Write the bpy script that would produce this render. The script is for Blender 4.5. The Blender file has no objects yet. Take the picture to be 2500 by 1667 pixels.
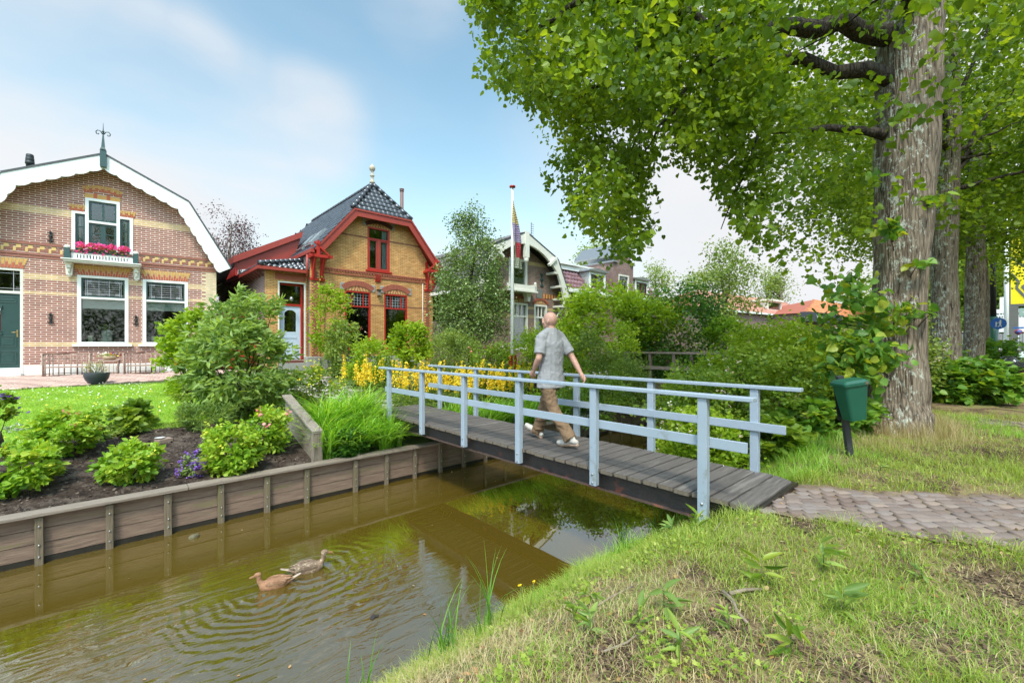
import bpy, bmesh, math, random
import numpy as np
from mathutils import Vector, Matrix
from mathutils.geometry import tessellate_polygon
SC = bpy.context.scene
COL = SC.collection
R = math.radians
random.seed(7)
RNG = np.random.default_rng(7)

# ---------------------------------------------------------------- camera, sky, sun
EYE = 2.43
FW = Vector((.6712, .7413, 0)); RT = Vector((.7413, -.6712, 0))
cam = bpy.data.objects.new('camera', bpy.data.cameras.new('camera'))
COL.objects.link(cam); SC.camera = cam
cam.location = (0, 0, EYE)
cam.rotation_euler = (R(90), 0, -math.atan2(.6712, .7413))
cam.data.lens = 36 * 1060 / 2500
cam.data.sensor_width = 36
cam.data.shift_y = .0034
cam.data.clip_start = .05; cam.data.clip_end = 2000

SUN_EL = R(57); SUN_DIR = Vector((-.70, -.71, 0)).normalized()      # where the sun stands (behind the camera)
W = bpy.data.worlds.new('World'); SC.world = W; W.use_nodes = True
def world_nodes():
    nt = W.node_tree; N = nt.nodes; L = nt.links; N.clear()
    out = N.new('ShaderNodeOutputWorld'); bg = N.new('ShaderNodeBackground')
    bg.inputs[1].default_value = .115
    sky = N.new('ShaderNodeTexSky'); sky.sky_type = 'NISHITA'; sky.sun_disc = False
    sky.sun_elevation = SUN_EL; sky.sun_rotation = math.atan2(SUN_DIR.x, SUN_DIR.y)
    sky.air_density = 1.0; sky.dust_density = .6; sky.ozone_density = 1.6
    tc = N.new('ShaderNodeTexCoord')
    def math_(op, a, b=None, c=None, clamp=False):
        m = N.new('ShaderNodeMath'); m.operation = op; m.use_clamp = clamp
        for i, v in enumerate((a, b, c)):
            if v is None: continue
            if isinstance(v, (int, float)): m.inputs[i].default_value = v
            else: L.new(v, m.inputs[i])
        return m.outputs[0]
    def dotd(d):
        v = N.new('ShaderNodeVectorMath'); v.operation = 'DOT_PRODUCT'
        L.new(tc.outputs['Generated'], v.inputs[0]); v.inputs[1].default_value = d; return v.outputs['Value']
    def ramp(v, a, b, ip='SMOOTHSTEP'):
        m = N.new('ShaderNodeMapRange'); m.interpolation_type = ip
        L.new(v, m.inputs[0]); m.inputs[1].default_value = a; m.inputs[2].default_value = b; return m.outputs[0]
    def rayd(px, py):
        return (FW + RT * ((px - 1250) / 1060) + Vector((0, 0, 1)) * ((842 - py) / 1060)).normalized()
    mp = N.new('ShaderNodeMapping'); L.new(tc.outputs['Generated'], mp.inputs[0]); mp.inputs['Scale'].default_value = (1, 1, 2.6)
    nz = N.new('ShaderNodeTexNoise'); nz.inputs['Scale'].default_value = 2.1; nz.inputs['Detail'].default_value = 7
    nz.inputs['Roughness'].default_value = .42; nz.inputs['Distortion'].default_value = .2; L.new(mp.outputs[0], nz.inputs['Vector'])
    nf = nz.outputs[0]
    sep = N.new('ShaderNodeSeparateXYZ'); L.new(tc.outputs['Generated'], sep.inputs[0])
    low = ramp(sep.outputs[2], .40, .06)                             # cloud deck thickens toward the horizon
    right = ramp(dotd(tuple(rayd(2250, 300))), .70, .97)
    base = math_('MAXIMUM', low, right)
    puff = None
    for (px, py, r) in ((120, 165, 6), (330, 175, 6), (-40, 190, 7), (480, 190, 5), (560, 340, 8), (760, 310, 6), (400, 380, 9), (1020, 0, 5), (40, -10, 7)):
        k = ramp(dotd(tuple(rayd(px, py))), math.cos(R(r * 1.35)), math.cos(R(r * .1)))
        puff = k if puff is None else math_('MAXIMUM', puff, k)
    t = math_('ADD', math_('MULTIPLY', base, .80), math_('MULTIPLY', math_('SUBTRACT', nf, .5), .8))
    t = math_('ADD', t, math_('MULTIPLY', puff, math_('ADD', -.22, math_('MULTIPLY', nf, 1.05))))
    t = math_('ADD', t, .17, clamp=True)
    mask = ramp(t, .0, .98)
    cl = N.new('ShaderNodeMixRGB'); L.new(nf, cl.inputs[0])
    cl.inputs[1].default_value = (4.85, 5.0, 5.25, 1); cl.inputs[2].default_value = (6.0, 6.05, 6.15, 1)
    mul = N.new('ShaderNodeMixRGB'); mul.blend_type = 'MULTIPLY'; mul.inputs[0].default_value = 1
    L.new(sky.outputs[0], mul.inputs[1]); mul.inputs[2].default_value = (2.0, 2.12, 1.66, 1)
    mx = N.new('ShaderNodeMixRGB'); L.new(mask, mx.inputs[0]); L.new(mul.outputs[0], mx.inputs[1]); L.new(cl.outputs[0], mx.inputs[2])
    glow = math_('MULTIPLY_ADD', ramp(dotd((SUN_DIR.x*.62, SUN_DIR.y*.62, .78)), .15, .95), 1.5, 1.0)      # cloud brightened on the sun's side, added as soft fill on the facades
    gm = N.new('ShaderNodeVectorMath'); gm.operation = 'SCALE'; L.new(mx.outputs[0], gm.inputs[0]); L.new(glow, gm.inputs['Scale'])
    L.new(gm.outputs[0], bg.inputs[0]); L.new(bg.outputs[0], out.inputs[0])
world_nodes()
sl = bpy.data.lights.new('sun', 'SUN'); sl.energy = 2.5; sl.angle = R(9); sl.color = (1, .94, .83)
sun = bpy.data.objects.new('sun', sl); COL.objects.link(sun)
sv = Vector((SUN_DIR.x * math.cos(SUN_EL), SUN_DIR.y * math.cos(SUN_EL), math.sin(SUN_EL)))
sun.rotation_euler = sv.to_track_quat('Z', 'Y').to_euler(); sun.location = (0, 0, 30)
SC.view_settings.view_transform = 'Standard'; SC.view_settings.look = 'None'
SC.view_settings.exposure = .5; SC.view_settings.gamma = 1
SC.render.engine = 'CYCLES'
SC.cycles.max_bounces = 8; SC.cycles.transparent_max_bounces = 12
SC.cycles.use_adaptive_sampling = True
try: SC.cycles.use_denoising = True
except Exception: pass

# ---------------------------------------------------------------- geometry helpers
def atd(px, py, d):            # the real point that stands d metres ahead, seen at this place of the photo
    v = FW * d + RT * ((px - 1250) / 1060 * d); return Vector((v.x, v.y, EYE + (842 - py) / 1060 * d))
def atz(px, py, z):
    return atd(px, py, 1060 * (EYE - z) / (py - 842))
def proj(p):                    # numpy (N,3) -> px, py, depth
    d = p[:, 0] * FW.x + p[:, 1] * FW.y; xr = p[:, 0] * RT.x + p[:, 1] * RT.y
    dd = np.where(d < .05, .05, d)
    return 1250 + 1060 * xr / dd, 842 - 1060 * (p[:, 2] - EYE) / dd, d
def link(o, parent=None):
    COL.objects.link(o)
    if parent is not None: o.parent = parent
    return o
def tag(o, label=None, cat=None, group=None, kind=None):
    if label: o['label'] = label
    if cat: o['category'] = cat
    if group: o['group'] = group
    if kind: o['kind'] = kind
    return o
def thing(name, label, cat, loc=(0, 0, 0), rotz=0, group=None):
    o = bpy.data.objects.new(name, None); o.empty_display_size = .2
    link(o); o.location = loc; o.rotation_euler = (0, 0, rotz)
    return tag(o, label, cat, group)
def copy_tree(o, parent=None):
    c = o.copy(); COL.objects.link(c); c.parent = parent
    for ch in [x for x in bpy.data.objects if x.parent is o]: copy_tree(ch, c)
    return c

class MB:
    """collects shapes into one mesh"""
    def __init__(s): s.v = []; s.f = []; s.m = []; s.sm = []
    def add(s, vs, fs, m=0, smooth=False):
        b = len(s.v); s.v += [tuple(v) for v in vs]
        for f in fs: s.f.append([b + i for i in f]); s.m.append(m); s.sm.append(smooth)
        return s
    def box(s, x0, x1, y0, y1, z0, z1, m=0):
        v = [(x0,y0,z0),(x1,y0,z0),(x1,y1,z0),(x0,y1,z0),(x0,y0,z1),(x1,y0,z1),(x1,y1,z1),(x0,y1,z1)]
        return s.add(v, [(3,2,1,0),(4,5,6,7),(0,1,5,4),(1,2,6,5),(2,3,7,6),(3,0,4,7)], m)
    def bar(s, a, b, w, h, m=0, up=(0,0,1), w2=None, h2=None):
        a = Vector(a); b = Vector(b); d = (b - a).normalized(); u = Vector(up)
        if abs(d.dot(u)) > .98: u = Vector((0, 1, 0))
        x = d.cross(u).normalized(); z = x.cross(d).normalized(); w2 = w if w2 is None else w2; h2 = h if h2 is None else h2
        v = [a - x*w/2 - z*h/2, a + x*w/2 - z*h/2, a + x*w/2 + z*h/2, a - x*w/2 + z*h/2,
             b - x*w2/2 - z*h2/2, b + x*w2/2 - z*h2/2, b + x*w2/2 + z*h2/2, b - x*w2/2 + z*h2/2]
        return s.add(v, [(0,1,2,3),(7,6,5,4),(0,4,5,1),(1,5,6,2),(2,6,7,3),(3,7,4,0)], m)
    def prism(s, poly, y0, y1, m=0):          # polygon in x,z pulled along y
        n = len(poly); v = [(x, y0, z) for x, z in poly] + [(x, y1, z) for x, z in poly]
        f = [tuple(range(n))[::1], tuple(range(2*n-1, n-1, -1))]
        f += [(i, i+n, (i+1) % n + n, (i+1) % n) for i in range(n)]
        return s.add(v, f, m)
    def slab(s, poly, z0, z1, m=0):           # polygon in x,y pulled along z
        n = len(poly); v = [(x, y, z0) for x, y in poly] + [(x, y, z1) for x, y in poly]
        f = [tuple(range(n-1, -1, -1)), tuple(range(n, 2*n))]
        f += [(i, (i+1) % n, (i+1) % n + n, i+n) for i in range(n)]
        return s.add(v, f, m)
    def strip(s, outer, inner, y0, y1, m=0):  # board between two polylines (x,z)
        for i in range(len(outer)-1):
            s.prism([outer[i], outer[i+1], inner[i+1], inner[i]], y0, y1, m)
        return s
    def tube(s, pts, rad, n=8, m=0, cap=True, smooth=True):
        pts = [Vector(p) for p in pts]; k = len(pts)
        if isinstance(rad, (int, float)): rad = [rad] * k
        vs = []; pu = None
        for i, p in enumerate(pts):
            d = (pts[min(i+1, k-1)] - pts[max(i-1, 0)]).normalized()
            if pu is None:
                u = Vector((1, 0, 0)) if abs(d.x) < .9 else Vector((0, 1, 0))
            else: u = pu
            x = (u - d * u.dot(d)).normalized(); y = d.cross(x); pu = x
            for j in range(n):
                a = 2*math.pi*j/n; vs.append(p + (x*math.cos(a) + y*math.sin(a)) * rad[i])
        fs = [(i*n+j, i*n+(j+1) % n, (i+1)*n+(j+1) % n, (i+1)*n+j) for i in range(k-1) for j in range(n)]
        if cap: fs += [tuple(range(n-1, -1, -1)), tuple(range((k-1)*n, k*n))]
        return s.add(vs, fs, m, smooth)
    def lathe(s, prof, c=(0,0,0), n=20, m=0, smooth=True):    # prof: (r,z)
        k = len(prof); vs = [(c[0]+r*math.cos(2*math.pi*j/n), c[1]+r*math.sin(2*math.pi*j/n), c[2]+z) for r, z in prof for j in range(n)]
        fs = [(i*n+j, i*n+(j+1) % n, (i+1)*n+(j+1) % n, (i+1)*n+j) for i in range(k-1) for j in range(n)]
        fs += [tuple(range(n-1, -1, -1)), tuple(range((k-1)*n, k*n))]
        return s.add(vs, fs, m, smooth)
    def ball(s, c, r, m=0, n=10, k=7):
        if isinstance(r, (int, float)): r = (r, r, r)
        prof = []
        vs = []
        for i in range(k+1):
            t = math.pi*i/k
            for j in range(n):
                a = 2*math.pi*j/n; vs.append((c[0]+r[0]*math.sin(t)*math.cos(a), c[1]+r[1]*math.sin(t)*math.sin(a), c[2]-r[2]*math.cos(t)))
        fs = [(i*n+j, i*n+(j+1) % n, (i+1)*n+(j+1) % n, (i+1)*n+j) for i in range(k) for j in range(n)]
        return s.add(vs, fs, m, True)
    def build(s, name, mats, parent=None, bevel=0, loc=None, mods=None):
        me = bpy.data.meshes.new(name); me.from_pydata(s.v, [], s.f)
        for m in (mats if isinstance(mats, (list, tuple)) else [mats]): me.materials.append(m)
        me.polygons.foreach_set('material_index', s.m); me.polygons.foreach_set('use_smooth', s.sm)
        me.update(); o = bpy.data.objects.new(name, me); link(o, parent)
        if loc is not None: o.location = loc
        if bevel:
            b = o.modifiers.new('bevel', 'BEVEL'); b.width = bevel; b.segments = 2; b.limit_method = 'ANGLE'; b.angle_limit = R(40)
        return o

def fast_mesh(name, V, loops, counts, mats, parent=None, midx=None, rnd=None, smooth=False):
    me = bpy.data.meshes.new(name)
    V = np.ascontiguousarray(V, dtype=np.float32); loops = np.ascontiguousarray(loops, dtype=np.int32); counts = np.ascontiguousarray(counts, dtype=np.int32)
    me.vertices.add(len(V)); me.vertices.foreach_set('co', V.ravel())
    me.loops.add(len(loops)); me.loops.foreach_set('vertex_index', loops)
    me.polygons.add(len(counts)); st = np.zeros(len(counts), np.int32); st[1:] = np.cumsum(counts)[:-1]
    me.polygons.foreach_set('loop_start', st)
    try: me.polygons.foreach_set('loop_total', counts)
    except Exception: pass
    for m in (mats if isinstance(mats, (list, tuple)) else [mats]): me.materials.append(m)
    if midx is not None: me.polygons.foreach_set('material_index', np.ascontiguousarray(midx, dtype=np.int32))
    if smooth: me.polygons.foreach_set('use_smooth', np.ones(len(counts), bool))
    me.update(calc_edges=True); me.validate()
    if rnd is not None and len(me.polygons) == len(rnd):
        a = me.attributes.new('rnd', 'FLOAT', 'FACE'); a.data.foreach_set('value', np.ascontiguousarray(rnd, dtype=np.float32))
    o = bpy.data.objects.new(name, me); link(o, parent); return o

# leaf outlines: vertices (x across, y along, z lift) and the faces
LEAF = {
 'heart': ([(0,0,0),(.30,-.06,.05),(.50,.22,.10),(.42,.58,.08),(.2,.85,.03),(0,1.05,-.10),(-.2,.85,.03),(-.42,.58,.08),(-.50,.22,.10),(-.30,-.06,.05)], [(0,1,2,3,4,5),(0,5,6,7,8,9)]),
 'lance': ([(0,0,0),(.11,.22,.04),(.13,.5,.02),(.07,.8,-.08),(0,1.05,-.2),(-.07,.8,-.08),(-.13,.5,.02),(-.11,.22,.04)], [(0,1,2,3,4),(0,4,5,6,7)]),
 'oval': ([(0,0,0),(.26,.25,.06),(.29,.6,.05),(0,1,-.06),(-.29,.6,.05),(-.26,.25,.06)], [(0,1,2,3),(0,3,4,5)]),
 'tiny': ([(0,0,0),(.34,.5,.05),(0,1,0),(-.34,.5,.05)], [(0,1,2,3)]),
 'lobed': ([(0,0,0),(.42,.05,.04),(.22,.35,.02),(.5,.62,.05),(.16,.66,0),(0,1.05,-.1),(-.16,.66,0),(-.5,.62,.05),(-.22,.35,.02),(-.42,.05,.04)], [(0,1,2,3,4,5),(0,5,6,7,8,9)]),
 'petal': ([(0,0,0),(.4,.15,.1),(.45,.6,.12),(0,.9,0),(-.45,.6,.12),(-.4,.15,.1)], [(0,1,2,3,4,5)]),
}
def unit(a): return a / np.maximum(np.linalg.norm(a, axis=1, keepdims=True), 1e-6)
def leaves(name, P, size, mats, shape='oval', parent=None, up=.7, droop=.35, out=None, rng=None, midx=None, rnd=None, wide=1.0):
    """one small leaf at each point: axis outward and drooping, face turned up"""
    rng = rng or RNG; n = len(P); size = np.broadcast_to(np.asarray(size, float), (n,))
    tv, tf = LEAF[shape]; tv = np.array(tv, float); tv[:, 0] *= wide
    ax = rng.normal(size=(n, 3)); ax[:, 2] *= .5; ax = unit(ax)
    if out is not None: ax = ax + out * .9
    ax[:, 2] -= droop; ax = unit(ax)
    nm = rng.normal(size=(n, 3)) * (1 - up) + np.array([0, 0, 1.0]) * up
    nm = unit(nm - ax * np.sum(nm * ax, 1, keepdims=True)); bx = np.cross(ax, nm)
    V = P[:, None, :] + size[:, None, None] * (tv[None, :, 0:1] * bx[:, None, :] + tv[None, :, 1:2] * ax[:, None, :] + tv[None, :, 2:3] * nm[:, None, :])
    k = len(tv); base = (np.arange(n) * k)[:, None]
    loops = np.concatenate([base + np.array(f)[None, :] for f in tf], axis=1).ravel()
    counts = np.tile(np.array([len(f) for f in tf]), n)
    r = rng.random(n) if rnd is None else rnd
    return fast_mesh(name, V.reshape(-1, 3), loops, counts, mats, parent, np.repeat(midx, len(tf)) if midx is not None else None, np.repeat(r, len(tf)))
def blades(name, P, h, w, mat, parent=None, bend=.5, rng=None, rnd=None, lean=None, seg=3):
    """grass blades: narrow bent strips"""
    rng = rng or RNG; n = len(P); h = np.broadcast_to(np.asarray(h, float), (n,)); w = np.broadcast_to(np.asarray(w, float), (n,))
    a = rng.random(n) * 2 * np.pi; d = np.stack([np.cos(a), np.sin(a), np.zeros(n)], 1)
    if lean is not None: d = unit(d + lean)
    side = np.stack([-d[:, 1], d[:, 0], np.zeros(n)], 1)
    tw = rng.normal(size=(n, 1)) * .5; side = unit(side + d * tw)
    b = bend * (.4 + rng.random(n) * 1.1); V = []
    for i in range(seg + 1):
        t = i / seg; off = d * (b * h * t ** 1.9)[:, None]; z = h * (t - b * .35 * t ** 3)
        c = P + off + np.array([0, 0, 1.0]) * z[:, None]
        ww = (w * (1 - t ** 1.6) * (.75 + .25 * (1 - t)))[:, None] * .5
        if i == seg: V.append(c)
        else: V += [c - side * ww, c + side * ww]
    V = np.stack(V, 1); k = 2 * seg + 1; base = (np.arange(n) * k)[:, None]; fl = []; cn = []
    for i in range(seg - 1): fl.append(np.array([2*i, 2*i+1, 2*i+3, 2*i+2])); cn.append(4)
    fl.append(np.array([2*seg-2, 2*seg-1, 2*seg])); cn.append(3)
    loops = np.concatenate([base + f[None, :] for f in fl], 1).ravel()
    r = rng.random(n) if rnd is None else rnd
    return fast_mesh(name, V.reshape(-1, 3), loops, np.tile(np.array(cn), n), mat, parent, None, np.repeat(r, len(cn)))

# ---------------------------------------------------------------- materials
def new_mat(name):
    m = bpy.data.materials.new(name); m.use_nodes = True; nt = m.node_tree
    return m, nt, nt.nodes['Principled BSDF']
def node(nt, t, **kw):
    n = nt.nodes.new(t)
    for k, v in kw.items():
        if k in n.inputs: n.inputs[k].default_value = v
        else: setattr(n, k, v)
    return n
def c4(c): return (c[0], c[1], c[2], 1)
def pmat(name, c1, c2=None, scale=6, rough=.6, bump=0, bscale=None, metal=0, stretch=(1,1,1), detail=5, spec=.5, contrast=.25, coat=0, c3=None, s3=3, t3=.6):
    """noise-mottled surface, c3 = a third tone in larger stains"""
    m, nt, b = new_mat(name); L = nt.links
    b.inputs['Roughness'].default_value = rough; b.inputs['Metallic'].default_value = metal
    b.inputs['Specular IOR Level'].default_value = spec; b.inputs['Coat Weight'].default_value = coat
    tc = node(nt, 'ShaderNodeTexCoord'); mp = node(nt, 'ShaderNodeMapping'); mp.inputs['Scale'].default_value = stretch
    L.new(tc.outputs['Object'], mp.inputs[0])
    c2 = c2 or tuple(x * .8 for x in c1)
    nz = node(nt, 'ShaderNodeTexNoise', Scale=scale, Detail=detail, Roughness=.6); L.new(mp.outputs[0], nz.inputs['Vector'])
    mr = node(nt, 'ShaderNodeMapRange'); mr.inputs[1].default_value = .5 - contrast; mr.inputs[2].default_value = .5 + contrast; L.new(nz.outputs[0], mr.inputs[0])
    mx = node(nt, 'ShaderNodeMixRGB'); L.new(mr.outputs[0], mx.inputs[0]); mx.inputs[1].default_value = c4(c1); mx.inputs[2].default_value = c4(c2)
    col = mx.outputs[0]
    if c3:
        n3 = node(nt, 'ShaderNodeTexNoise', Scale=s3, Detail=8, Roughness=.65); L.new(mp.outputs[0], n3.inputs['Vector'])
        r3 = node(nt, 'ShaderNodeMapRange'); r3.inputs[1].default_value = t3; r3.inputs[2].default_value = t3 + .09; L.new(n3.outputs[0], r3.inputs[0])
        m3 = node(nt, 'ShaderNodeMixRGB'); L.new(r3.outputs[0], m3.inputs[0]); L.new(col, m3.inputs[1]); m3.inputs[2].default_value = c4(c3); col = m3.outputs[0]
    L.new(col, b.inputs['Base Color'])
    if bump:
        n2 = node(nt, 'ShaderNodeTexNoise', Scale=bscale or scale * 3, Detail=6, Roughness=.6); L.new(mp.outputs[0], n2.inputs['Vector'])
        bp = node(nt, 'ShaderNodeBump', Strength=bump, Distance=.02); L.new(n2.outputs[0], bp.inputs['Height']); L.new(bp.outputs[0], b.inputs['Normal'])
    return m
def leafmat(name, cols, rough=.45, trans=.35, spec=.4):
    """foliage: tone varies leaf by leaf, light passes through"""
    m, nt, b = new_mat(name); L = nt.links
    at = node(nt, 'ShaderNodeAttribute', attribute_name='rnd'); cr = node(nt, 'ShaderNodeValToRGB')
    e = cr.color_ramp.elements
    while len(e) < len(cols): e.new(.5)
    for i, c in enumerate(cols): e[i].position = i / max(1, len(cols) - 1); e[i].color = c4(c)
    L.new(at.outputs['Fac'], cr.inputs[0]); L.new(cr.outputs[0], b.inputs['Base Color'])
    b.inputs['Roughness'].default_value = rough; b.inputs['Specular IOR Level'].default_value = spec
    tr = node(nt, 'ShaderNodeBsdfTranslucent'); hs = node(nt, 'ShaderNodeMixRGB', blend_type='MULTIPLY'); hs.inputs[0].default_value = 1
    L.new(cr.outputs[0], hs.inputs[1]); hs.inputs[2].default_value = (1.5, 1.35, .5, 1); L.new(hs.outputs[0], tr.inputs[0])
    ms = node(nt, 'ShaderNodeMixShader'); ms.inputs[0].default_value = trans
    L.new(b.outputs[0], ms.inputs[1]); L.new(tr.outputs[0], ms.inputs[2]); L.new(ms.outputs[0], nt.nodes['Material Output'].inputs[0])
    return m
def brickmat(name, c1, c2, mortar, bw=.235, rh=.068, ms=.006, bands=(), quoin=None, rough=.8, c3=None, bump=.5, off=(0, 0), soft=.1):
    """bricks on x+y against z of the house; bands = (z0, z1, colour)"""
    m, nt, b = new_mat(name); L = nt.links; b.inputs['Roughness'].default_value = rough
    b.inputs['Specular IOR Level'].default_value = .3
    tc = node(nt, 'ShaderNodeTexCoord'); sp = node(nt, 'ShaderNodeSeparateXYZ'); L.new(tc.outputs['Object'], sp.inputs[0])
    def mt(op, a, c=None, clamp=False):
        n = node(nt, 'ShaderNodeMath', operation=op); n.use_clamp = clamp
        for i, v in enumerate((a, c)):
            if v is None: continue
            if isinstance(v, (int, float)): n.inputs[i].default_value = v
            else: L.new(v, n.inputs[i])
        return n.outputs[0]
    s = mt('ADD', mt('ADD', sp.outputs[0], sp.outputs[1]), off[0]); z = mt('ADD', sp.outputs[2], off[1])
    cb = node(nt, 'ShaderNodeCombineXYZ'); L.new(s, cb.inputs[0]); L.new(z, cb.inputs[1])
    def brick(a, bb):
        n = node(nt, 'ShaderNodeTexBrick'); L.new(cb.outputs[0], n.inputs['Vector']); n.inputs['Scale'].default_value = 1
        n.inputs['Brick Width'].default_value = bw; n.inputs['Row Height'].default_value = rh; n.inputs['Mortar Size'].default_value = ms
        n.inputs['Mortar Smooth'].default_value = soft
        n.inputs['Color1'].default_value = c4(a); n.inputs['Color2'].default_value = c4(bb); n.inputs['Mortar'].default_value = c4(mortar); n.inputs['Bias'].default_value = 0
        return n
    nz = node(nt, 'ShaderNodeTexNoise', Scale=3.2, Detail=6); L.new(tc.outputs['Object'], nz.inputs['Vector'])
    br = brick(c1, c2); col = br.outputs['Color']
    for (z0, z1, cc) in bands:
        b2 = brick(cc, tuple(x * .86 for x in cc)); inb = mt('MULTIPLY', mt('GREATER_THAN', sp.outputs[2], z0), mt('LESS_THAN', sp.outputs[2], z1))
        mx = node(nt, 'ShaderNodeMixRGB'); L.new(inb, mx.inputs[0]); L.new(col, mx.inputs[1]); L.new(b2.outputs['Color'], mx.inputs[2]); col = mx.outputs[0]
    if quoin:                                       # toothed corner: (x0, x1, tooth, colour, z1)
        for (x0, x1, tooth, cc, zt) in quoin:
            par = mt('MODULO', mt('FLOOR', mt('DIVIDE', z, rh)), 2.0)
            g0 = mt('GREATER_THAN', mt('ADD', sp.outputs[0], mt('MULTIPLY', par, tooth)), x0); g1 = mt('LESS_THAN', mt('SUBTRACT', sp.outputs[0], mt('MULTIPLY', par, tooth)), x1)
            q = mt('MULTIPLY', mt('MULTIPLY', g0, g1), mt('LESS_THAN', sp.outputs[2], zt))
            b2 = brick(cc, tuple(x * .86 for x in cc))
            mx = node(nt, 'ShaderNodeMixRGB'); L.new(q, mx.inputs[0]); L.new(col, mx.inputs[1]); L.new(b2.outputs['Color'], mx.inputs[2]); col = mx.outputs[0]
    mr = node(nt, 'ShaderNodeMapRange'); mr.inputs[1].default_value = .3; mr.inputs[2].default_value = .7; mr.inputs[3].default_value = .80; mr.inputs[4].default_value = 1.12; L.new(nz.outputs[0], mr.inputs[0])
    mm = node(nt, 'ShaderNodeMixRGB', blend_type='MULTIPLY'); mm.inputs[0].default_value = 1; L.new(col, mm.inputs[1]); L.new(mr.outputs[0], mm.inputs[2])
    L.new(mm.outputs[0], b.inputs['Base Color'])
    n2 = node(nt, 'ShaderNodeTexNoise', Scale=90, Detail=4); L.new(tc.outputs['Object'], n2.inputs['Vector'])
    h = mt('ADD', mt('MULTIPLY', br.outputs['Fac'], -1.0), mt('MULTIPLY', n2.outputs[0], .35))
    bp = node(nt, 'ShaderNodeBump', Strength=bump, Distance=.012); L.new(h, bp.inputs['Height']); L.new(bp.outputs[0], b.inputs['Normal'])
    return m
def glassmat(name='window_glass', tint=(.75, .8, .78), refl=1.0):
    m, nt, b = new_mat(name); L = nt.links; nt.nodes.remove(b)
    g = node(nt, 'ShaderNodeBsdfGlossy', Roughness=.02); g.inputs[0].default_value = (1, 1, 1, 1)
    t = node(nt, 'ShaderNodeBsdfTransparent'); t.inputs[0].default_value = c4(tint)
    fr = node(nt, 'ShaderNodeFresnel', IOR=1.55); mu = node(nt, 'ShaderNodeMath', operation='MULTIPLY_ADD'); mu.use_clamp = True
    L.new(fr.outputs[0], mu.inputs[0]); mu.inputs[1].default_value = .75 * refl; mu.inputs[2].default_value = .02
    nz = node(nt, 'ShaderNodeTexNoise', Scale=1.3, Detail=1); bp = node(nt, 'ShaderNodeBump', Strength=.04, Distance=.05); L.new(nz.outputs[0], bp.inputs['Height']); L.new(bp.outputs[0], g.inputs['Normal'])
    ms = node(nt, 'ShaderNodeMixShader'); L.new(mu.outputs[0], ms.inputs[0]); L.new(t.outputs[0], ms.inputs[1]); L.new(g.outputs[0], ms.inputs[2])
    L.new(ms.outputs[0], nt.nodes['Material Output'].inputs[0]); return m

M = {}
M['glass'] = glassmat()
M['dark'] = pmat('dark_interior', (.018, .017, .016), (.035, .03, .025), 2, .8)
M['white'] = pmat('white_paint', (.80, .80, .77), (.74, .74, .70), 3, .45, .04)
M['cream'] = pmat('cream_paint', (.72, .70, .62), (.64, .62, .54), 3, .45, .05)
M['iron'] = pmat('black_iron', (.02, .025, .025), (.035, .04, .04), 30, .5, .2, metal=.3)
M['steel'] = pmat('zinc', (.45, .45, .44), (.3, .3, .3), 20, .4, .1, metal=.8)
# ---------------------------------------------------------------- ground, banks, water
def near_z(X, Y):
    sh = np.clip((X - 5.6) / 4.5, 0, 1); sh = 1.9 * sh * sh * (3 - 2 * sh)      # the bank bulges out beyond the bridge
    t = np.clip((Y - 1.25 - sh) / 1.62, 0, 1.35)
    z = 1.03 - 1.0 * (t ** 1.25)
    w = .035 * np.sin(X * 1.3 + 1) * np.cos(Y * 1.7) + .02 * np.sin(X * 3.1 + Y * 2.3) + .012 * np.sin(X * 7.7 - Y * 6.1)
    keep = np.clip((X - 8) / 4, 0, 1)                      # the bank keeps its top further out beyond the bridge
    return z + w * np.clip(1.3 - t, .25, 1)
def far_z(X, Y):
    z = np.interp(Y, [7.1, 7.3, 9.0, 11.0, 15.5, 18, 60], [.50, .53, .90, 1.08, 1.36, 1.47, 1.5])
    return z + .015 * np.sin(X * 2.1) * np.cos(Y * 1.9) + .008 * np.sin(X * 6.3 + Y * 5.1)
def axis(*segs):
    r = []
    for a, b, n in segs: r += list(np.linspace(a, b, n, endpoint=False))
    return np.array(r + [segs[-1][1]])
def sheet(name, xs, ys, fz, mat, dz=0, keep=None, parent=None):
    X, Y = np.meshgrid(xs, ys); Z = fz(X, Y) + dz; nx = len(xs); ny = len(ys)
    V = np.stack([X.ravel(), Y.ravel(), Z.ravel()], 1)
    i, j = np.meshgrid(np.arange(nx-1), np.arange(ny-1)); a = (j*nx+i).ravel()
    if keep is not None:
        cx = (X[:-1, :-1] + X[1:, 1:]).ravel() / 2; cy = (Y[:-1, :-1] + Y[1:, 1:]).ravel() / 2; a = a[keep(cx, cy)]
    F = np.stack([a, a+1, a+nx+1, a+nx], 1)
    return fast_mesh(name, V, F.ravel(), np.full(len(F), 4), mat, parent, smooth=True)
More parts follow.
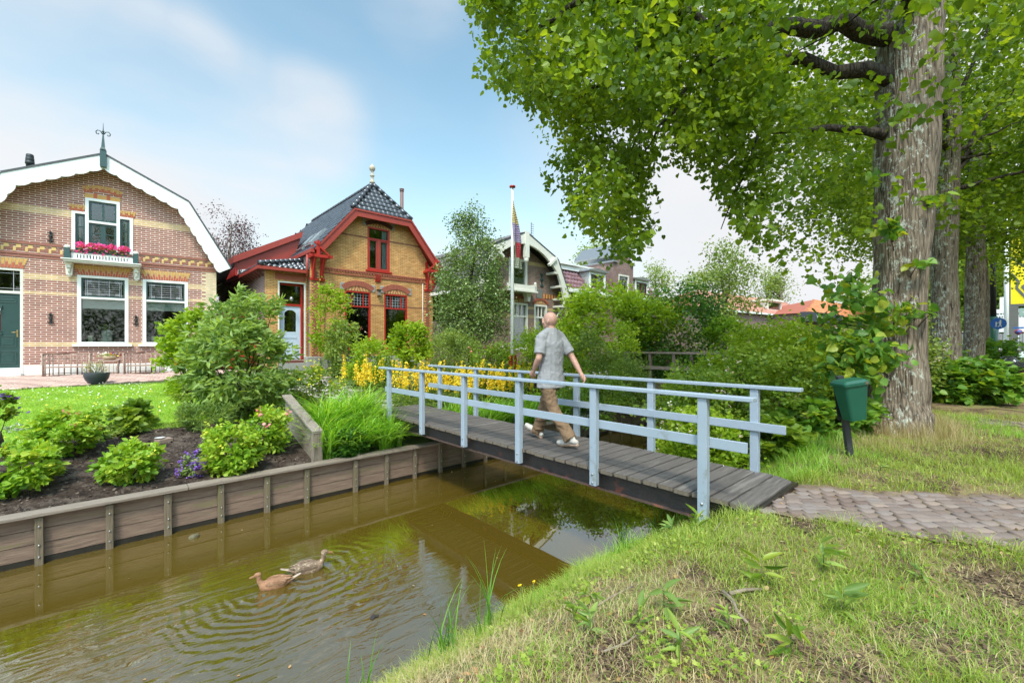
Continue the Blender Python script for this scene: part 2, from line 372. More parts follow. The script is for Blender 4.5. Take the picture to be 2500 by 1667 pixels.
def groundmat(name, tones, scale=1.6, rough=.95, bump=.6, fine=26):
    m, nt, b = new_mat(name); L = nt.links; b.inputs['Roughness'].default_value = rough; b.inputs['Specular IOR Level'].default_value = .15
    tc = node(nt, 'ShaderNodeTexCoord')
    n1 = node(nt, 'ShaderNodeTexNoise', Scale=scale, Detail=7, Roughness=.62, Distortion=.4); L.new(tc.outputs['Object'], n1.inputs['Vector'])
    n2 = node(nt, 'ShaderNodeTexNoise', Scale=fine, Detail=5, Roughness=.7); L.new(tc.outputs['Object'], n2.inputs['Vector'])
    ad = node(nt, 'ShaderNodeMath', operation='MULTIPLY_ADD'); L.new(n2.outputs[0], ad.inputs[0]); ad.inputs[1].default_value = .55; 
    sb = node(nt, 'ShaderNodeMath', operation='SUBTRACT'); L.new(n1.outputs[0], sb.inputs[0]); sb.inputs[1].default_value = .27; L.new(sb.outputs[0], ad.inputs[2])
    cr = node(nt, 'ShaderNodeValToRGB'); e = cr.color_ramp.elements
    while len(e) < len(tones): e.new(.5)
    for i, (p, c) in enumerate(tones): e[i].position = p; e[i].color = c4(c)
    L.new(ad.outputs[0], cr.inputs[0]); L.new(cr.outputs[0], b.inputs['Base Color'])
    bp = node(nt, 'ShaderNodeBump', Strength=bump, Distance=.03); L.new(n2.outputs[0], bp.inputs['Height']); L.new(bp.outputs[0], b.inputs['Normal'])
    return m
M['bank'] = groundmat('bank_earth', [(.25, (.05, .034, .024)), (.42, (.12, .08, .05)), (.52, (.25, .19, .10)), (.60, (.18, .19, .06)), (.75, (.11, .17, .03))])
M['soil'] = groundmat('dark_soil', [(.3, (.030, .021, .017)), (.5, (.07, .05, .04)), (.62, (.14, .11, .09)), (.8, (.08, .06, .047))], 6, fine=45, bump=1)
M['lawn'] = groundmat('lawn_turf', [(.3, (.13, .25, .02)), (.5, (.20, .36, .035)), (.7, (.32, .44, .06))], 2.2, fine=60, bump=.5)
M['gardenbase'] = groundmat('garden_floor', [(.3, (.03, .04, .015)), (.5, (.07, .10, .03)), (.7, (.10, .16, .04))], 2.2)
xs = axis((-60, -8, 26), (-8, 14, 180), (14, 130, 60)); ys = axis((-80, -4, 20), (-4, 5.4, 110))
g = sheet('ground', xs, ys, near_z, M['bank']); tag(g, kind='structure')
g = sheet('garden_ground', axis((-60, -6, 20), (-6, 26, 100), (26, 130, 40)), axis((7.15, 20, 70), (20, 160, 20)), far_z, M['gardenbase']); tag(g, kind='structure')
g = sheet('lawn', axis((-9, 2.45, 60)), axis((9.75, 15.4, 40)), far_z, M['lawn'], .02, keep=lambda x, y: (y > 9.75 + .45 * np.sin(x * .8)) & (x < 2.3)); tag(g, kind='structure')
g = sheet('flower_bed', axis((-9, 2.32, 70)), axis((7.16, 9.95, 26)), far_z, M['soil'], .012); tag(g, kind='structure')
xs = [-60, 130]; bm_ = MB().box(-60, 130, 2.0, 7.3, -1.4, -1.3); o = bm_.build('canal_bed', M['soil']); tag(o, kind='structure')

def watermat():
    m, nt, b = new_mat('canal_water'); L = nt.links
    b.inputs['Roughness'].default_value = .012; b.inputs['IOR'].default_value = 2.5; b.inputs['Specular IOR Level'].default_value = .6
    tc = node(nt, 'ShaderNodeTexCoord')
    def rings(cx, cy, freq, fall, dirx, diry, amp, bias=.2):
        v = node(nt, 'ShaderNodeVectorMath', operation='SUBTRACT'); L.new(tc.outputs['Object'], v.inputs[0]); v.inputs[1].default_value = (cx, cy, 0)
        nz = node(nt, 'ShaderNodeTexNoise', Scale=1.7, Detail=3); L.new(tc.outputs['Object'], nz.inputs['Vector'])
        ln = node(nt, 'ShaderNodeVectorMath', operation='LENGTH'); L.new(v.outputs[0], ln.inputs[0])
        a = node(nt, 'ShaderNodeMath', operation='MULTIPLY_ADD'); L.new(nz.outputs[0], a.inputs[0]); a.inputs[1].default_value = .42; L.new(ln.outputs['Value'], a.inputs[2])
        f = node(nt, 'ShaderNodeMath', operation='MULTIPLY'); L.new(a.outputs[0], f.inputs[0]); f.inputs[1].default_value = freq
        s = node(nt, 'ShaderNodeMath', operation='SINE'); L.new(f.outputs[0], s.inputs[0])
        w = node(nt, 'ShaderNodeMapRange'); w.interpolation_type = 'SMOOTHSTEP'; L.new(ln.outputs['Value'], w.inputs[0]); w.inputs[1].default_value = fall; w.inputs[2].default_value = .25; w.inputs[3].default_value = 0; w.inputs[4].default_value = amp
        n = node(nt, 'ShaderNodeVectorMath', operation='NORMALIZE'); L.new(v.outputs[0], n.inputs[0])
        dt = node(nt, 'ShaderNodeVectorMath', operation='DOT_PRODUCT'); L.new(n.outputs[0], dt.inputs[0]); dt.inputs[1].default_value = (dirx, diry, 0)
        dr = node(nt, 'ShaderNodeMapRange'); dr.interpolation_type = 'SMOOTHSTEP'; L.new(dt.outputs['Value'], dr.inputs[0]); dr.inputs[1].default_value = bias - .8; dr.inputs[2].default_value = bias + .7
        p = node(nt, 'ShaderNodeMath', operation='MULTIPLY'); L.new(s.outputs[0], p.inputs[0]); L.new(w.outputs[0], p.inputs[1])
        q = node(nt, 'ShaderNodeMath', operation='MULTIPLY'); L.new(p.outputs[0], q.inputs[0]); L.new(dr.outputs[0], q.inputs[1]); return q.outputs[0]
    c1 = atz(750, 1400, 0); c2 = atz(640, 1440, 0)
    a = rings(c1.x, c1.y, 44, 1.25, .3, -.9, .7, -.1); b2 = rings(c2.x, c2.y, 58, 1.7, -.2, -1, .5, .15)
    mpw = node(nt, 'ShaderNodeMapping'); mpw.inputs['Rotation'].default_value = (0, 0, R(35)); mpw.inputs['Scale'].default_value = (.55, 1.9, 1); L.new(tc.outputs['Object'], mpw.inputs[0]); nz = node(nt, 'ShaderNodeTexNoise', Scale=5, Detail=4, Roughness=.5, Distortion=.9); L.new(mpw.outputs[0], nz.inputs['Vector'])
    v = node(nt, 'ShaderNodeVectorMath', operation='DISTANCE'); L.new(tc.outputs['Object'], v.inputs[0]); v.inputs[1].default_value = (c2.x - .3, c2.y - .9, 0)
    w = node(nt, 'ShaderNodeMapRange'); w.interpolation_type = 'SMOOTHSTEP'; L.new(v.outputs['Value'], w.inputs[0]); w.inputs[1].default_value = 2.6; w.inputs[2].default_value = .3; w.inputs[3].default_value = .02; w.inputs[4].default_value = 2.6
    pm_ = node(nt, 'ShaderNodeMath', operation='MULTIPLY'); L.new(nz.outputs[0], pm_.inputs[0]); L.new(w.outputs[0], pm_.inputs[1])
    n3 = node(nt, 'ShaderNodeTexNoise', Scale=1.1, Detail=2); L.new(tc.outputs['Object'], n3.inputs['Vector'])
    s1 = node(nt, 'ShaderNodeMath', operation='ADD'); L.new(a, s1.inputs[0]); L.new(b2, s1.inputs[1])
    s2 = node(nt, 'ShaderNodeMath', operation='ADD'); L.new(s1.outputs[0], s2.inputs[0]); L.new(pm_.outputs[0], s2.inputs[1])
    s3 = node(nt, 'ShaderNodeMath', operation='MULTIPLY_ADD'); L.new(n3.outputs[0], s3.inputs[0]); s3.inputs[1].default_value = .35; L.new(s2.outputs[0], s3.inputs[2])
    bp = node(nt, 'ShaderNodeBump', Strength=.30, Distance=.016); L.new(s3.outputs[0], bp.inputs['Height']); L.new(bp.outputs[0], b.inputs['Normal'])
    n4 = node(nt, 'ShaderNodeTexNoise', Scale=.5, Detail=3); L.new(tc.outputs['Object'], n4.inputs['Vector'])
    mx = node(nt, 'ShaderNodeMixRGB'); L.new(n4.outputs[0], mx.inputs[0]); mx.inputs[1].default_value = (.072, .046, .005, 1); mx.inputs[2].default_value = (.10, .067, .008, 1)
    L.new(mx.outputs[0], b.inputs['Base Color'])
    return m
o = MB().box(-60, 130, 1.6, 7.145, -.9, 0).build('water', watermat()); tag(o, kind='structure')

# ---------------------------------------------------------------- timber sheet wall of the far bank
def woodmat(name, c1, c2, axis_='x', rough=.8, c3=None, bump=.5):
    st = {'x': (1.2, 14, 14), 'y': (14, 1.2, 14), 'z': (14, 14, 1.2)}[axis_]
    return pmat(name, c1, c2, 3, rough, bump, 4, stretch=st, detail=8, spec=.25, contrast=.2, c3=c3, s3=.6, t3=.56)
M['plank'] = woodmat('weathered_planks', (.27, .19, .14), (.15, .10, .08), 'x', c3=(.17, .15, .075))
M['post'] = woodmat('weathered_post', (.21, .165, .115), (.12, .095, .065), 'z', c3=(.15, .14, .06))
M['capwood'] = woodmat('grey_cap_board', (.30, .245, .20), (.19, .155, .125), 'x')
M['wet'] = pmat('wet_wood', (.03, .024, .018), (.015, .012, .01), 8, .35, .4)
TOP = .578
root = thing('retaining_wall', 'long weathered plank retaining wall along the far side of the canal', 'retaining wall', (0, 7.12, 0))
xs_ = [-12 + 1.0 * i for i in range(60)]
posts = []
x = -9.3; k = 0
pm = random.Random(3)
post_px = [96, 268, 411, 540, 652, 749, 868]      # posts that can be told apart in the photo
def wall_x(px):
    a = (px - 1250) / 1060; d = 7.07 / (.7413 - .6712 * a); return d * (.7413 * a + .6712)
seen = [wall_x(p) for p in post_px]
step = (seen[-1] - seen[0]) / (len(seen) - 1)
px_x = [seen[0] - step * (i + 1) for i in range(8)][::-1] + seen + [seen[-1] + step * .93 * (i + 1) for i in range(34)]
for i in range(len(px_x) - 1):
    a, b = px_x[i] + .035, px_x[i + 1] - .035
    if b < -6 or a > 24: pass
    m = MB(); z = -.25
    hs = [.315, .160, .160, .157]; 
    for q, h in enumerate(hs):
        dy = pm.uniform(-.006, .006); tilt = pm.uniform(-.004, .004)
        m.add([(a-.03, dy, z+.002), (b+.03, dy+tilt, z+.002), (b+.03, .05, z+.002), (a-.03, .05, z+.002), (a-.03, dy, z+h-.005), (b+.03, dy+tilt, z+h-.005), (b+.03, .05, z+h-.005), (a-.03, .05, z+h-.005)],
              [(0,1,5,4), (4,5,6,7), (0,3,2,1), (3,7,6,2), (0,4,7,3), (1,2,6,5)], 0 if q else 1); z += h
    if -8 < a < 26: m.build('plank_panel', [M['plank'], M['wet']], root)
pb = None
for i, x in enumerate(px_x):
    if not -8 < x < 26: continue
    jx = pm.uniform(-.006, .006); m = MB(); w = pm.uniform(.058, .078)
    m.add([(x-w/2, -.075, -.5), (x+w/2, -.075, -.5), (x+w/2, -.01, -.5), (x-w/2, -.01, -.5), (x-w/2+jx, -.07, TOP-.05), (x+w/2+jx, -.07, TOP-.05), (x+w/2+jx, -.01, TOP-.04), (x-w/2+jx, -.01, TOP-.04)],
          [(0,1,5,4), (4,5,6,7), (0,3,2,1), (3,7,6,2), (0,4,7,3), (1,2,6,5)])
    p = m.build('post', M['post'], root, bevel=.006)
    for zz in (.10, .22, .42):
        if x < 8: MB().ball((x, -.078, zz + pm.uniform(-.01, .01)), (.011, .007, .011), n=8, k=5).build('bolt', M['steel'], p)
m = MB(); x = -9.0
while x < 26:
    L_ = pm.uniform(2.6, 3.6); m.box(x, x + L_ - .006, -.105, .10, TOP - .034, TOP + pm.uniform(-.003, .003)); x += L_
m.build('cap_board', M['capwood'], root, bevel=.004)
# timber divider running back between bed and lilies
root = thing('garden_divider', 'low grey timber divider with grooved top beside the lily bed', 'divider', (2.36, 7.2, 0))
M['decking'] = woodmat('grey_decking', (.36, .31, .26), (.24, .20, .165), 'y')
M['deckingz'] = woodmat('grey_decking_post', (.34, .28, .225), (.22, .18, .14), 'z')
m = MB(); m.add([(-.03, .12, .50), (.03, .12, .50), (.03, 1.75, .80), (-.03, 1.75, .80), (-.03, .12, 1.03), (.03, .12, 1.03), (.03, 1.75, 1.45), (-.03, 1.75, 1.45)],
      [(0,3,2,1), (4,5,6,7), (0,1,5,4), (2,3,7,6), (0,4,7,3), (1,2,6,5)]); m.build('side_board', M['decking'], root)
m = MB()
for i in range(9):
    x0 = -.08 + i * .018
    m.add([(x0, .02, 1.055), (x0+.012, .02, 1.055), (x0+.012, 1.78, 1.49), (x0, 1.78, 1.49), (x0, .02, 1.035), (x0+.012, .02, 1.035), (x0+.012, 1.78, 1.47), (x0, 1.78, 1.47)], [(0,1,2,3), (7,6,5,4), (0,4,5,1), (1,5,6,2), (3,2,6,7), (0,3,7,4)])
m.add([(-.082, .02, 1.048), (.08, .02, 1.048), (.08, 1.78, 1.483), (-.082, 1.78, 1.483), (-.082, .02, 1.02), (.08, .02, 1.02), (.08, 1.78, 1.455), (-.082, 1.78, 1.455)], [(0,1,2,3), (7,6,5,4), (0,4,5,1), (1,5,6,2), (3,2,6,7), (0,3,7,4)])
m.build('top_board', M['decking'], root)
m = MB(); m.box(-.07, .07, .035, .13, .45, 1.018)
for i in range(8): m.box(-.066 + i * .0175, -.057 + i * .0175, .028, .036, .46, 1.015)
m.build('corner_post', M['deckingz'], root)

# ---------------------------------------------------------------- footbridge
M['blue'] = pmat('pale_blue_paint', (.34, .40, .475), (.30, .36, .43), 4, .5, .12, 20, c3=(.24, .26, .25), s3=4, t3=.60, stretch=(1, 1, 1))
M['deck'] = woodmat('dark_deck_planks', (.085, .074, .069), (.145, .128, .12), 'x', rough=.75, bump=.5, c3=(.19, .17, .155))
M['plankend'] = woodmat('plank_ends', (.20, .16, .12), (.12, .10, .08), 'z')
M['rust'] = pmat('rusty_black_steel', (.022, .019, .019), (.045, .034, .032), 9, .6, .5, c3=(.21, .055, .033), s3=3.2, t3=.57)
M['rustflange'] = pmat('rusty_flange', (.10, .062, .048), (.06, .042, .036), 9, .65, .4, c3=(.22, .085, .055), s3=5, t3=.55)
XN, XF, DZ = 3.93, 5.00, 1.08
root = thing('footbridge', 'pale blue timber footbridge with dark plank deck over the canal', 'footbridge', (XN, 1.3, 0))
def rel(x, y, z): return (x - XN, y - 1.3, z)
# seams measured along the near edge
n_pl = 40; y0 = 1.36; y1 = 8.75; pw = (y1 - y0) / 44
rb = random.Random(5)
for i in range(44):
    a = y0 + i * pw; b = a + pw - .021; j = rb.uniform(-.012, .012); dz = rb.uniform(-.002, .002)
    if i == 0: z0a, z1a = DZ - .035, DZ + .0
    m = MB(); za = DZ + dz - (.03 if i == 0 else 0); zb = DZ + dz
    x0, x1 = -.045 + j, XF - XN + .045 + j * .6
    m.add([(x0, a-1.3, za-.04), (x1, a-1.3, za-.04), (x1, b-1.3, zb-.04), (x0, b-1.3, zb-.04), (x0, a-1.3, za), (x1, a-1.3, za), (x1, b-1.3, zb), (x0, b-1.3, zb)],
          [(0,3,2,1), (4,5,6,7), (0,1,5,4), (2,3,7,6)], 0)
    b_ = len(m.v); m.add([m.v[0], m.v[3], m.v[7], m.v[4]], [(3,2,1,0)], 1); m.add([m.v[1], m.v[2], m.v[6], m.v[5]], [(0,1,2,3)], 1)
    m.build('deck_plank', [M['deck'], M['plankend']], root, bevel=.003)
for x in (.06, XF - XN - .06):
    m = MB(); m.box(x-.006, x+.006, 1.42-1.3, 8.7-1.3, DZ-.235, DZ-.045, 0); m.box(x-.05, x+.05, 1.42-1.3, 8.7-1.3, DZ-.247, DZ-.235, 1); m.box(x-.05, x+.05, 1.42-1.3, 8.7-1.3, DZ-.056, DZ-.0445, 0)
    m.build('girder', [M['rust'], M['rustflange']], root)
PY = [7.80, 6.575, 5.345, 4.135, 2.925, 1.725]
capz = 1.995
for side, (xp, sgn) in enumerate(((3.865, -1), (5.06, 1))):
    ys_ = PY if side == 0 else []
    if side == 1:
        for px in (1074, 1162, 1271, 1408, 1590, 1843):
            a = (px - 1250) / 1060; d = (xp) / (.7413 * a + .6712); ys_.append(d * (.7413 - .6712 * a))
    for yy in ys_:
        m = MB(); m.box(xp-XN-.033, xp-XN+.033, yy-1.3-.042, yy-1.3+.042, .895 if yy > 2 else .5, capz-.036)
        p = m.build('post', M['blue'], root, bevel=.005)
        s = xp - XN + sgn * .036
        for zz in (.925, 1.02): MB().ball((s, yy-1.3, zz), (.009, .014, .014), n=8, k=5).build('bolt', M['steel'], p)
    e0, e1 = (1.30, 8.16) if side == 0 else (1.27, 8.28)
    m = MB(); m.box(xp-XN-.052, xp-XN+.052, e0-1.3, e1-1.3, capz-.034, capz+.002); m.build('handrail', M['blue'], root, bevel=.006)
    e0, e1 = (1.375, 8.05) if side == 0 else (1.40, 8.24)
    xi = xp - sgn * .046
    m = MB(); m.box(xi-XN-.013, xi-XN+.013, e0-1.3, e1-1.3, 1.517, 1.607); m.build('middle_rail', M['blue'], root, bevel=.004)
for a_, b_, c_ in ((.02, .1, .55), (7.4, 7.5, .4)): MB().box(-.1, 1.2, a_, b_, c_, DZ-.05).build('abutment', M['wet'], root)

# ---------------------------------------------------------------- brick path
def pathmat():
    m = brickmat('clinker_path', (.235, .165, .135), (.30, .225, .19), (.13, .10, .07), bw=.20, rh=.085, ms=.007, rough=.85, bump=.9, soft=.4)
    return m
# clinkers laid one by one so joints and tilt show
M['clinker'] = leafmat('clinkers', [(.16, .115, .10), (.22, .165, .14), (.19, .15, .135), (.26, .20, .175), (.23, .19, .175), (.29, .22, .18)], rough=.85, trans=0, spec=.2)
pth = [(4.00, 1.33), (5.02, 1.28), (5.35, .55), (6.10, -.28), (7.6, -1.75), (6.5, -2.55), (4.6, -.40), (4.20, .55)]
def inpoly(x, y, P):
    r = np.zeros(np.shape(x), bool); n = len(P)
    for i in range(n):
        x1, y1_ = P[i]; x2, y2 = P[(i+1) % n]
        c = ((y1_ > y) != (y2 > y)) & (x < (x2 - x1) * (y - y1_) / ((y2 - y1_) if y2 != y1_ else 1e-9) + x1); r ^= c
    return r
def path_piece(poly, ang, name, seed=1, z=.006):
    ca, sa = math.cos(ang), math.sin(ang); rr = np.random.default_rng(seed); V = []; rn = []
    bw, rh = .125, .095
    for j in range(-60, 60):
        for i in range(-50, 50):
            u = (i + .5 * (j % 2)) * bw; v = j * rh
            x = 5.2 + ca * u - sa * v; y = 0 + sa * u + ca * v
            if not inpoly(np.array([x]), np.array([y]), poly)[0]: continue
            zz = float(near_z(np.array(x), np.array(y))) + z
            hu, hv = bw/2 - .004 - rr.random()*.003, rh/2 - .004 - rr.random()*.003; t1, t2 = rr.normal(0, .007, 2); dz = rr.normal(0, .001); da = rr.normal(0, .02)
            ca2, sa2 = math.cos(ang+da), math.sin(ang+da); b = hu*.94, hv*.92
            for (p, q, hh) in ((-hu,-hv,-.03), (hu,-hv,-.03), (hu,hv,-.03), (-hu,hv,-.03), (-hu,-hv,.010), (hu,-hv,.010), (hu,hv,.010), (-hu,hv,.010), (-b[0],-b[1],.0125), (b[0],-b[1],.0125), (b[0],b[1],.0125), (-b[0],b[1],.0125)):
                V.append((x + ca2*p - sa2*q, y + sa2*p + ca2*q, zz + hh + dz + t1*p + t2*q))
            rn.append(rr.random())
    V = np.array(V); n = len(rn); base = (np.arange(n)*12)[:, None]
    fs = [(0,1,5,4), (1,2,6,5), (2,3,7,6), (3,0,4,7), (4,5,9,8), (5,6,10,9), (6,7,11,10), (7,4,8,11), (8,9,10,11)]
    loops = np.concatenate([base + np.array(f)[None] for f in fs], 1).ravel()
    o = fast_mesh(name, V, loops, np.tile(np.full(9, 4), n), M['clinker'], None, None, np.repeat(rn, 9)); tag(o, kind='structure'); return o
path_piece(pth, R(-38), 'path')
M['sand'] = groundmat('sandy_joint', [(.3, (.10, .075, .05)), (.5, (.19, .14, .10)), (.7, (.26, .20, .14))], 5, fine=60, bump=.4)
g = sheet('path_bedding', axis((3.8, 8, 60)), axis((-2.8, 1.40, 60)), near_z, M['sand'], .0125, keep=lambda x, y: inpoly(x, y, [(3.97, 1.40), (5.08, 1.34), (5.42, .58), (6.18, -.26), (7.7, -1.72), (6.5, -2.65), (4.52, -.42), (4.12, .55)])); tag(g, kind='structure')
path_piece([(9.5, -4.5), (14, -1.6), (40, -1.0), (40, -2.6), (14, -3.2), (10, -6)], R(10), 'footway', 2) if False else None
# ---------------------------------------------------------------- houses: a local frame each (x along the front, y into the house, z up)
class House:
    def __init__(s, px, d, vpx, zg):      # a point of the front wall seen at px, d metres ahead; vanishing point of the front
        p = atd(px, 842, d); a = (vpx - 1250) / 1060
        v = (FW + RT * a).normalized(); s.o = Vector((p.x, p.y, zg)); s.x = v; s.y = Vector((-v.y, v.x, 0)); s.rot = math.atan2(v.y, v.x)
    def F(s, px, py, yl=0.0):             # place on the plane yl metres behind the front -> local x, z
        r = FW + RT * ((px - 1250) / 1060) + Vector((0, 0, 1)) * ((842 - py) / 1060)
        q = s.o + s.y * yl; e = Vector((0, 0, EYE))
        t = (q - e).dot(s.y) / r.dot(s.y); p = e + r * t
        return ((p - s.o).dot(s.x), p.z - s.o.z)
def holed(mb, outer, holes, y, depth, m=0, mr=0):
    loops = [[Vector((x, z, 0)) for x, z in outer]] + [[Vector((x, z, 0)) for x, z in h] for h in holes]
    tris = tessellate_polygon(loops); flat = [(v.x, y, v.y) for l in loops for v in l]
    fs = []
    for t in tris:
        a, b, c = [Vector(flat[i]) for i in t]; n = (b-a).cross(c-a)
        fs.append(tuple(t) if n.y < 0 else tuple(reversed(t)))
    mb.add(flat, fs, m)
    for h in holes:
        n = len(h)
        for i in range(n):
            (x0, z0), (x1, z1) = h[i], h[(i+1) % n]; mb.add([(x0, y, z0), (x1, y, z1), (x1, y+depth, z1), (x0, y+depth, z0)], [(0,1,2,3)], mr)
def rect(x0, x1, z0, z1): return [(x0, z0), (x1, z0), (x1, z1), (x0, z1)]
def arch(x0, x1, z0, z1, rise, n=8):     # rectangle with a shallow arched head
    w = x1 - x0; r = (w*w/4 + rise*rise) / (2*rise); cz = z1 + rise - r; cx = (x0+x1)/2; a0 = math.asin(w/2/r)
    return [(x0, z0), (x1, z0)] + [(cx + r*math.sin(a0 - 2*a0*i/n), cz + r*math.cos(a0 - 2*a0*i/n)) for i in range(n+1)]
def frame(mb, x0, x1, z0, z1, w, y0, y1, m=0, wb=None, wt=None):
    wb = w if wb is None else wb; wt = w if wt is None else wt
    mb.box(x0, x0+w, y0, y1, z0, z1, m); mb.box(x1-w, x1, y0, y1, z0, z1, m)
    mb.box(x0+w, x1-w, y0, y1, z0, z0+wb, m); mb.box(x0+w, x1-w, y0, y1, z1-wt, z1, m)
def flat_arch(mb, x0, x1, z, h, n, splay, y0, y1, mats=(0, 1), rise=0, cut=.5, seed=1, gap=.012):
    """voussoirs: each brick on end in two colours, fanned; mats of upper and lower piece"""
    rr = random.Random(seed)
    for i in range(n):
        a, b = i / n, (i + 1) / n
        def P(t, k): 
            xb = x0 + (x1-x0)*t; xt = x0 - splay + (x1-x0+2*splay)*t
            zz = z + rise * (1 - (2*t-1)**2)
            return (xb + (xt-xb)*k, zz + h*k)
        g = gap / (x1-x0) / 2; a += g; b -= g
        k = (.36 if i % 2 else .60) if cut else 0
        if cut:
            mb.prism([P(a, 0), P(b, 0), P(b, k-.035), P(a, k-.035)], y0, y1, mats[1]); mb.prism([P(a, k), P(b, k), P(b, 1), P(a, 1)], y0, y1, mats[0])
        else: mb.prism([P(a, 0), P(b, 0), P(b, 1), P(a, 1)], y0, y1, mats[i % 2])
M['green'] = pmat('dark_green_paint', (.028, .068, .062), (.022, .055, .05), 5, .35, .03)
M['yb'] = pmat('yellow_brick', (.62, .36, .10), (.50, .27, .07), 14, .7, .2); M['ob'] = pmat('orange_brick', (.52, .13, .055), (.40, .10, .045), 14, .7, .2)
M['mortar'] = pmat('pale_mortar', (.60, .52, .45), (.5, .43, .37), 20, .9, .2)
M['lead'] = pmat('lead_came', (.50, .50, .52), (.4, .4, .42), 20, .5)
M['maroon'] = pmat('maroon_glass', (.10, .015, .02), (.07, .01, .015), 5, .2)
M['curtain'] = pmat('white_curtain', (.72, .72, .68), (.5, .5, .47), 1.5, .9, stretch=(9, 9, .4), contrast=.12)

H1 = House(30, 13.0, 2700, 1.42); F = H1.F
h1 = thing('brick_house', 'red brown brick house with white scalloped bargeboards and green door', 'house', H1.o, H1.rot)
XR = F(528, 700)[0]; XL = -1.12; print('H1', XR); XM = (XR + XL) / 2
eave = F(527, 640)[1]
brickA = (.27, .105, .075); brickB = (.335, .14, .10); ybr = (.66, .45, .21)
bz = [F(100, 498 + 12)[1], F(100, 520 + 12)[1]]
def zat(px, py): return F(px, py)[1]
bands = [(zat(60, 517), zat(60, 500), ybr), (zat(100, 682), zat(100, 669), ybr), (zat(100, 718.5), zat(100, 712), ybr), (zat(100, 846.5), zat(100, 834.5), ybr)]
rh = .0685
M['brick1'] = brickmat('red_brown_brick', brickA, brickB, (.74, .63, .55), .236, rh, .0075, bands, quoin=[(XR-.32, XR+1, .12, (.70, .55, .32), zat(527, 660))], bump=.35)
# gable outline (under the bargeboards) from the photo, on the wall plane
brd = -.42
bo = [F(-130, 560, brd), F(0, 420, brd), F(244.6+8, 377, brd), F(460, 493, brd), F(563, 655, brd)]
ax_, az = bo[2]
half = [(bo[3][0]-ax_, bo[3][1]), (bo[4][0]-ax_, bo[4][1])]
XM = ax_
XL = 2*XM - XR
outer_b = [(ax_-half[1][0], half[1][1]), (ax_-half[0][0], half[0][1]), (ax_, az), (ax_+half[0][0], half[0][1]), (ax_+half[1][0], half[1][1])]
def ins(p, k=.0): return p
gab = [(XL, 0), (XR, 0), (XR, outer_b[4][1]+.25), (outer_b[3][0]-.28, outer_b[3][1]-.12), (ax_, az-.15), (outer_b[1][0]+.28, outer_b[1][1]-.12), (XL, outer_b[0][1]+.25)]
# openings
uw = [F(174, 515), F(326, 777)]                                     # upper triple window
cx0, cx1 = F(208, 600)[0], F(293, 600)[0]; ux0, ux1 = F(174.5, 600)[0], F(325, 600)[0]
ztop = F(250, 488)[1]; zside = F(190, 516)[1]; zbot = F(250, 616)[1]
w1 = (F(188, 700)[0], F(314, 700)[0], F(188, 840)[1], F(188, 670.5)[1]); w2 = (F(348, 700)[0], F(459, 700)[0], w1[2], F(348, 682)[1])
w2 = (w2[0], w2[1], w1[2], w1[3])
dr = (-.98, F(56, 800)[0], .32, F(30, 655)[1])
zb = F(100, 894)[1]
holes = [rect(*w1), rect(*w2), [(ux0, zbot), (ux1, zbot), (ux1, zside), (cx1, zside), (cx1, ztop), (cx0, ztop), (cx0, zside), (ux0, zside)], rect(dr[0], dr[1], dr[2], dr[3])]
dr = (max(dr[0], XL+.12), dr[1], dr[2], dr[3]); holes[3] = rect(*dr)
mb = MB(); holed(mb, gab, holes, 0, .14)
y1_ = 9.0
mb.add([(XR, 0, 0), (XR, y1_, 0), (XR, y1_, gab[2][1]), (XR, 0, gab[2][1])], [(0,1,2,3)]); mb.add([(XL, 0, 0), (XL, y1_, 0), (XL, y1_, gab[2][1]), (XL, 0, gab[2][1])], [(3,2,1,0)])
mb.add([(x, y1_, z) for x, z in gab], [tuple(range(7))])
mb.build('wall', M['brick1'], h1)
mb = MB(); mb.box(XL+.1, XR-.1, .5, 4, .3, 2.9); mb.v = mb.v; inner = mb
# interiors: dark rooms behind the panes, lit only by what comes through the window
def room(x0, x1, z0, z1, parent, y0=.15, dep=1.6, mat=None):
    m = MB(); v = [(x0,y0,z0),(x1,y0,z0),(x1,y0+dep,z0),(x0,y0+dep,z0),(x0,y0,z1),(x1,y0,z1),(x1,y0+dep,z1),(x0,y0+dep,z1)]
    m.add(v, [(0,1,2,3),(7,6,5,4),(1,5,6,2),(2,6,7,3),(0,3,7,4)]); return m.build('room', mat or M['dark'], parent)
room(XL+.06, XR-.06, .35, 2.85, h1, .2, 3); room(ux0-.4, ux1+.4, zbot-.2, ztop+.1, h1, .2, 2)
mb = MB(); mb.box(dr[1]+.02, XR+.05, -.045, .0, -.3, zb); mb.box(XL-.05, dr[0], -.045, 0, -.3, zb)
mb.prism([(dr[1]+.02, zb), (XR+.05, zb), (XR+.05, zb+.035), (dr[1]+.02, zb+.035)], -.028, 0); mb.build('plinth', M['white'], h1, bevel=.008)
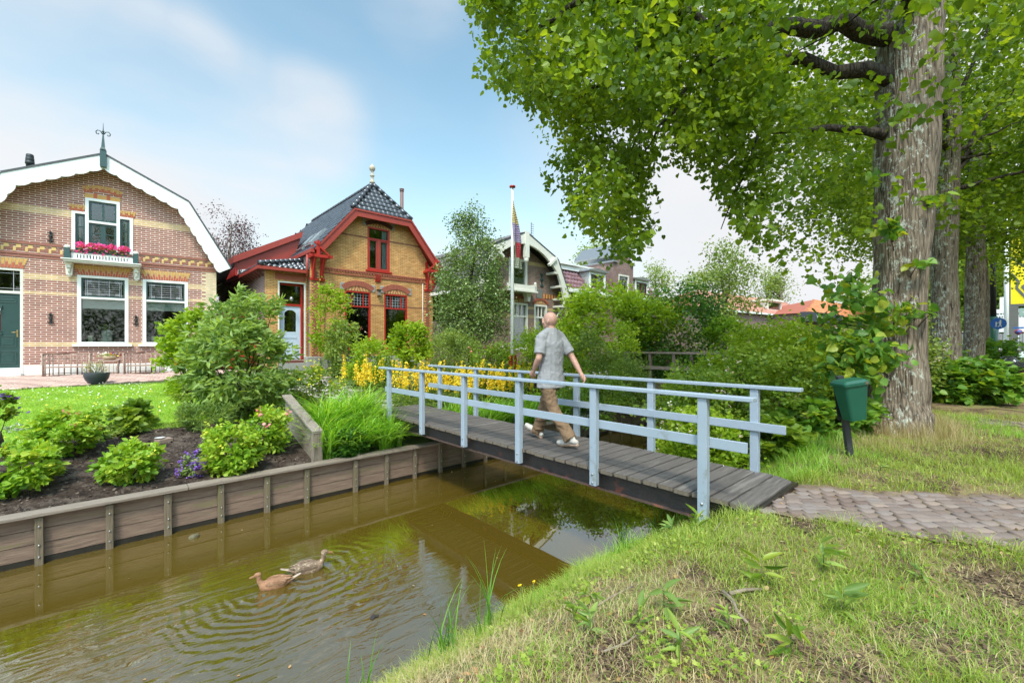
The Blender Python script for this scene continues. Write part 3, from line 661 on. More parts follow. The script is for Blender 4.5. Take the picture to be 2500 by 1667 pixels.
# moulded brick frieze with yellow blocks
zf0, zf1 = F(200, 598+14)[1], F(200, 598)[1]
zf1 = F(60, 597)[1]; zf0 = F(60, 613)[1]
fr = MB()
gl, gr = F(160, 620)[0], F(338, 620)[0]
for (xa, xb) in ((XL+.01, gl), (gr, XR-.01)):
    for (z0, z1) in ((zf1+.015, zf1+.085), (zf0-.10, zf0-.03)): fr.box(xa, xb, -.03, .0, z0, z1, 1)
    fr.box(xa, xb, -.016, 0, zf0-.19, zf0-.12, 1)
x = XL + .02; k = 0
while x < XR - .14:
    hh = zf1 - zf0
    if gl - .14 < x < gr: x += .124; k += 1; continue
    if k % 2 == 0: fr.box(x+.004, x+.105, -.012, 0, zf0+hh*.45, zf1, 0); fr.box(x+.004, x+.115, -.010, 0, zf0+.01, zf0+hh*.36, 1)
    else: fr.box(x+.004, x+.062, -.010, 0, zf0+hh*.12, zf1-.02, 1); 
    if k % 2: fr.box(x+.066, x+.125, -.012, 0, zf0-.01, zf0+hh*.58, 0)
    x += .124; k += 1
fr.build('frieze_course', [M['yb2'] if 'yb2' in M else pmat('pale_yellow_brick', (.66, .46, .19), (.58, .38, .13), 9, .75), pmat('frieze_brick', brickB, brickA, 7, .8)], h1)
for i, (a, b, z, n) in enumerate(((w1[0]+.02, w1[1]-.02, w1[3]+.01, 19), (w2[0]+.02, w2[1]-.02, w2[3]+.01, 18), (dr[0], dr[1]+.01, dr[3]+.01, 16))):
    m = MB(); m.prism([(a-.0, z), (b+.0, z), (b+.1, z+.31), (a-.1, z+.31)], -.006, 0, 2); flat_arch(m, a, b, z, .31, n, .1, -.014, 0, (0, 1)); m.build('lintel', [M['yb'], M['ob'], M['mortar']], h1)
for (a, b, z, n, ri, h) in ((cx0-.03, cx1+.03, ztop+.14, 13, .10, .2), (ux0-.03, cx0-.03, zside+.01, 6, .0, .2), (cx1+.03, ux1+.03, zside+.01, 6, .0, .2)):
    m = MB(); flat_arch(m, a, b, z, h, n, .05, -.014, 0, (0, 1), rise=ri)
    if ri:
        m.box(a+.02, b-.02, -.008, 0, ztop+.005, ztop+.13, 0)
        for t in (.25, .6): m.box(a+(b-a)*t, a+(b-a)*(t+.1), -.012, 0, ztop+.005, ztop+.16, 1)
    m.build('lintel', [M['yb'], M['ob'], M['mortar']], h1)
def leadlight(parent, x0, x1, z0, z1, y):
    m = MB(); w = .011; W_ = x1-x0; H_ = z1-z0
    for t in (.38, .64): m.box(x0+W_*t-w/2, x0+W_*t+w/2, y-.008, y, z0, z1)
    for t in (.16, .3, .44, .58, .72, .86): m.box(x0+.05, x1-.05, y-.007, y, z0+H_*t-w/2, z0+H_*t+w/2)
    for a in (x0+.045, x1-.045-w, x0+.085, x1-.085-w): m.box(a, a+w, y-.009, y, z0, z1)
    for t in (.08, .92): m.box(x0, x1, y-.009, y, z0+H_*t-w/2, z0+H_*t+w/2)
    for xa in (x0+.09, x1-.19):
        for za in (z0+.02, z1-.10):
            for q in range(4): m.box(xa+q*.026, xa+q*.026+.012, y-.010, y, za, za+.08)
    m.build('leadwork', M['lead'], parent)
    for xa in (x0+.008, x1-.04):
        for za in (z0+.005, z1-.06): MB().box(xa, xa+.03, y-.005, y, za, za+.055).build('coloured_pane', M['maroon'], parent)
M['blind'] = pmat('grey_blind', (.62, .62, .60), (.58, .58, .56), 3, .9)
def big_window(w, zt):
    x0, x1, z0, z1 = w
    m = MB(); frame(m, x0+.001, x1-.001, z0, z1-.001, .095, -.012, .11, wb=.07, wt=.08); m.box(x0+.09, x1-.09, .0, .11, zt-.045, zt+.02)
    f = m.build('window', M['white'], h1, bevel=.005)
    m = MB(); frame(m, x0+.095, x1-.095, zt+.021, z1-.081, .045, .03, .09); m.build('sash', M['green'], f)
    MB().box(x0-.10, x1+.10, -.10, .03, z0-.075, z0+.0).build('sill', M['white'], f, bevel=.006)
    MB().box(x0+.13, x1-.13, .07, .076, zt+.06, z1-.12).build('pane', M['glass'], f)
    leadlight(f, x0+.14, x1-.14, zt+.066, z1-.126, .066)
    MB().box(x0+.095, x1-.095, .07, .076, z0+.07, zt-.045).build('pane', M['glass'], f)
    MB().box(x0+.11, x1-.11, .105, .112, zt-.345, zt-.05).build('blind', M['blind'], f)
    return f
zt = F(188, 725)[1]
big_window(w1, zt); big_window(w2, zt)
# upper window
m = MB(); y0, y1f = -.02, .11
m.box(cx0, cx0+.085, y0, y1f, zbot, ztop); m.box(cx1-.085, cx1, y0, y1f, zbot, ztop); m.box(cx0+.085, cx1-.085, y0, y1f, ztop-.085, ztop)
ztr = F(250, 545)[1]; m.box(cx0+.085, cx1-.085, y0, y1f, ztr-.035, ztr+.035)
for a, b in ((ux0, cx0), (cx1, ux1)):
    m.box(a, b, y0+.003, y1f, zside-.07, zside)
    if a < cx0 - .1: m.box(a, a+.085, y0+.003, y1f, zbot, zside-.07)
    else: m.box(b-.085, b, y0+.003, y1f, zbot, zside-.07)
uf = m.build('window', M['white'], h1, bevel=.004)
def glazed(parent, x0, x1, z0, z1, w, y, nx=1, nz=1, mat=None, t=.02, name='sash'):
    m = MB(); frame(m, x0, x1, z0, z1, w, y-.03, y+.02)
    for i in range(1, nx): xx = x0+w+(x1-x0-2*w)*i/nx; m.box(xx-t/2, xx+t/2, y-.022, y+.012, z0+w, z1-w)
    for i in range(1, nz): zz = z0+w+(z1-z0-2*w)*i/nz; m.box(x0+w, x1-w, y-.02, y+.01, zz-t/2, zz+t/2)
    o = m.build(name, mat, parent)
    MB().box(x0+w*.5, x1-w*.5, y+.0, y+.005, z0+w*.5, z1-w*.5).build('pane', M['glass'], parent); return o
glazed(uf, cx0+.086, cx1-.086, ztr+.036, ztop-.086, .05, .06, 2, 1, M['green'], .05)
xm = (cx0+cx1)/2
glazed(uf, cx0+.086, xm, zbot, ztr-.036, .06, .06, 1, 3, M['green'], .03); glazed(uf, xm+.002, cx1-.086, zbot, ztr-.036, .06, .06, 1, 3, M['green'], .03)
glazed(uf, ux0+.086, cx0-.001, zbot, zside-.071, .05, .07, 1, 3, M['green'], .03); glazed(uf, cx1+.001, ux1-.086, zbot, zside-.071, .05, .07, 1, 3, M['green'], .03)
for a, b in ((ux0+.15, cx0-.12), (cx1+.10, ux1-.16)): MB().box(a, b, .15, .17, zbot, zside-.08).build('curtain', M['curtain'], uf)
# flower balcony under it
bx0, bx1 = F(163, 628, -.32)[0], F(334, 645, -.32)[0]; bzt = F(170, 613, -.3)[1]; bzb = F(170, 634, -.3)[1]
m = MB(); m.box(bx0+.1, bx1-.1, -.34, -.31, bzb+.02, bzt-.03); m.box(bx0+.1, bx1-.1, -.345, -.30, bzt-.055, bzt-.03)
m.box(bx0+.1, bx0+.13, -.31, 0, bzb+.02, bzt-.03); m.box(bx1-.13, bx1-.1, -.31, 0, bzb+.02, bzt-.03)
bal = m.build('flower_balcony', M['white'], h1)
m = MB()
n = 17
for i in range(n):
    xx = bx0+.24 + (bx1-bx0-.48)*i/(n-1); m.box(xx-.011, xx+.011, -.344, -.339, bzb+.07, bzt-.09)
m.build('slots', M['iron'], bal)
MB().box(bx0+.05, bx1-.05, -.36, 0, bzt-.029, bzt+.0).build('ledge', M['green'], bal)
m = MB(); m.prism([(bx0-.12, bzb-.0), (bx1+.12, bzb-.0), (bx1+.12, bzb+.03), (bx0-.12, bzb+.03)], -.46, 0); m.prism([(bx0-.06, bzb-.06), (bx1+.06, bzb-.06), (bx1+.1, bzb-.001), (bx0-.1, bzb-.001)], -.40, 0)
m.build('cornice', M['white'], bal, bevel=.006)
for xx in (bx0+.02, bx1-.02):
    m = MB(); m.bar((xx, -.37, bzb+.031), (xx, -.37, bzt+.10), .15, .15, w2=.11, h2=.11); m.build('pedestal', M['green'], bal)
    MB().ball((xx, -.37, bzt+.115), (.085, .085, .055)).build('cap', M['white'], bal)
    m = MB(); m.prism([(xx-.07, bzb-.46), (xx+.07, bzb-.46), (xx+.09, bzb-.07), (xx-.09, bzb-.07)], -.14, 0); m.box(xx-.055, xx+.055, -.24, -.14, bzb-.24, bzb-.07); m.ball((xx, -.16, bzb-.30), (.045, .05, .10)); m.ball((xx, -.07, bzb-.47), (.055, .06, .06)); m.box(xx-.085, xx+.085, -.26, -.02, bzb-.12, bzb-.07)
    m.build('console', M['cream'], bal, bevel=.006)
# wall anchors
for (px, py) in ((124, 579), (124, 778), (332, 783)):
    x, z = F(px, py); m = MB(); m.box(x-.022, x+.022, -.035, -.002, z-.16, z+.16)
    for s in (-1, 1):
        m.tube([(x, -.03, z+s*.10), (x+.05, -.035, z+s*.125), (x+.065, -.035, z+s*.10)], .013, 6); m.tube([(x, -.03, z+s*.10), (x-.05, -.035, z+s*.125), (x-.065, -.035, z+s*.10)], .013, 6); m.ball((x, -.035, z+s*.15), (.03, .02, .025))
    m.ball((x, -.035, z+.02), (.05, .03, .03)); m.ball((x, -.035, z-.03), (.042, .03, .025)); m.build('wall_anchor', M['iron'], h1)
# door
dx0, dx1, dz0, dz1 = dr; zdl = F(30, 714)[1]
m = MB(); frame(m, dx0, dx1, dz0, dz1, .06, .0, .12, wb=.001); m.box(dx0+.06, dx1-.06, .01, .12, zdl-.03, zdl+.05); m.build('door_frame', M['cream'], h1)
m = MB(); m.box(dx0+.061, dx1-.061, .05, .095, dz0, zdl-.031)
pw_ = dx1-dx0-.12
for (za, zc) in ((.12, .5), (.62, .95), (1.95, 2.13)):
    for (ta, tb) in ((.08, .47), (.53, .92)) if za < 1.5 else ((.08, .92),):
        xa, xb = dx0+.06+pw_*ta, dx0+.06+pw_*tb; frame(m, xa, xb, dz0+za, dz0+zc, .025, .040, .051); m.box(xa+.06, xb-.06, .043, .051, dz0+za+.06, dz0+zc-.06)
m.box(dx0+.3, dx1-.42, .02, .05, dz0+1.78, dz0+1.86); m.box(dx0+.32, dx1-.44, .015, .05, dz0+1.07, dz0+1.10); m.box(dx0+.30, dx1-.42, .025, .05, dz0+.99, dz0+1.05)
door = m.build('door', M['green'], h1, bevel=.004)
MB().box(dx0+.34, dx1-.46, .044, .049, dz0+1.12, dz0+1.76).build('pane', M['maroon'], door)
m = MB(); m.box(dx1-.14, dx1-.105, .035, .05, dz0+.93, dz0+1.14); m.tube([(dx1-.12, .03, dz0+1.07), (dx1-.12, -.01, dz0+1.07), (dx1-.24, -.01, dz0+1.065)], .010, 8); m.build('handle', pmat('brass', (.5, .36, .16), (.4, .28, .12), 5, .35, metal=.8), door)
MB().tube([(dx1-.46, .0, dz0+1.78), (dx1-.46, .0, dz0+1.60)], .008, 6).build('bell_pull', M['steel'], door)
m = MB(); m.box(dx0+.06, dx1-.06, .06, .066, zdl+.05, dz1-.06); p = m.build('fanlight', M['glass'], h1)
m = MB()
for t in (.2, .5, .8): m.box(dx0+(dx1-dx0)*t, dx0+(dx1-dx0)*t+.012, .05, .058, zdl+.05, dz1-.06)
m.box(dx0+.06, dx1-.06, .05, .057, zdl+.12, zdl+.13); m.box(dx0+.06, dx1-.06, .05, .057, dz1-.15, dz1-.14); m.build('leadwork', M['lead'], p)
m = MB(); m.box(dx0-.08, dx1+.02, -.30, .14, -.2, dz0*.52); m.box(dx0-.04, dx1-.0, -.03, .14, dz0*.52, dz0); m.build('doorstep', M['white'], h1, bevel=.01)
# bargeboards with scalloped lower edge
m = MB(); bw_ = .40
def scallop(a, b, inw):
    a = Vector((a[0], 0, a[1])); b = Vector((b[0], 0, b[1])); d = (b-a); L_ = d.length; d.normalize(); nrm = Vector((d.z, 0, -d.x)); n = max(2, round(L_/.30)); pts = []
    for i in range(n):
        for t, k in ((0, 0), (.12, -.035), (.3, .028), (.6, .045), (.88, .03), (.999, 0)):
            q = a + d * (L_*(i+t)/n) + nrm * (inw + k); pts.append((q.x, q.z))
    return pts
inn = []
ob = outer_b
def offs(P, w):
    out = []
    for i, p in enumerate(P):
        a = Vector(P[max(i-1, 0)]); b = Vector(P[min(i+1, len(P)-1)]); p = Vector(p)
        d1 = (p-a).normalized() if i else (b-p).normalized(); d2 = (b-p).normalized() if i < len(P)-1 else d1
        n1 = Vector((d1.y, -d1.x)); n2 = Vector((d2.y, -d2.x)); nn = (n1+n2).normalized(); out.append(p + nn * (w / max(.3, nn.dot(n1))))
    return out
iw = offs(ob, bw_)
for i in range(4):
    a, b = ob[i], ob[i+1]; ia, ib = iw[i], iw[i+1]
    L_ = (ib-ia).length; n = max(2, round(L_/.34)); d = (ib-ia)/L_; nr = Vector((d.y, -d.x)); low = []
    for q in range(n):
        for t, k in ((0, -.012), (.04, .0), (.2, .024), (.5, .04), (.8, .028), (.96, .0)): low.append(ia + d*(L_*(q+t)/n) + nr*k)
    low.append(ib)
    bd = MB(); up = []
    for q, p in enumerate(low):
        t = (p-ia).dot(d)/L_; up.append(Vector(a) + (Vector(b)-Vector(a))*t)
    bd.strip([tuple(u) for u in up], [tuple(p) for p in low], brd, brd+.035)
    bd.build('bargeboard', M['white'], h1)
# soffit behind the boards
m = MB()
for i in range(4):
    a, b = iw[i], iw[i+1]; k = .75
    a = Vector(ob[i]) + (a-Vector(ob[i]))*k; b = Vector(ob[i+1]) + (b-Vector(ob[i+1]))*k
    m.add([(a.x, brd+.035, a.y), (b.x, brd+.035, b.y), (b.x, 0, b.y), (a.x, 0, a.y)], [(0,1,2,3), (3,2,1,0)][:1])
m.build('soffit', M['cream'], h1)
M['darktile'] = pmat('dark_roof_tile', (.05, .05, .055), (.08, .08, .085), 6, .4, .2)
rf = MB()
for i in range(4):
    a, b = ob[i], ob[i+1]; d = (Vector(b)-Vector(a)).normalized(); nr = Vector((-d.y, d.x)) * .05
    rf.add([(a[0], brd-.02, a[1]), (b[0], brd-.02, b[1]), (b[0], 9.2, b[1]), (a[0], 9.2, a[1]), (a[0]+nr.x, brd-.02, a[1]+nr.y), (b[0]+nr.x, brd-.02, b[1]+nr.y), (b[0]+nr.x, 9.2, b[1]+nr.y), (a[0]+nr.x, 9.2, a[1]+nr.y)],
           [(0,3,2,1), (4,5,6,7), (0,1,5,4), (2,3,7,6), (0,4,7,3), (1,2,6,5)])
rf.build('roof', M['darktile'], h1)
# finial
m = MB(); yb = brd-.05; zt0 = az-.42
m.box(ax_-.075, ax_+.075, yb-.04, yb+.06, zt0, az+.12); m.bar((ax_, yb, az+.12), (ax_, yb, az+.20), .13, .13, w2=.09, h2=.09)
m.bar((ax_, yb, az+.20), (ax_, yb, az+.62), .085, .085, w2=.028, h2=.028); m.tube([(ax_, yb, az+.6), (ax_, yb, az+.98)], [.018, .004], 6)
for s in (-1, 1):
    pts = [(ax_+s*(.01+.085*math.sin(t)+(.06 if t > 1.5 else .04*t)), yb, az+.60+.09*(1-math.cos(t*1.5))-.03*t) for t in np.linspace(0, 2.1, 9)]
    cpts = [(ax_ + s*.02, yb, az+.62), (ax_+s*.06, yb, az+.70), (ax_+s*.13, yb, az+.72), (ax_+s*.17, yb, az+.66), (ax_+s*.155, yb, az+.60), (ax_+s*.115, yb, az+.59), (ax_+s*.10, yb, az+.625)]
    m.tube(cpts, .014, 6)
m.ball((ax_, yb, az+.70), .035)
m.build('finial', M['green'], h1)
x, z = F(73, 406, 1.0); m = MB()
m.lathe([(.09, -.5), (.09, .05), (.11, .06), (.11, .14), (.095, .15), (.105, .17), (.10, .25), (.09, .27), (.095, .29), (.088, .36), (.07, .38)], (x, 1.0, z), 14); m.build('vent_pipe', M['iron'], h1)
# ---------------------------------------------------------------- tiled roofs, tile by tile
def tiles(name, O, U, V, poly, tw, th, mat, parent=None, seed=1, amp=.028, lip=.022, flat=False):
    """pantiles over the slope O + u*U + v*V inside poly (u, v); V points up the slope"""
    O = Vector(O); U = Vector(U).normalized(); V = Vector(V).normalized(); Nn = U.cross(V).normalized()
    rr = np.random.default_rng(seed); us = [p[0] for p in poly]; vs_ = [p[1] for p in poly]
    i0, i1 = math.floor(min(us)/tw)-1, math.ceil(max(us)/tw)+1; j0, j1 = math.floor(min(vs_)/th)-1, math.ceil(max(vs_)/th)+1
    ii, jj = np.meshgrid(np.arange(i0, i1), np.arange(j0, j1)); cu = (ii.ravel()+.5)*tw; cv = (jj.ravel()+.5)*th
    k = inpoly(cu, cv, poly); cu = cu[k]; cv = cv[k]; n = len(cu)
    tp = np.linspace(0, 1, 7); prof = amp*(np.sin(tp*2*np.pi*.98+.3)) if not flat else np.zeros(7)
    rows = []
    for (v0, h) in ((-.5*th, -.004), (-.5*th, lip), (.56*th, .002)):
        rows.append(np.stack([(tp-.5)*tw*1.02, np.full(7, v0), prof + h], 1))
    T = np.concatenate(rows)                                         # 21 verts
    j = rr.normal(0, .003, (n, 1)); tilt = rr.normal(0, .012, (n, 1))
    uu = cu[:, None] + T[None, :, 0]; vv = cv[:, None] + T[None, :, 1] + j; hh = T[None, :, 2] + j + tilt * T[None, :, 0]
    A = np.array(O)[None, None] + uu[..., None]*np.array(U) + vv[..., None]*np.array(V) + hh[..., None]*np.array(Nn)
    fs = [(r*7+c, r*7+c+1, (r+1)*7+c+1, (r+1)*7+c) for r in range(2) for c in range(6)]
    base = (np.arange(n)*21)[:, None]; loops = np.concatenate([base + np.array(f)[None] for f in fs], 1).ravel()
    return fast_mesh(name, A.reshape(-1, 3), loops, np.full(n*12, 4), mat, parent, None, np.repeat(rr.random(n), 12), smooth=False)
def ridge(name, a, b, r, mat, parent, step=.33):
    a = Vector(a); b = Vector(b); L_ = (b-a).length; n = max(2, int(L_/step)); d = (b-a)/L_; m = MB()
    for i in range(n):
        p = a + d*(L_*i/n); q = a + d*(L_*(i+1.12)/n); m.tube([p, q], [r*1.12, r*.9], 10)
    return m.build(name, mat, parent)
def tilemat(name, cols, rough=.3, coat=0, spec=.5):
    m = leafmat(name, cols, rough=rough, trans=0, spec=spec); m.node_tree.nodes['Principled BSDF'].inputs['Coat Weight'].default_value = coat; return m
M['glazed'] = tilemat('glazed_dark_tile', [(.030, .034, .042), (.045, .05, .06), (.06, .065, .075)], .30, .3, .7)
M['red'] = pmat('brick_red_paint', (.34, .048, .030), (.29, .04, .026), 4, .42, .06); M['redbr'] = pmat('bright_red_paint', (.42, .028, .018), (.36, .022, .015), 4, .35, .05)
M['stone'] = pmat('grey_stone', (.34, .33, .30), (.25, .245, .22), 12, .8, .3); M['doorblue'] = pmat('light_blue_door', (.48, .56, .66), (.44, .52, .62), 3, .4)
M['rbrick'] = pmat('red_brick', (.36, .10, .055), (.28, .075, .045), 14, .8, .3)
M['gutter'] = pmat('dark_red_gutter', (.16, .05, .04), (.12, .04, .03), 4, .4)

H2 = House(720, 16.5, 2400, 1.56); F = H2.F
h2 = thing('villa', 'yellow brick villa with red bargeboards and glossy dark tiled roof', 'house', H2.o, H2.rot)
x0 = F(757, 800)[0]; x1 = F(1054, 800)[0]; xm = (x0 + x1)/2
oy = -.42
pL = F(762, 611, oy); pH = F(865, 509, oy); pH2 = F(1005, 537, oy); pR = F(1073, 646, oy)
xm = (pH[0] + pH2[0]) / 2; hw = (pH2[0] - pH[0]) / 2; ew = (pR[0] - pL[0]) / 2; ze = (pL[1] + pR[1]) / 2; zh = (pH[1] + pH2[1]) / 2
ya = .75; zr = F(903, 455, ya)[1]; yback = 10.6; zr = zh + (zh - ze) * hw / (ew - hw) * 1.0
print('H2', x0, x1, xm, hw, ew, ze, zh, zr, F(903, 455, ya))
ybr1 = (.70, .39, .14); ybr2 = (.55, .26, .08); drk = (.20, .055, .035)
def z2(px, py): return F(px, py)[1]
M['brick2'] = brickmat('ochre_brick', ybr1, ybr2, (.26, .15, .07), .215, .06, .009, [(z2(828, 571), z2(828, 567), drk), (z2(1000, 752.5), z2(1000, 749), drk)],
    quoin=[(x0+.10, x0+.24, .06, (.27, .065, .045), z2(790, 664)), (x1-.34, x1-.18, .06, (.27, .065, .045), z2(1050, 690))], bump=.3)
lw = [F(841, 705) + F(910, 900), None]
wA = (F(841.5, 760)[0], F(905, 760)[0], .72, F(872, 708)[1]); wB = (F(938, 760)[0], F(994.5, 760)[0], .72, F(966, 721)[1])
zt_ = (wA[3] + wB[3]) / 2; wA = (wA[0], wA[1], .72, zt_); wB = (wB[0], wB[1], .72, zt_)
wU = (F(897, 600)[0], F(951.5, 600)[0], F(920, 661)[1], F(920, 556.5)[1])
zc = ze - .12
gb = [(x0, 0), (x1, 0), (x1, zc), (xm+hw+.02, zh-.16), (xm-hw-.02, zh-.16), (x0, zc)]
mb = MB(); holed(mb, gb, [arch(wA[0], wA[1], wA[2], wA[3], .0001), arch(wB[0], wB[1], wB[2], wB[3], .0001), rect(*wU)], 0, .13)
mb.build('front_wall', M['brick2'], h2)
M['brickp'] = brickmat('purple_brown_brick', (.17, .095, .085), (.125, .072, .068), (.42, .37, .34), .215, .06, .007, bump=.3)
mb = MB(); 
mb.add([(x1, 0, 0), (x1, yback, 0), (x1, yback, zc), (x1, 0, zc)], [(0,1,2,3)]); mb.add([(x0, 0, 0), (x0, yback, 0), (x0, yback, zc), (x0, 0, zc)], [(3,2,1,0)])
mb.add([(x0, yback, 0), (x1, yback, 0), (x1, yback, zc), (x0, yback, zc)], [(3,2,1,0)][:1]); mb.build('side_wall', M['brickp'], h2)
room(x0+.1, x1-.1, .3, 3.2, h2, .2, 3); room(wU[0]-.5, wU[1]+.5, wU[2]-.3, wU[3]+.15, h2, .2, 2)
mb = MB(); mb.box(x0-.16, x0+.34, -.15, .25, -.2, .42); mb.build('stone_base', M['stone'], h2, bevel=.02)
mb = MB(); mb.box(x0+.345, x1+.03, -.05, 0, -.2, .40); mb.build('plinth', M['stone'], h2)
MB().box(x0-.02, x0+.34, -.06, -.001, .42, z2(790, 662)).build('pilaster', M['brick2'], h2); MB().box(x1-.36, x1+.02, -.06, -.001, 0, z2(1040, 690)).build('pilaster', M['brick2'], h2)
# string course with dentils
zs = z2(900, 666.5); m = MB(); m.box(x0+.34, x1-.36, -.05, 0, zs-.02, zs+.03); m.box(x0+.34, x1-.36, -.035, 0, zs-.19, zs-.14)
x = x0+.36
while x < x1-.42: m.box(x, x+.06, -.045, 0, zs-.10, zs-.021); x += .115
m.build('string_course', M['rbrick'], h2)
def arch_head(parent, a, b, z, rise, h, n, mats, keys=True):
    w = b-a; r = (w*w/4+rise*rise)/(2*rise); cx = (a+b)/2; cz = z+rise-r; a0 = math.asin(min(1, w/2/r)); m = MB()
    for i in range(n):
        t0 = -a0 + 2*a0*(i+.06)/n; t1 = -a0 + 2*a0*(i+.94)/n
        m.prism([(cx+r*math.sin(t0), cz+r*math.cos(t0)), (cx+r*math.sin(t1), cz+r*math.cos(t1)), (cx+(r+h)*math.sin(t1), cz+(r+h)*math.cos(t1)), (cx+(r+h)*math.sin(t0), cz+(r+h)*math.cos(t0))], -.04, 0, 0)
    o = m.build('arch', mats[0], parent)
    t = MB(); t.prism([(a, z-.01), (b, z-.01)] + [(cx+r*math.sin(a0-2*a0*i/8), cz+r*math.cos(a0-2*a0*i/8)) for i in range(9)], -.008, 0)
    nn = 9
    for i in range(nn):
        xa = a + w*(i+.1)/nn; s = 1 if i < nn/2 else -1; top = z + rise*(1-(2*(i+.5)/nn-1)**2)
        t.prism([(xa, z+.005), (xa+.04, z+.005), (xa+.04+s*.05, top-.01), (xa+s*.05, top-.01)], -.016, 0, 1)
    t.build('tympanum', [mats[1], mats[2]], parent)
    if keys:
        for xx in (a-.17, b+.0):
            k = MB(); k.box(xx, xx+.17, -.03, 0, z-.0, z+.30); k.build('springer_stone', M['stone'], parent, bevel=.006)
M['tymp'] = pmat('light_ochre', (.60, .36, .14), (.5, .28, .1), 20, .8)
for w in (wA, wB): arch_head(h2, w[0]-.02, w[1]+.02, w[3]+.01, .20, .22, 20, (M['rbrick'], M['tymp'], M['rbrick']))
arch_head(h2, wU[0]-.06, wU[1]+.06, wU[3]+.01, .16, .16, 18, (pmat('dark_brick', (.12, .04, .03), (.09, .03, .025), 14, .8), M['tymp'], M['rbrick']))
def win2(w, ztr, upper):
    m = MB(); frame(m, w[0]+.001, w[1]-.001, w[2], w[3]-.001, .07, .0, .12, wb=.06); m.box(w[0]+.07, w[1]-.07, .0, .12, ztr-.03, ztr+.03)
    f = m.build('window', M['redbr'], h2, bevel=.004); MB().box(w[0]-.08, w[1]+.08, -.07, .0, w[2]-.07, w[2]).build('sill', M['redbr'], f)
    MB().box(w[0]+.07, w[1]-.07, .07, .076, ztr+.03, w[3]-.07).build('pane', M['glass'], f); MB().box(w[0]+.07, w[1]-.07, .07, .076, w[2]+.06, ztr-.03).build('pane', M['glass'], f)
    return f
ztr2 = z2(872, 748)
for w in (wA, wB):
    f = win2(w, ztr2, 0); m = MB(); W_ = w[1]-w[0]-.14
    for t in (.25, .76): m.box(w[0]+.07+W_*t-.018, w[0]+.07+W_*t+.018, .03, .1, ztr2+.031, w[3]-.071)
    m.build('mullion', M['redbr'], f); m = MB()
    rr = random.Random(4)
    for t in (.1, .36, .5, .63, .88): m.box(w[0]+.07+W_*t-.005, w[0]+.07+W_*t+.005, .06, .066, ztr2+.03, w[3]-.07)
    for t in (.2, .42, .6, .85): m.box(w[0]+.07, w[1]-.07, .06, .066, ztr2+.03+(w[3]-.1-ztr2)*t-.005, ztr2+.03+(w[3]-.1-ztr2)*t+.005)
    m.build('leadwork', M['lead'], f)
ztu = z2(920, 585); f = win2(wU, ztu, 1); m = MB(); xc = (wU[0]+wU[1])/2; m.box(xc-.06, xc+.06, -.005, .1, wU[2]+.06, ztu-.031); frame(m, wU[0]+.071, xc-.061, wU[2]+.061, ztu-.031, .045, .02, .09); frame(m, xc+.061, wU[1]-.071, wU[2]+.061, ztu-.031, .045, .02, .09); m.build('casement', M['red'], f)
MB().box(wU[1]-.30, wU[1]-.10, .13, .16, wU[2]+.06, wU[3]-.08).build('curtain', pmat('blue_grey_curtain', (.42, .48, .55), (.3, .34, .4), 1.5, .9, stretch=(9, 9, .4)), f)
x, z = F(922, 679); m = MB(); frame(m, x-.12, x+.12, z-.16, z+.15, .02, -.05, -.005)
for i in range(6): m.box(x-.1, x+.1, -.045, -.005, z-.13+i*.045, z-.11+i*.045)
m.build('vent_grille', M['redbr'], h2)
# bird box
x, z = F(923, 713); bx_ = thing('bird_box', 'small wooden bird box hung between the two ground floor windows of the villa', 'bird box', H2.o + H2.x*x + H2.y*(-.03) + Vector((0, 0, z-.15)), H2.rot)
m = MB(); m.box(-.07, .07, -.13, 0, 0, .22); m.build('box', M['capwood'], bx_); m = MB(); m.prism([(-.1, .22), (.1, .22), (.1, .245), (-.1, .245)], -.18, 0); m.build('lid', M['iron'], bx_); MB().ball((0, -.131, .14), (.022, .004, .022)).build('hole', M['dark'], bx_)
# bargeboards
bo2 = [(xm-ew, ze), (xm-hw, zh), (xm+hw, zh), (xm+ew, ze)]; iw2 = offs([Vector(p) for p in bo2], .30)
for i in range(3):
    m = MB(); m.prism([tuple(bo2[i]), tuple(bo2[i+1]), tuple(iw2[i+1]), tuple(iw2[i])], oy, oy+.05)
    e = offs([Vector(p) for p in bo2], .07); m.prism([tuple(bo2[i]), tuple(bo2[i+1]), tuple(e[i+1]), tuple(e[i])], oy-.035, oy)
    m.build('bargeboard', M['red'], h2)
m = MB()
for i in range(3):
    a, b = [Vector(bo2[q])*.5 + Vector(iw2[q])*.5 for q in (i, i+1)]; m.add([(a.x, oy+.05, a.y), (b.x, oy+.05, b.y), (b.x, 0.1, b.y), (a.x, .1, a.y)], [(0,1,2,3)])
m.build('soffit', M['red'], h2)
# roof slopes
sl_ = Vector((ew-hw, 0, zh-ze)).normalized(); Lr = (Vector((xm, 0, zr)) - Vector((xm-ew, 0, ze))).length
Ltot = Lr; kk = Vector((ew, 0, zr-ze)); 
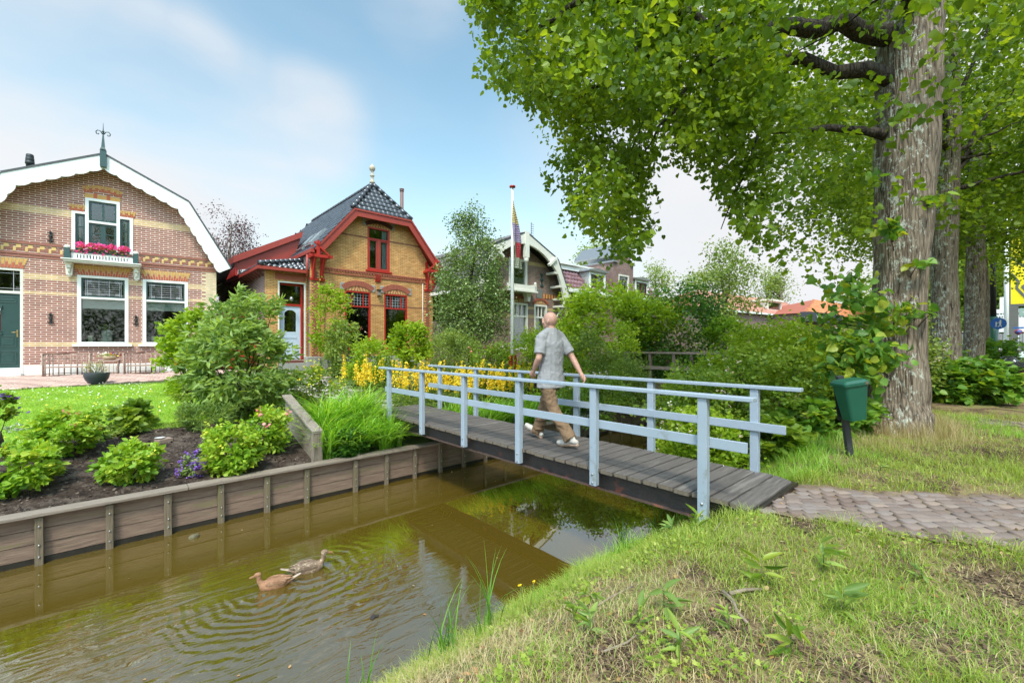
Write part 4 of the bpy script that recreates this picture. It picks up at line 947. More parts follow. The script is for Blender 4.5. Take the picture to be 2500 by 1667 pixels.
# left slope: u runs toward the back, v up
vh = Vector((ew-hw, 0, zh-ze)).length
polyL = [(oy, -.12), (oy, vh), (ya, Lr), (8.6, Lr), (yback+.3, vh), (yback+.3, -.12)]
tiles('roof_slope', (xm-ew, 0, ze), (0, -1, 0), kk, [(-a, b) for a, b in polyL], .21, .29, M['glazed'], h2, 1)
k2 = Vector((-ew, 0, zr-ze))
tiles('roof_slope', (xm+ew, 0, ze), (0, 1, 0), k2, polyL, .21, .29, M['glazed'], h2, 2)
fd = Vector((0, ya-oy, zr-zh)); Lf = fd.length
tiles('hip_slope', (xm, oy, zh), (1, 0, 0), fd, [(-hw, -.1), (hw, -.1), (0, Lf)], .21, .27, M['glazed'], h2, 3, amp=.02)
bdk = Vector((0, -(2.0), zr-zh)); tiles('hip_slope', (xm, yback+.3, zh), (-1, 0, 0), bdk, [(-hw, 0), (hw, 0), (0, bdk.length)], .21, .27, M['glazed'], h2, 4)
m = MB()    # boarding under the tiles
dz_ = .03
m.add([(xm-ew, oy, ze-dz_), (xm-hw, oy, zh-dz_), (xm, ya, zr-dz_), (xm, 8.6, zr-dz_), (xm-hw, yback+.3, zh-dz_), (xm-ew, yback+.3, ze-dz_)], [(0,1,2,3,4,5)])
m.add([(xm+ew, oy, ze-dz_), (xm+hw, oy, zh-dz_), (xm, ya, zr-dz_), (xm, 8.6, zr-dz_), (xm+hw, yback+.3, zh-dz_), (xm+ew, yback+.3, ze-dz_)], [(5,4,3,2,1,0)])
m.add([(xm-hw, oy, zh-dz_), (xm+hw, oy, zh-dz_), (xm, ya, zr-dz_)], [(0,1,2)]); m.build('roof_deck', M['iron'], h2)
ridge('ridge_tiles', (xm, ya, zr+.03), (xm, 8.6, zr+.03), .085, M['glazed'], h2)
ridge('ridge_tiles', (xm-hw-.03, oy+.06, zh+.05), (xm, ya, zr+.05), .10, M['glazed'], h2); ridge('ridge_tiles', (xm+hw+.03, oy+.06, zh+.05), (xm, ya, zr+.05), .10, M['glazed'], h2)
m = MB(); m.lathe([(.10, 0), (.13, .06), (.08, .12), (.055, .22), (.06, .30), (.10, .34), (.10, .37), (.055, .40), (.05, .52), (.07, .56), (.115, .60), (.135, .68), (.12, .76), (.06, .80), (.03, .84), (.012, .88)], (xm, ya, zr+.05), 16)
m.build('finial', pmat('cream_stone', (.55, .48, .36), (.36, .30, .22), 12, .8, .2), h2)
# flue on the right
fx, fz = F(992, 540, 2.2); m = MB(); ft = F(981, 468, 2.6)
m.tube([(ft[0], 2.6, zh-.1), (ft[0], 2.6, ft[1])], .09, 10); m.lathe([(.11, 0), (.11, .06), (.07, .08), (.12, .1), (.12, .14)], (ft[0], 2.6, ft[1]), 10, m=0); m.build('flue_pipe', pmat('rusty_pipe', (.2, .11, .09), (.13, .08, .07), 8, .6), h2)
m = MB(); m.box(xm+hw-.1, xm+hw+.22, .4, .7, zh+.02, zh+.2); m.build('stone_block', M['stone'], h2)
# brackets at both eaves
def bracket(xs_, sgn):
    m = MB()
    for x in xs_:
        zt1 = ze-.10; zb1 = ze-1.15
        m.box(x-.045, x+.045, -.07, -.001, zb1, zt1+.3)                          # wall post
        pts = [(x, -.10, zb1+.06), (x, -.16, zb1+.35), (x, -.28, zb1+.65), (x, -.42, zb1+.85)]; m.tube(pts, .05, 6, smooth=False)
    xa, xb = min(xs_)-.12, max(xs_)+.12
    m.box(xa, xb, -.10, -.001, zb1-.02, zb1+.07); m.box(xa-.15, xb+.15, -.52, -.44, ze-.33, ze-.22); m.box(xa-.05, xa+.04, -.52, 0, ze-.33, ze-.23); m.box(xb-.04, xb+.05, -.52, 0, ze-.33, ze-.23)
    m.bar(((xa+xb)/2+sgn*.35, -.47, ze-.25), ((xa+xb)/2-sgn*.25, -.47, ze+.25), .06, .06); m.box((xa+xb)/2-sgn*.1-.05, (xa+xb)/2-sgn*.1+.05, -.50, -.42, ze-.25, ze+.32)
    return m.build('eave_bracket', M['redbr'], h2)
bracket((x0+.08, x0+.42), 1); bracket((x1-.3, x1+.04), -1)
m = MB(); m.box(xm-ew-.12, xm-ew+.03, oy+.05, yback+.3, ze-.14, ze-.0); m.build('gutter', M['red'], h2); m = MB(); m.box(xm+ew-.03, xm+ew+.12, oy+.05, yback+.3, ze-.14, ze-.0); m.build('gutter', M['red'], h2)
m = MB(); m.tube([(x0-.12, -.05, ze-.2), (x0-.12, -.05, ze-1.1)], .045, 8); m.build('downpipe', M['red'], h2)
m = MB(); m.tube([(x1-.5, -.02, .3), (x1-.5, -.02, zs-.2)], .012, 6); m.build('cable', M['white'], h2)
# porch and low wing on the left
px0 = F(651, 700)[0]; yp = .0; zp = F(651, 656)[1]; pf = .25
dA = (F(683, 800)[0], F(751, 800)[0], .28, F(708, 686)[1])
M['brick2b'] = brickmat('ochre_brick_porch', ybr1, ybr2, (.26, .15, .07), .215, .06, .009, [], bump=.3)
mb = MB(); holed(mb, rect(px0, x0-.02, 0, zp), [rect(dA[0], dA[1], dA[2], dA[3])], pf, .5); mb.build('porch_wall', M['brick2b'], h2)
mb = MB(); mb.add([(px0, pf, 0), (px0, yback-1, 0), (px0, yback-1, zp), (px0, pf, zp)], [(3,2,1,0)]); mb.add([(px0, yback-1, 0), (x0, yback-1, 0), (x0, yback-1, zp), (px0, yback-1, zp)], [(0,1,2,3)][:1]); mb.build('wing_wall', M['brickp'], h2)
room(px0+.05, x0-.05, .05, zp-.1, h2, pf+.66, 2)
mb = MB(); mb.box(dA[0]-.1, x0-.1, pf-.02, pf, dA[3]+.06, dA[3]+.30); mb.build('porch_lintel', M['rbrick'], h2)
zdo = F(708, 742)[1]
m = MB(); frame(m, dA[0], dA[1]-.0, dA[2], dA[3], .05, pf-.02, pf+.03, wb=.01); m.build('door_surround', M['cream'], h2)
m = MB(); frame(m, dA[0]+.051, dA[1]-.051, dA[2], dA[3]-.051, .07, pf+.18, pf+.28, wb=.01); m.box(dA[0]+.121, dA[1]-.121, pf+.18, pf+.28, zdo-.04, zdo+.04); fdr = m.build('door_frame', M['redbr'], h2)
MB().box(dA[0]+.12, dA[1]-.12, pf+.23, pf+.236, zdo+.04, dA[3]-.12).build('fanlight', M['glass'], h2)
a, b = dA[0]+.122, dA[1]-.122; mb = MB(); holed(mb, rect(a, b, dA[2]+.03, zdo-.042), [arch(a+.16, b-.16, dA[2]+1.1, zdo-.32, .13)], pf+.22, .04); d2 = mb.build('door', M['doorblue'], h2)
MB().box(a+.13, b-.13, pf+.252, pf+.258, dA[2]+1.05, zdo-.12).build('pane', M['glass'], d2)
m = MB(); m.box(a+.14, b-.14, pf+.205, pf+.22, dA[2]+.2, dA[2]+.28); m.box(a+.14, b-.14, pf+.205, pf+.22, dA[2]+.85, dA[2]+.93); m.build('door_panel', M['doorblue'], d2)
m = MB(); m.box(dA[0], dA[1]+.1, pf-.3, pf+.3, -.2, dA[2]-.1); m.build('doorstep', M['stone'], h2); MB().box(a-.1, b+.1, pf-.02, pf+.3, dA[2]-.098, dA[2]).build('threshold', M['gutter'], h2)
x, z = F(711, 731, pf-.1); m = MB(); m.lathe([(.03, .1), (.06, .06), (.07, -.02), (.03, -.06)], (x, pf-.12, z), 10); m.build('porch_lamp', M['steel'], h2)
# low roof of the wing: fascia, brackets, tiles, hip
ex = px0-.30; ef = pf-.30; zfa = zp-.02
m = MB(); m.box(ex, x0-.05, ef, ef+.06, zfa, zfa+.12); m.box(ex, ex+.06, ef+.06, yback-.8, zfa, zfa+.12); m.build('fascia', M['red'], h2)
m = MB(); m.box(ex+.06, x0-.05, ef+.06, pf, zfa, zfa+.03); m.box(ex+.06, px0, pf, yback-.8, zfa, zfa+.03); m.build('eave_board', M['gutter'], h2)
y = pf+.2
while y < yback-1: MB().bar((px0-.01, y, zfa-.18), (px0-.24, y, zfa-.03), .06, .09).build('corbel', M['gutter'], h2); y += .45
zw = ze - .30; xw = xm-ew+.15; rise_ = zw-zfa-.12; yfr = 1.05
kL = Vector((xw-ex, 0, rise_)); LL = kL.length
yend = yback-.8
tiles('wing_slope', (ex, 0, zfa+.13), (0, -1, 0), kL, [(-(ef-.0), 0), (-(ef+1.0), LL), (-yend, LL), (-yend, 0)], .21, .29, M['glazed'], h2, 5)
kf = Vector((0, 1.0, rise_)); tiles('wing_hip', (ex, ef, zfa+.13), (1, 0, 0), kf, [(0, 0), (x0-.05-ex, 0), (x0-.05-ex, kf.length), (xw-ex, kf.length)], .19, .26, M['glazed'], h2, 6)
m = MB(); m.add([(ex, ef, zfa+.1), (xw, ef+1.0, zw-.03), (xw, yend, zw-.03), (ex, yend, zfa+.1), (x0-.02, ef, zfa+.1), (x0-.02, ef+1.0, zw-.03)], [(0,1,2,3), (0,4,5,1)]); m.build('wing_deck', M['iron'], h2)
ridge('ridge_tiles', (ex+.05, ef+.02, zfa+.20), (xw, ef+1.02, zw+.06), .09, M['glazed'], h2, .22)
# dormer on the wing slope
yc0, yc1 = 3.1, 7.6; dt = F(735, 582, yc0); db = F(572, 643, yc0)
cheek = [(dt[0], dt[1]), (db[0], db[1]), (db[0]+.12, db[1]-.3), (db[0]+.15, zfa+.35), (xw, zw+.1)]
m = MB(); m.prism(cheek, yc0+.02, yc0+.1); m.build('dormer_cheek', M['red'], h2)
m = MB(); m.prism([(dt[0], dt[1]+.02), (db[0]-.05, db[1]), (db[0]-.05, db[1]+.28), (dt[0]+.05, dt[1]+.30)], yc0-.12, yc1+.1); m.build('dormer_roof', M['red'], h2)
m = MB(); y = yc0
for y in (yc0+.05, yc0+.9, yc0+1.8, yc0+2.7, yc0+3.6, yc1-.1): m.box(db[0]+.02, db[0]+.12, y, y+.1, zfa+.1, db[1])
m.box(db[0]+.02, db[0]+.12, yc0, yc1, zfa+.1, zfa+.4); dw = m.build('dormer_window', M['redbr'], h2); MB().box(db[0]+.06, db[0]+.07, yc0, yc1, zfa+.3, db[1]).build('pane', M['glass'], dw)
# roof lights on the main slope
for (px, py) in ((712, 596), (746, 590)):
    q = F(px, py, 2.0); t = (q[1]-ze)/(zr-ze); c = Vector((xm-ew, 0, ze)) + kk*max(.08, min(.5, t)); n_ = Vector((-(zr-ze), 0, ew)).normalized()
for (yy, t) in ((1.0, .20), (2.1, .20)):
    k = kk.normalized(); c = Vector((xm-ew, yy, ze)) + kk*t; n_ = Vector((-(zr-ze), 0, ew)).normalized(); m = MB()
    m.bar(c - k*.5 + n_*.07, c + k*.5 + n_*.07, .72, .08, up=n_); sk = m.build('roof_light', M['steel'], h2); m = MB(); m.bar(c - k*.42 + n_*.118, c + k*.42 + n_*.118, .58, .01, up=n_); m.build('pane', M['glass'], sk)
# red garden wall between the two houses
g0 = atd(526, 757, 16.2); g1 = atd(668, 757, 17.3)
zz = EYE + (842-757)/1060*16.5; fw = thing('garden_fence', 'dark red timber garden screen between the brick house and the villa', 'fence', (g0.x, g0.y, 1.45), math.atan2(g1.y-g0.y, g1.x-g0.x))
L_ = (g1-g0).length; m = MB()
for i in range(8): m.box(0, L_, 0, .03, .1+i*.25, .33+i*.25)
m.build('board_panel', M['redbr'], fw); MB().box(-.05, L_, -.04, .08, 2.1, 2.2).build('cap_rail', M['gutter'], fw)
for xx in (0, L_*.5, L_-.1): MB().box(xx, xx+.09, .031, .1, 0, 2.1).build('post', M['gutter'], fw)

# ---------------------------------------------------------------- third house: brown brick with white curved gable timbers
H3 = House(1286, 21.0, 2430, 1.5); F = H3.F
h3 = thing('gabled_house', 'brown brick house with white curved gable timbers behind the flagpole', 'house', H3.o, H3.rot)
M['brick3'] = brickmat('brown_brick', (.20, .115, .085), (.15, .085, .068), (.40, .34, .28), .215, .062, .006, [(F(1250, 640)[1], F(1250, 631)[1], (.50, .34, .13)), (F(1250, 752)[1], F(1250, 745)[1], (.50, .34, .13)), (F(1300, 776)[1], F(1300, 769)[1], (.50, .34, .13))], bump=.3)
xr = F(1378, 700)[0]; xl = -xr
oy3 = -.6
top = F(1286, 568, oy3); c1 = F(1362, 634, oy3); c2 = F(1391, 725, oy3)
A_ = [(2*top[0]-c2[0], c2[1]), (2*top[0]-c1[0], c1[1]), (top[0], top[1]), (c1[0], c1[1]), (c2[0], c2[1])]
tx = top[0]
wu3 = (F(1250-8, 680)[0], F(1287, 680)[0], F(1270, 704)[1], F(1270, 633)[1])
wl1 = (F(1248, 780)[0], F(1288, 780)[0], .7, F(1270, 742)[1]); wl2 = (F(1304, 780)[0], F(1335, 780)[0], .7, F(1320, 744)[1])
wl1 = (wl1[0], wl1[1], .7, wl2[3])
gab3 = [(xl, 0), (xr, 0), (xr, c2[1]+.4), (c1[0]-.35, c1[1]-.15), (tx, top[1]-.25), (2*tx-c1[0]+.35, c1[1]-.15), (xl, c2[1]+.4)]
mb = MB(); holed(mb, gab3, [rect(*wu3), rect(*wl1), rect(*wl2)], 0, .13); 
mb.add([(xr, 0, 0), (xr, 12, 0), (xr, 12, c2[1]+.3), (xr, 0, c2[1]+.3)], [(0,1,2,3)]); mb.add([(xl, 0, 0), (xl, 12, 0), (xl, 12, c2[1]+.3), (xl, 0, c2[1]+.3)], [(3,2,1,0)]); mb.build('wall', M['brick3'], h3)
room(xl+.1, xr-.1, .3, 3, h3, .2, 3); room(wu3[0]-.3, wu3[1]+.3, wu3[2]-.3, wu3[3]+.2, h3, .2, 2)
iA = offs([Vector(p) for p in A_], .32)
for i in range(4):
    m = MB(); m.prism([tuple(A_[i]), tuple(A_[i+1]), tuple(iA[i+1]), tuple(iA[i])], oy3, oy3+.06); m.build('bargeboard', M['cream'], h3)
m = MB()
for s in (-1, 1):     # curved inner timber
    P = [F(a_, b_, oy3) for a_, b_ in ((1287, 592), (1319, 611), (1345, 639), (1363, 667), (1373, 700), (1379, 730), (1379, 748))]; P = [(tx+s*(a_-tx), b_) for a_, b_ in P]
    pts = [Vector((x, oy3+.05, z)) for x, z in P]; q = []
    for i in range(len(pts)-1):
        for t in (0, .33, .66): 
            p0 = pts[max(i-1, 0)]; p1 = pts[i]; p2 = pts[i+1]; p3 = pts[min(i+2, len(pts)-1)]
            q.append(.5*((2*p1)+(-p0+p2)*t+(2*p0-5*p1+4*p2-p3)*t*t+(-p0+3*p1-3*p2+p3)*t**3))
    q.append(pts[-1])
    for i in range(len(q)-1): m.bar(q[i], q[i+1], .10, .13, up=(0, -1, 0))
    for k in (3, 4, 5, 6):
        p = pts[k]; m.box(min(p.x, p.x-s*.25), max(p.x, p.x-s*.25), oy3+.0, -.001, p.z-.05, p.z+.05)
    q2 = P[2]; m.bar((q2[0]-s*.18, oy3-.03, q2[1]-.2), (q2[0]+s*.35, oy3-.03, q2[1]+.22), .14, .12); m.bar((P[6][0], oy3+.05, P[6][1]), (P[6][0]-s*.1, -.05, P[6][1]-.6), .09, .09)
m.build('curved_timber', M['cream'], h3)
m = MB(); m.box(tx-.12, tx+.12, oy3-.06, oy3+.12, top[1]-1.15, top[1]+.05); m.ball((tx, oy3+.03, top[1]-1.25), (.13, .1, .16)); m.build('king_post', M['cream'], h3)
rf = MB()
for i in range(4):
    a, b = A_[i], A_[i+1]; d = (Vector(b)-Vector(a)).normalized(); nr = Vector((-d.y, d.x))*.07
    rf.add([(a[0], oy3-.01, a[1]), (b[0], oy3-.01, b[1]), (b[0], 12, b[1]), (a[0], 12, a[1]), (a[0]+nr.x, oy3-.01, a[1]+nr.y), (b[0]+nr.x, oy3-.01, b[1]+nr.y), (b[0]+nr.x, 12, b[1]+nr.y), (a[0]+nr.x, 12, a[1]+nr.y)], [(0,3,2,1), (4,5,6,7), (0,1,5,4), (2,3,7,6), (0,4,7,3), (1,2,6,5)])
rf.build('roof', M['darktile'], h3)
M['greytile'] = tilemat('grey_brown_tile', [(.13, .12, .12), (.17, .155, .15), (.21, .19, .18)], .5)
a, b = Vector((A_[0][0], 0, A_[0][1])), Vector((A_[1][0], 0, A_[1][1])); k = b-a; tiles('roof_slope', a + Vector((-.06, 0, .05)), (0, -1, 0), k, [(.5, 0), (.5, k.length), (-12, k.length), (-12, 0)], .25, .32, M['greytile'], h3, 8)
a, b = Vector((A_[1][0], 0, A_[1][1])), Vector((A_[2][0], 0, A_[2][1])); k = b-a; tiles('roof_slope', a + Vector((-.03, 0, .07)), (0, -1, 0), k, [(.5, 0), (.5, k.length), (-12, k.length), (-12, 0)], .25, .32, M['greytile'], h3, 9)
MB().box(A_[0][0]-.12, A_[0][0]+.02, -.5, 12, A_[0][1]-.14, A_[0][1]).build('gutter', M['white'], h3)
def sashw(w, parent, tr, nx, cur=None, ped=True):
    m = MB(); frame(m, w[0]+.001, w[1]-.001, w[2], w[3]-.001, .09, -.02, .12)
    if tr: m.box(w[0]+.09, w[1]-.09, -.01, .12, tr-.04, tr+.04)
    f = m.build('window', M['cream'], parent); m = MB()
    if tr:
        for i in range(1, nx): xx = w[0]+.09+(w[1]-w[0]-.18)*i/nx; m.box(xx-.02, xx+.02, .03, .08, tr+.04, w[3]-.09)
        m.build('glazing_bar', M['cream'], f)
    MB().box(w[0]+.09, w[1]-.09, .08, .086, w[2]+.08, w[3]-.09).build('pane', M['glass'], f)
    if cur: MB().box(w[0]+.1, w[1]-.1, .13, .15, cur[0], cur[1]).build('curtain', M['curtain'], f)
    return f
sashw(wu3, h3, None, 1, (wu3[2]+.08, wu3[2]+.55)); zt3 = F(1320, 775)[1]; sashw(wl1, h3, zt3, 3, (zt3-.75, zt3-.06)); sashw(wl2, h3, zt3, 3, (zt3-.75, zt3-.06))
for (a, b, z) in ((wu3[0], wu3[1], wu3[3]), (wl1[0], wl1[1], wl1[3]), (wl2[0], wl2[1], wl2[3])): arch_head(h3, a-.03, b+.03, z+.01, .22, .12, 14, (M['rbrick'], pmat('patterned_tympanum', (.28, .14, .09), (.2, .1, .07), 9), M['tymp']), False)
b0 = F(1236, 706, -.4); b1 = F(1306, 706, -.4); m = MB(); m.box(b0[0], b1[0], -.5, -.44, b1[1]-.12, b1[1]+.13); m.box(b0[0], b1[0]+.06, -.56, 0, b1[1]-.2, b1[1]-.12); m.box(b1[0]-.08, b1[0]+.02, -.5, 0, b1[1]-.12, b1[1]+.2); m.ball((b1[0]-.03, -.45, b1[1]+.25), .07); m.prism([(b1[0]-.35, b1[1]-.6), (b1[0]-.22, b1[1]-.6), (b1[0]-.15, b1[1]-.2), (b1[0]-.45, b1[1]-.2)], -.3, 0); m.build('balcony', M['cream'], h3)
x, z = F(1316, 716); MB().box(x-.2, x+.2, -.05, 0, z-.25, z+.2).build('wall_box', M['steel'], h3)
x, z = F(1322, 683); m = MB(); m.box(x-.02, x+.02, -.04, 0, z-.35, z+.3); [m.ball((x+s*.06, -.03, z+q), (.06, .02, .06)) for s in (-1, 1) for q in (-.3, .0, .25)]; m.build('wall_anchor', M['green'], h3)
x = xr-1.8; zf3 = F(1350, 726)[1]; m = MB(); i = 0
while x < xr-.1: m.box(x, x+.07, -.03, 0, zf3-.1, zf3+.12, i % 2); x += .10; i += 1
m.build('frieze', [M['yb'], M['rbrick']], h3)
x, z = F(1297, 568, 3.0); m = MB(); m.tube([(x, 3, z-.4), (x, 3, z+.6)], .018, 6)
for i in range(6): m.bar((x-.03, 3, z-.15+i*.13), (x+.22, 3, z-.15+i*.13), .02, .02)
m.build('aerial', M['rust'], h3)

# ---------------------------------------------------------------- terrace with plum tiled mansard
H4 = House(1500, 27.0, 2430, 1.5); F = H4.F
h4 = thing('mansard_terrace', 'brown brick terrace with plum tiled mansard roof and white dormers', 'house', H4.o, H4.rot)
M['plum'] = tilemat('plum_tile', [(.16, .075, .085), (.22, .105, .115), (.27, .14, .15)], .28, .4)
xa = F(1370, 700)[0]; xb = F(1602, 700)[0]; zg_ = F(1440, 710)[1]; zt4 = F(1440, 660)[1]; 
zt4 = F(1392, 655)[1]; zg_ = F(1392, 706)[1]
M['brick4'] = brickmat('brown_brick_terrace', (.22, .12, .10), (.17, .09, .08), (.40, .34, .30), .215, .062, .006, [], bump=.3)
m = MB(); m.box(xa, xb, 0, 9, 0, zg_-.02); m.build('wall', M['brick4'], h4)
kM = Vector((0, .9, zt4-zg_)); m = MB(); m.add([(xa-.1, -.25, zg_), (xb+.35, -.25, zg_), (xb-.5, .65, zt4), (xa+.3, .65, zt4), (xa+.3, 8, zt4), (xb-.5, 8, zt4), (xb+.35, 9, zg_), (xa-.1, 9, zg_)], [(0,1,2,3), (3,2,5,4), (1,6,5,2), (7,0,3,4)]); m.build('roof_deck', M['iron'], h4)
tiles('roof_slope', (xa, -.27, zg_+.03), (1, 0, 0), kM, [(-.1, 0), (xb-xa+.35, 0), (xb-xa-.5, kM.length), (.3, kM.length)], .27, .34, M['plum'], h4, 11, amp=.035)
ridge('ridge_tiles', (xa-.05, -.22, zg_+.1), (xa+.28, .68, zt4+.05), .13, M['plum'], h4)
m = MB(); m.box(xa-.2, xb+.4, -.45, .0, zg_-.22, zg_+.0); m.build('gutter', M['white'], h4); m = MB(); m.box(xa+.1, xb-.4, .45, 8, zt4+.01, zt4+.28); m.box(xa+.0, xb-.3, .35, 8, zt4+.281, zt4+.36); m.build('cornice', M['white'], h4)
for (pxa, pxb, pt, pb) in ((1438, 1478, 664, 706), (1550, 1583, 686, 727)):
    a = F(pxa, 700, -.2)[0]; b = F(pxb, 700, -.2)[0]; z0 = zg_+.05; z1 = zt4+.0
    m = MB(); frame(m, a, b, z0, z1, .16, -.22, .6); m.box(a, a+.05, -.2, .7, z0, z1); m.box(b-.05, b, -.2, .7, z0, z1); d = m.build('dormer', M['white'], h4)
    m = MB(); m.prism([(a-.15, z1), (b+.15, z1), (b+.1, z1+.10), ((a+b)/2, z1+.2), (a-.1, z1+.10)], -.35, .8); m.build('dormer_roof', M['steel'], d)
    m = MB(); frame(m, a+.161, b-.161, z0+.16, z1-.161, .05, -.15, -.1); m.box((a+b)/2-.03, (a+b)/2+.03, -.15, -.1, z0+.16, z1-.17); m.build('sash', pmat('maroon_paint', (.15, .03, .04), (.12, .03, .03), 5, .4), d)
    MB().box(a+.17, b-.17, -.1, -.09, z0+.17, z1-.17).build('pane', M['glass'], d); MB().box(a+.17, b-.17, .02, .04, z0+.17, z1-.17).build('curtain', M['curtain'], d)
ga = F(1497, 700, -.3)[0]; gb_ = F(1546, 700, -.3)[0]; zgt = F(1512, 622, -.3)[1]; zs4 = F(1500, 640, -.3)[1]
w4 = (ga+.55, gb_-.5, zg_-.35, zt4+.1)
mb = MB(); gc = (ga+gb_)/2; holed(mb, [(ga, 0), (gb_, 0), (gb_, zs4), (gb_-.35, zs4), (gb_-.35, zs4+.4), (gc, zgt+.7), (ga+.35, zs4+.4), (ga+.35, zs4), (ga, zs4)], [rect(*w4)], -.3, .12)
mb.add([(ga, -.3, 0), (ga, 3, 0), (ga, 3, zs4), (ga, -.3, zs4)], [(3,2,1,0)]); mb.add([(gb_, -.3, 0), (gb_, 3, 0), (gb_, 3, zs4), (gb_, -.3, zs4)], [(0,1,2,3)]); mb.build('gable', M['brick4'], h4)
m = MB(); m.prism([(ga-.08, zs4), (ga+.4, zs4), (ga+.4, zs4+.1), (ga-.08, zs4+.1)], -.4, 3); m.prism([(gb_-.4, zs4), (gb_+.08, zs4), (gb_+.08, zs4+.1), (gb_-.4, zs4+.1)], -.4, 3)
m.prism([(ga+.3, zs4+.42), (gc, zgt+.72), (gc, zgt+.85), (ga+.25, zs4+.52)], -.4, 3); m.prism([(gc, zgt+.72), (gb_-.3, zs4+.42), (gb_-.25, zs4+.52), (gc, zgt+.85)], -.4, 3); m.build('coping', M['steel'], h4)
room(w4[0]-.2, w4[1]+.2, w4[2]-.2, w4[3]+.2, h4, -.15, 1); sashw((w4[0], w4[1], w4[2], w4[3]), h4, None, 1); 
bpy.data.objects[[o.name for o in h4.children if o.name.startswith('window')][0]].location.y = -.3
# far bungalow roofs
def simple_house(px, d, vpx, zg, name, label, xa, xb, ze_, xra, xrb, zr_, dep, brick, tile, tw=.3):
    H = House(px, d, vpx, zg); h = thing(name, label, 'house', H.o, H.rot)
    m = MB(); m.box(xa+.3, xb-.3, .3, dep-.3, 0, ze_); m.build('wall', brick, h)
    k = Vector((0, dep/2, zr_-ze_)); tiles('roof', (xa, 0, ze_), (1, 0, 0), k, [(0, 0), (xb-xa, 0), (xrb-xa, k.length), (xra-xa, k.length)], tw, .36, tile, h, 5, amp=.04, lip=.04)
    m = MB(); c = dep/2; m.add([(xa, 0, ze_-.02), (xb, 0, ze_-.02), (xrb, c, zr_-.02), (xra, c, zr_-.02), (xb, dep, ze_-.02), (xa, dep, ze_-.02)], [(0,1,2,3), (3,2,4,5), (1,4,2), (5,0,3)]); m.build('roof_deck', M['rbrick'], h)
    m = MB(); m.box(xa-.05, xb+.05, -.12, .0, ze_-.18, ze_); m.build('gutter', M['white'], h); return H, h
M['pinktile'] = tilemat('faded_red_tile', [(.42, .17, .12), (.50, .22, .16), (.58, .29, .22)], .55); M['orangetile'] = tilemat('orange_tile', [(.50, .17, .07), (.58, .21, .09), (.62, .26, .12)], .55)
H = House(1750, 42, 2700, 1.5); F = H.F; q0 = F(1690, 774); q1 = F(1972, 774); r0 = F(1700, 706, 4); r1 = F(1917, 712, 4)
H5, h5 = simple_house(1750, 42, 2700, 1.5, 'bungalow', 'low house with a faded red tiled roof seen beyond the hedge', q0[0], q1[0], q1[1], r0[0], r1[0], r0[1]-.1, 8, M['brick4'], M['pinktile'])
F = H5.F; a = F(1851, 758, 2)[0]; b = F(1884, 758, 2)[0]; z1 = F(1868, 738, 2)[1]; z0 = F(1868, 760, 2)[1]
m = MB(); frame(m, a, b, z0, z1, .12, .9, 2.6); m.prism([(a-.3, z1), (b+.3, z1), (b+.3, z1+.2), (a-.3, z1+.2)], .7, 3.5); dm = m.build('dormer', M['cream'], h5); MB().box(a+.1, b-.1, 1.0, 1.02, z0+.1, z1-.1).build('pane', M['glass'], dm)
m = MB(); m.bar((q0[0]-.15, -.1, q1[1]), (r0[0]-.15, 4, r0[1]-.1), .1, .4); m.build('bargeboard', M['white'], h5)
H = House(2020, 50, 2700, 1.4); F = H.F; q0 = F(1965, 763); q1 = F(2180, 763); r0 = F(1988, 731, 4); r1 = F(2150, 727, 4)
H6, h6 = simple_house(2020, 50, 2700, 1.4, 'shop_building', 'shop with an orange tiled roof and dark grey sign board beyond the hedge', q0[0], q1[0], q0[1], r0[0], r1[0], r0[1], 8, M['brick4'], M['orangetile'])
F = H6.F; a = F(1975, 770, -1)[0]; b = F(2060, 770, -1)[0]; z1 = F(2000, 763, -1)[1]; z0 = F(2000, 786, -1)[1]
MB().box(a, b, -1.0, -.2, z0, z1).build('sign_board', pmat('slate_sign', (.05, .055, .065), (.06, .06, .07), 3, .5), h6)
def text(s, size, mat, parent, loc, rot=(R(90), 0, 0), name='lettering', ext=.004, align='LEFT'):
    c = bpy.data.curves.new(name, 'FONT'); c.body = s; c.size = size; c.extrude = ext; c.align_x = align; o = bpy.data.objects.new(name, c); link(o, parent)
    o.location = loc; o.rotation_euler = rot; c.materials.append(mat); dg = bpy.context.evaluated_depsgraph_get(); me = bpy.data.meshes.new_from_object(o.evaluated_get(dg)); me.materials.clear(); me.materials.append(mat)
    m_ = bpy.data.objects.new(name, me); link(m_, parent); m_.location = loc; m_.rotation_euler = rot; bpy.data.objects.remove(o); m_.name = name; return m_
text('Bandenservice', .56, M['white'], h6, (F(1993, 778, -1)[0], -1.01, F(2000, 778, -1)[1]))
# ---------------------------------------------------------------- foliage
G = {}
G['lime'] = leafmat('lime_leaf', [(.07, .14, .010), (.13, .225, .014), (.20, .31, .02), (.33, .42, .03)], trans=.5)
G['limey'] = leafmat('young_lime_leaf', [(.08, .20, .03), (.13, .28, .04), (.20, .36, .05), (.42, .46, .05)], trans=.4)
G['mid'] = leafmat('mid_green_leaf', [(.085, .17, .018), (.16, .27, .028), (.25, .37, .045), (.35, .44, .065)], trans=.45)
G['fresh'] = leafmat('fresh_green_leaf', [(.17, .29, .02), (.27, .41, .025), (.40, .52, .04)], trans=.48)
G['dark'] = leafmat('dark_green_leaf', [(.04, .12, .015), (.07, .18, .02), (.11, .26, .03)], trans=.35)
G['holly'] = leafmat('glossy_leaf', [(.06, .12, .025), (.12, .20, .04), (.20, .29, .07), (.30, .37, .14)], rough=.35, trans=.2, spec=.6)
G['olive'] = leafmat('olive_leaf', [(.14, .22, .04), (.22, .31, .06), (.32, .40, .11)], trans=.42)
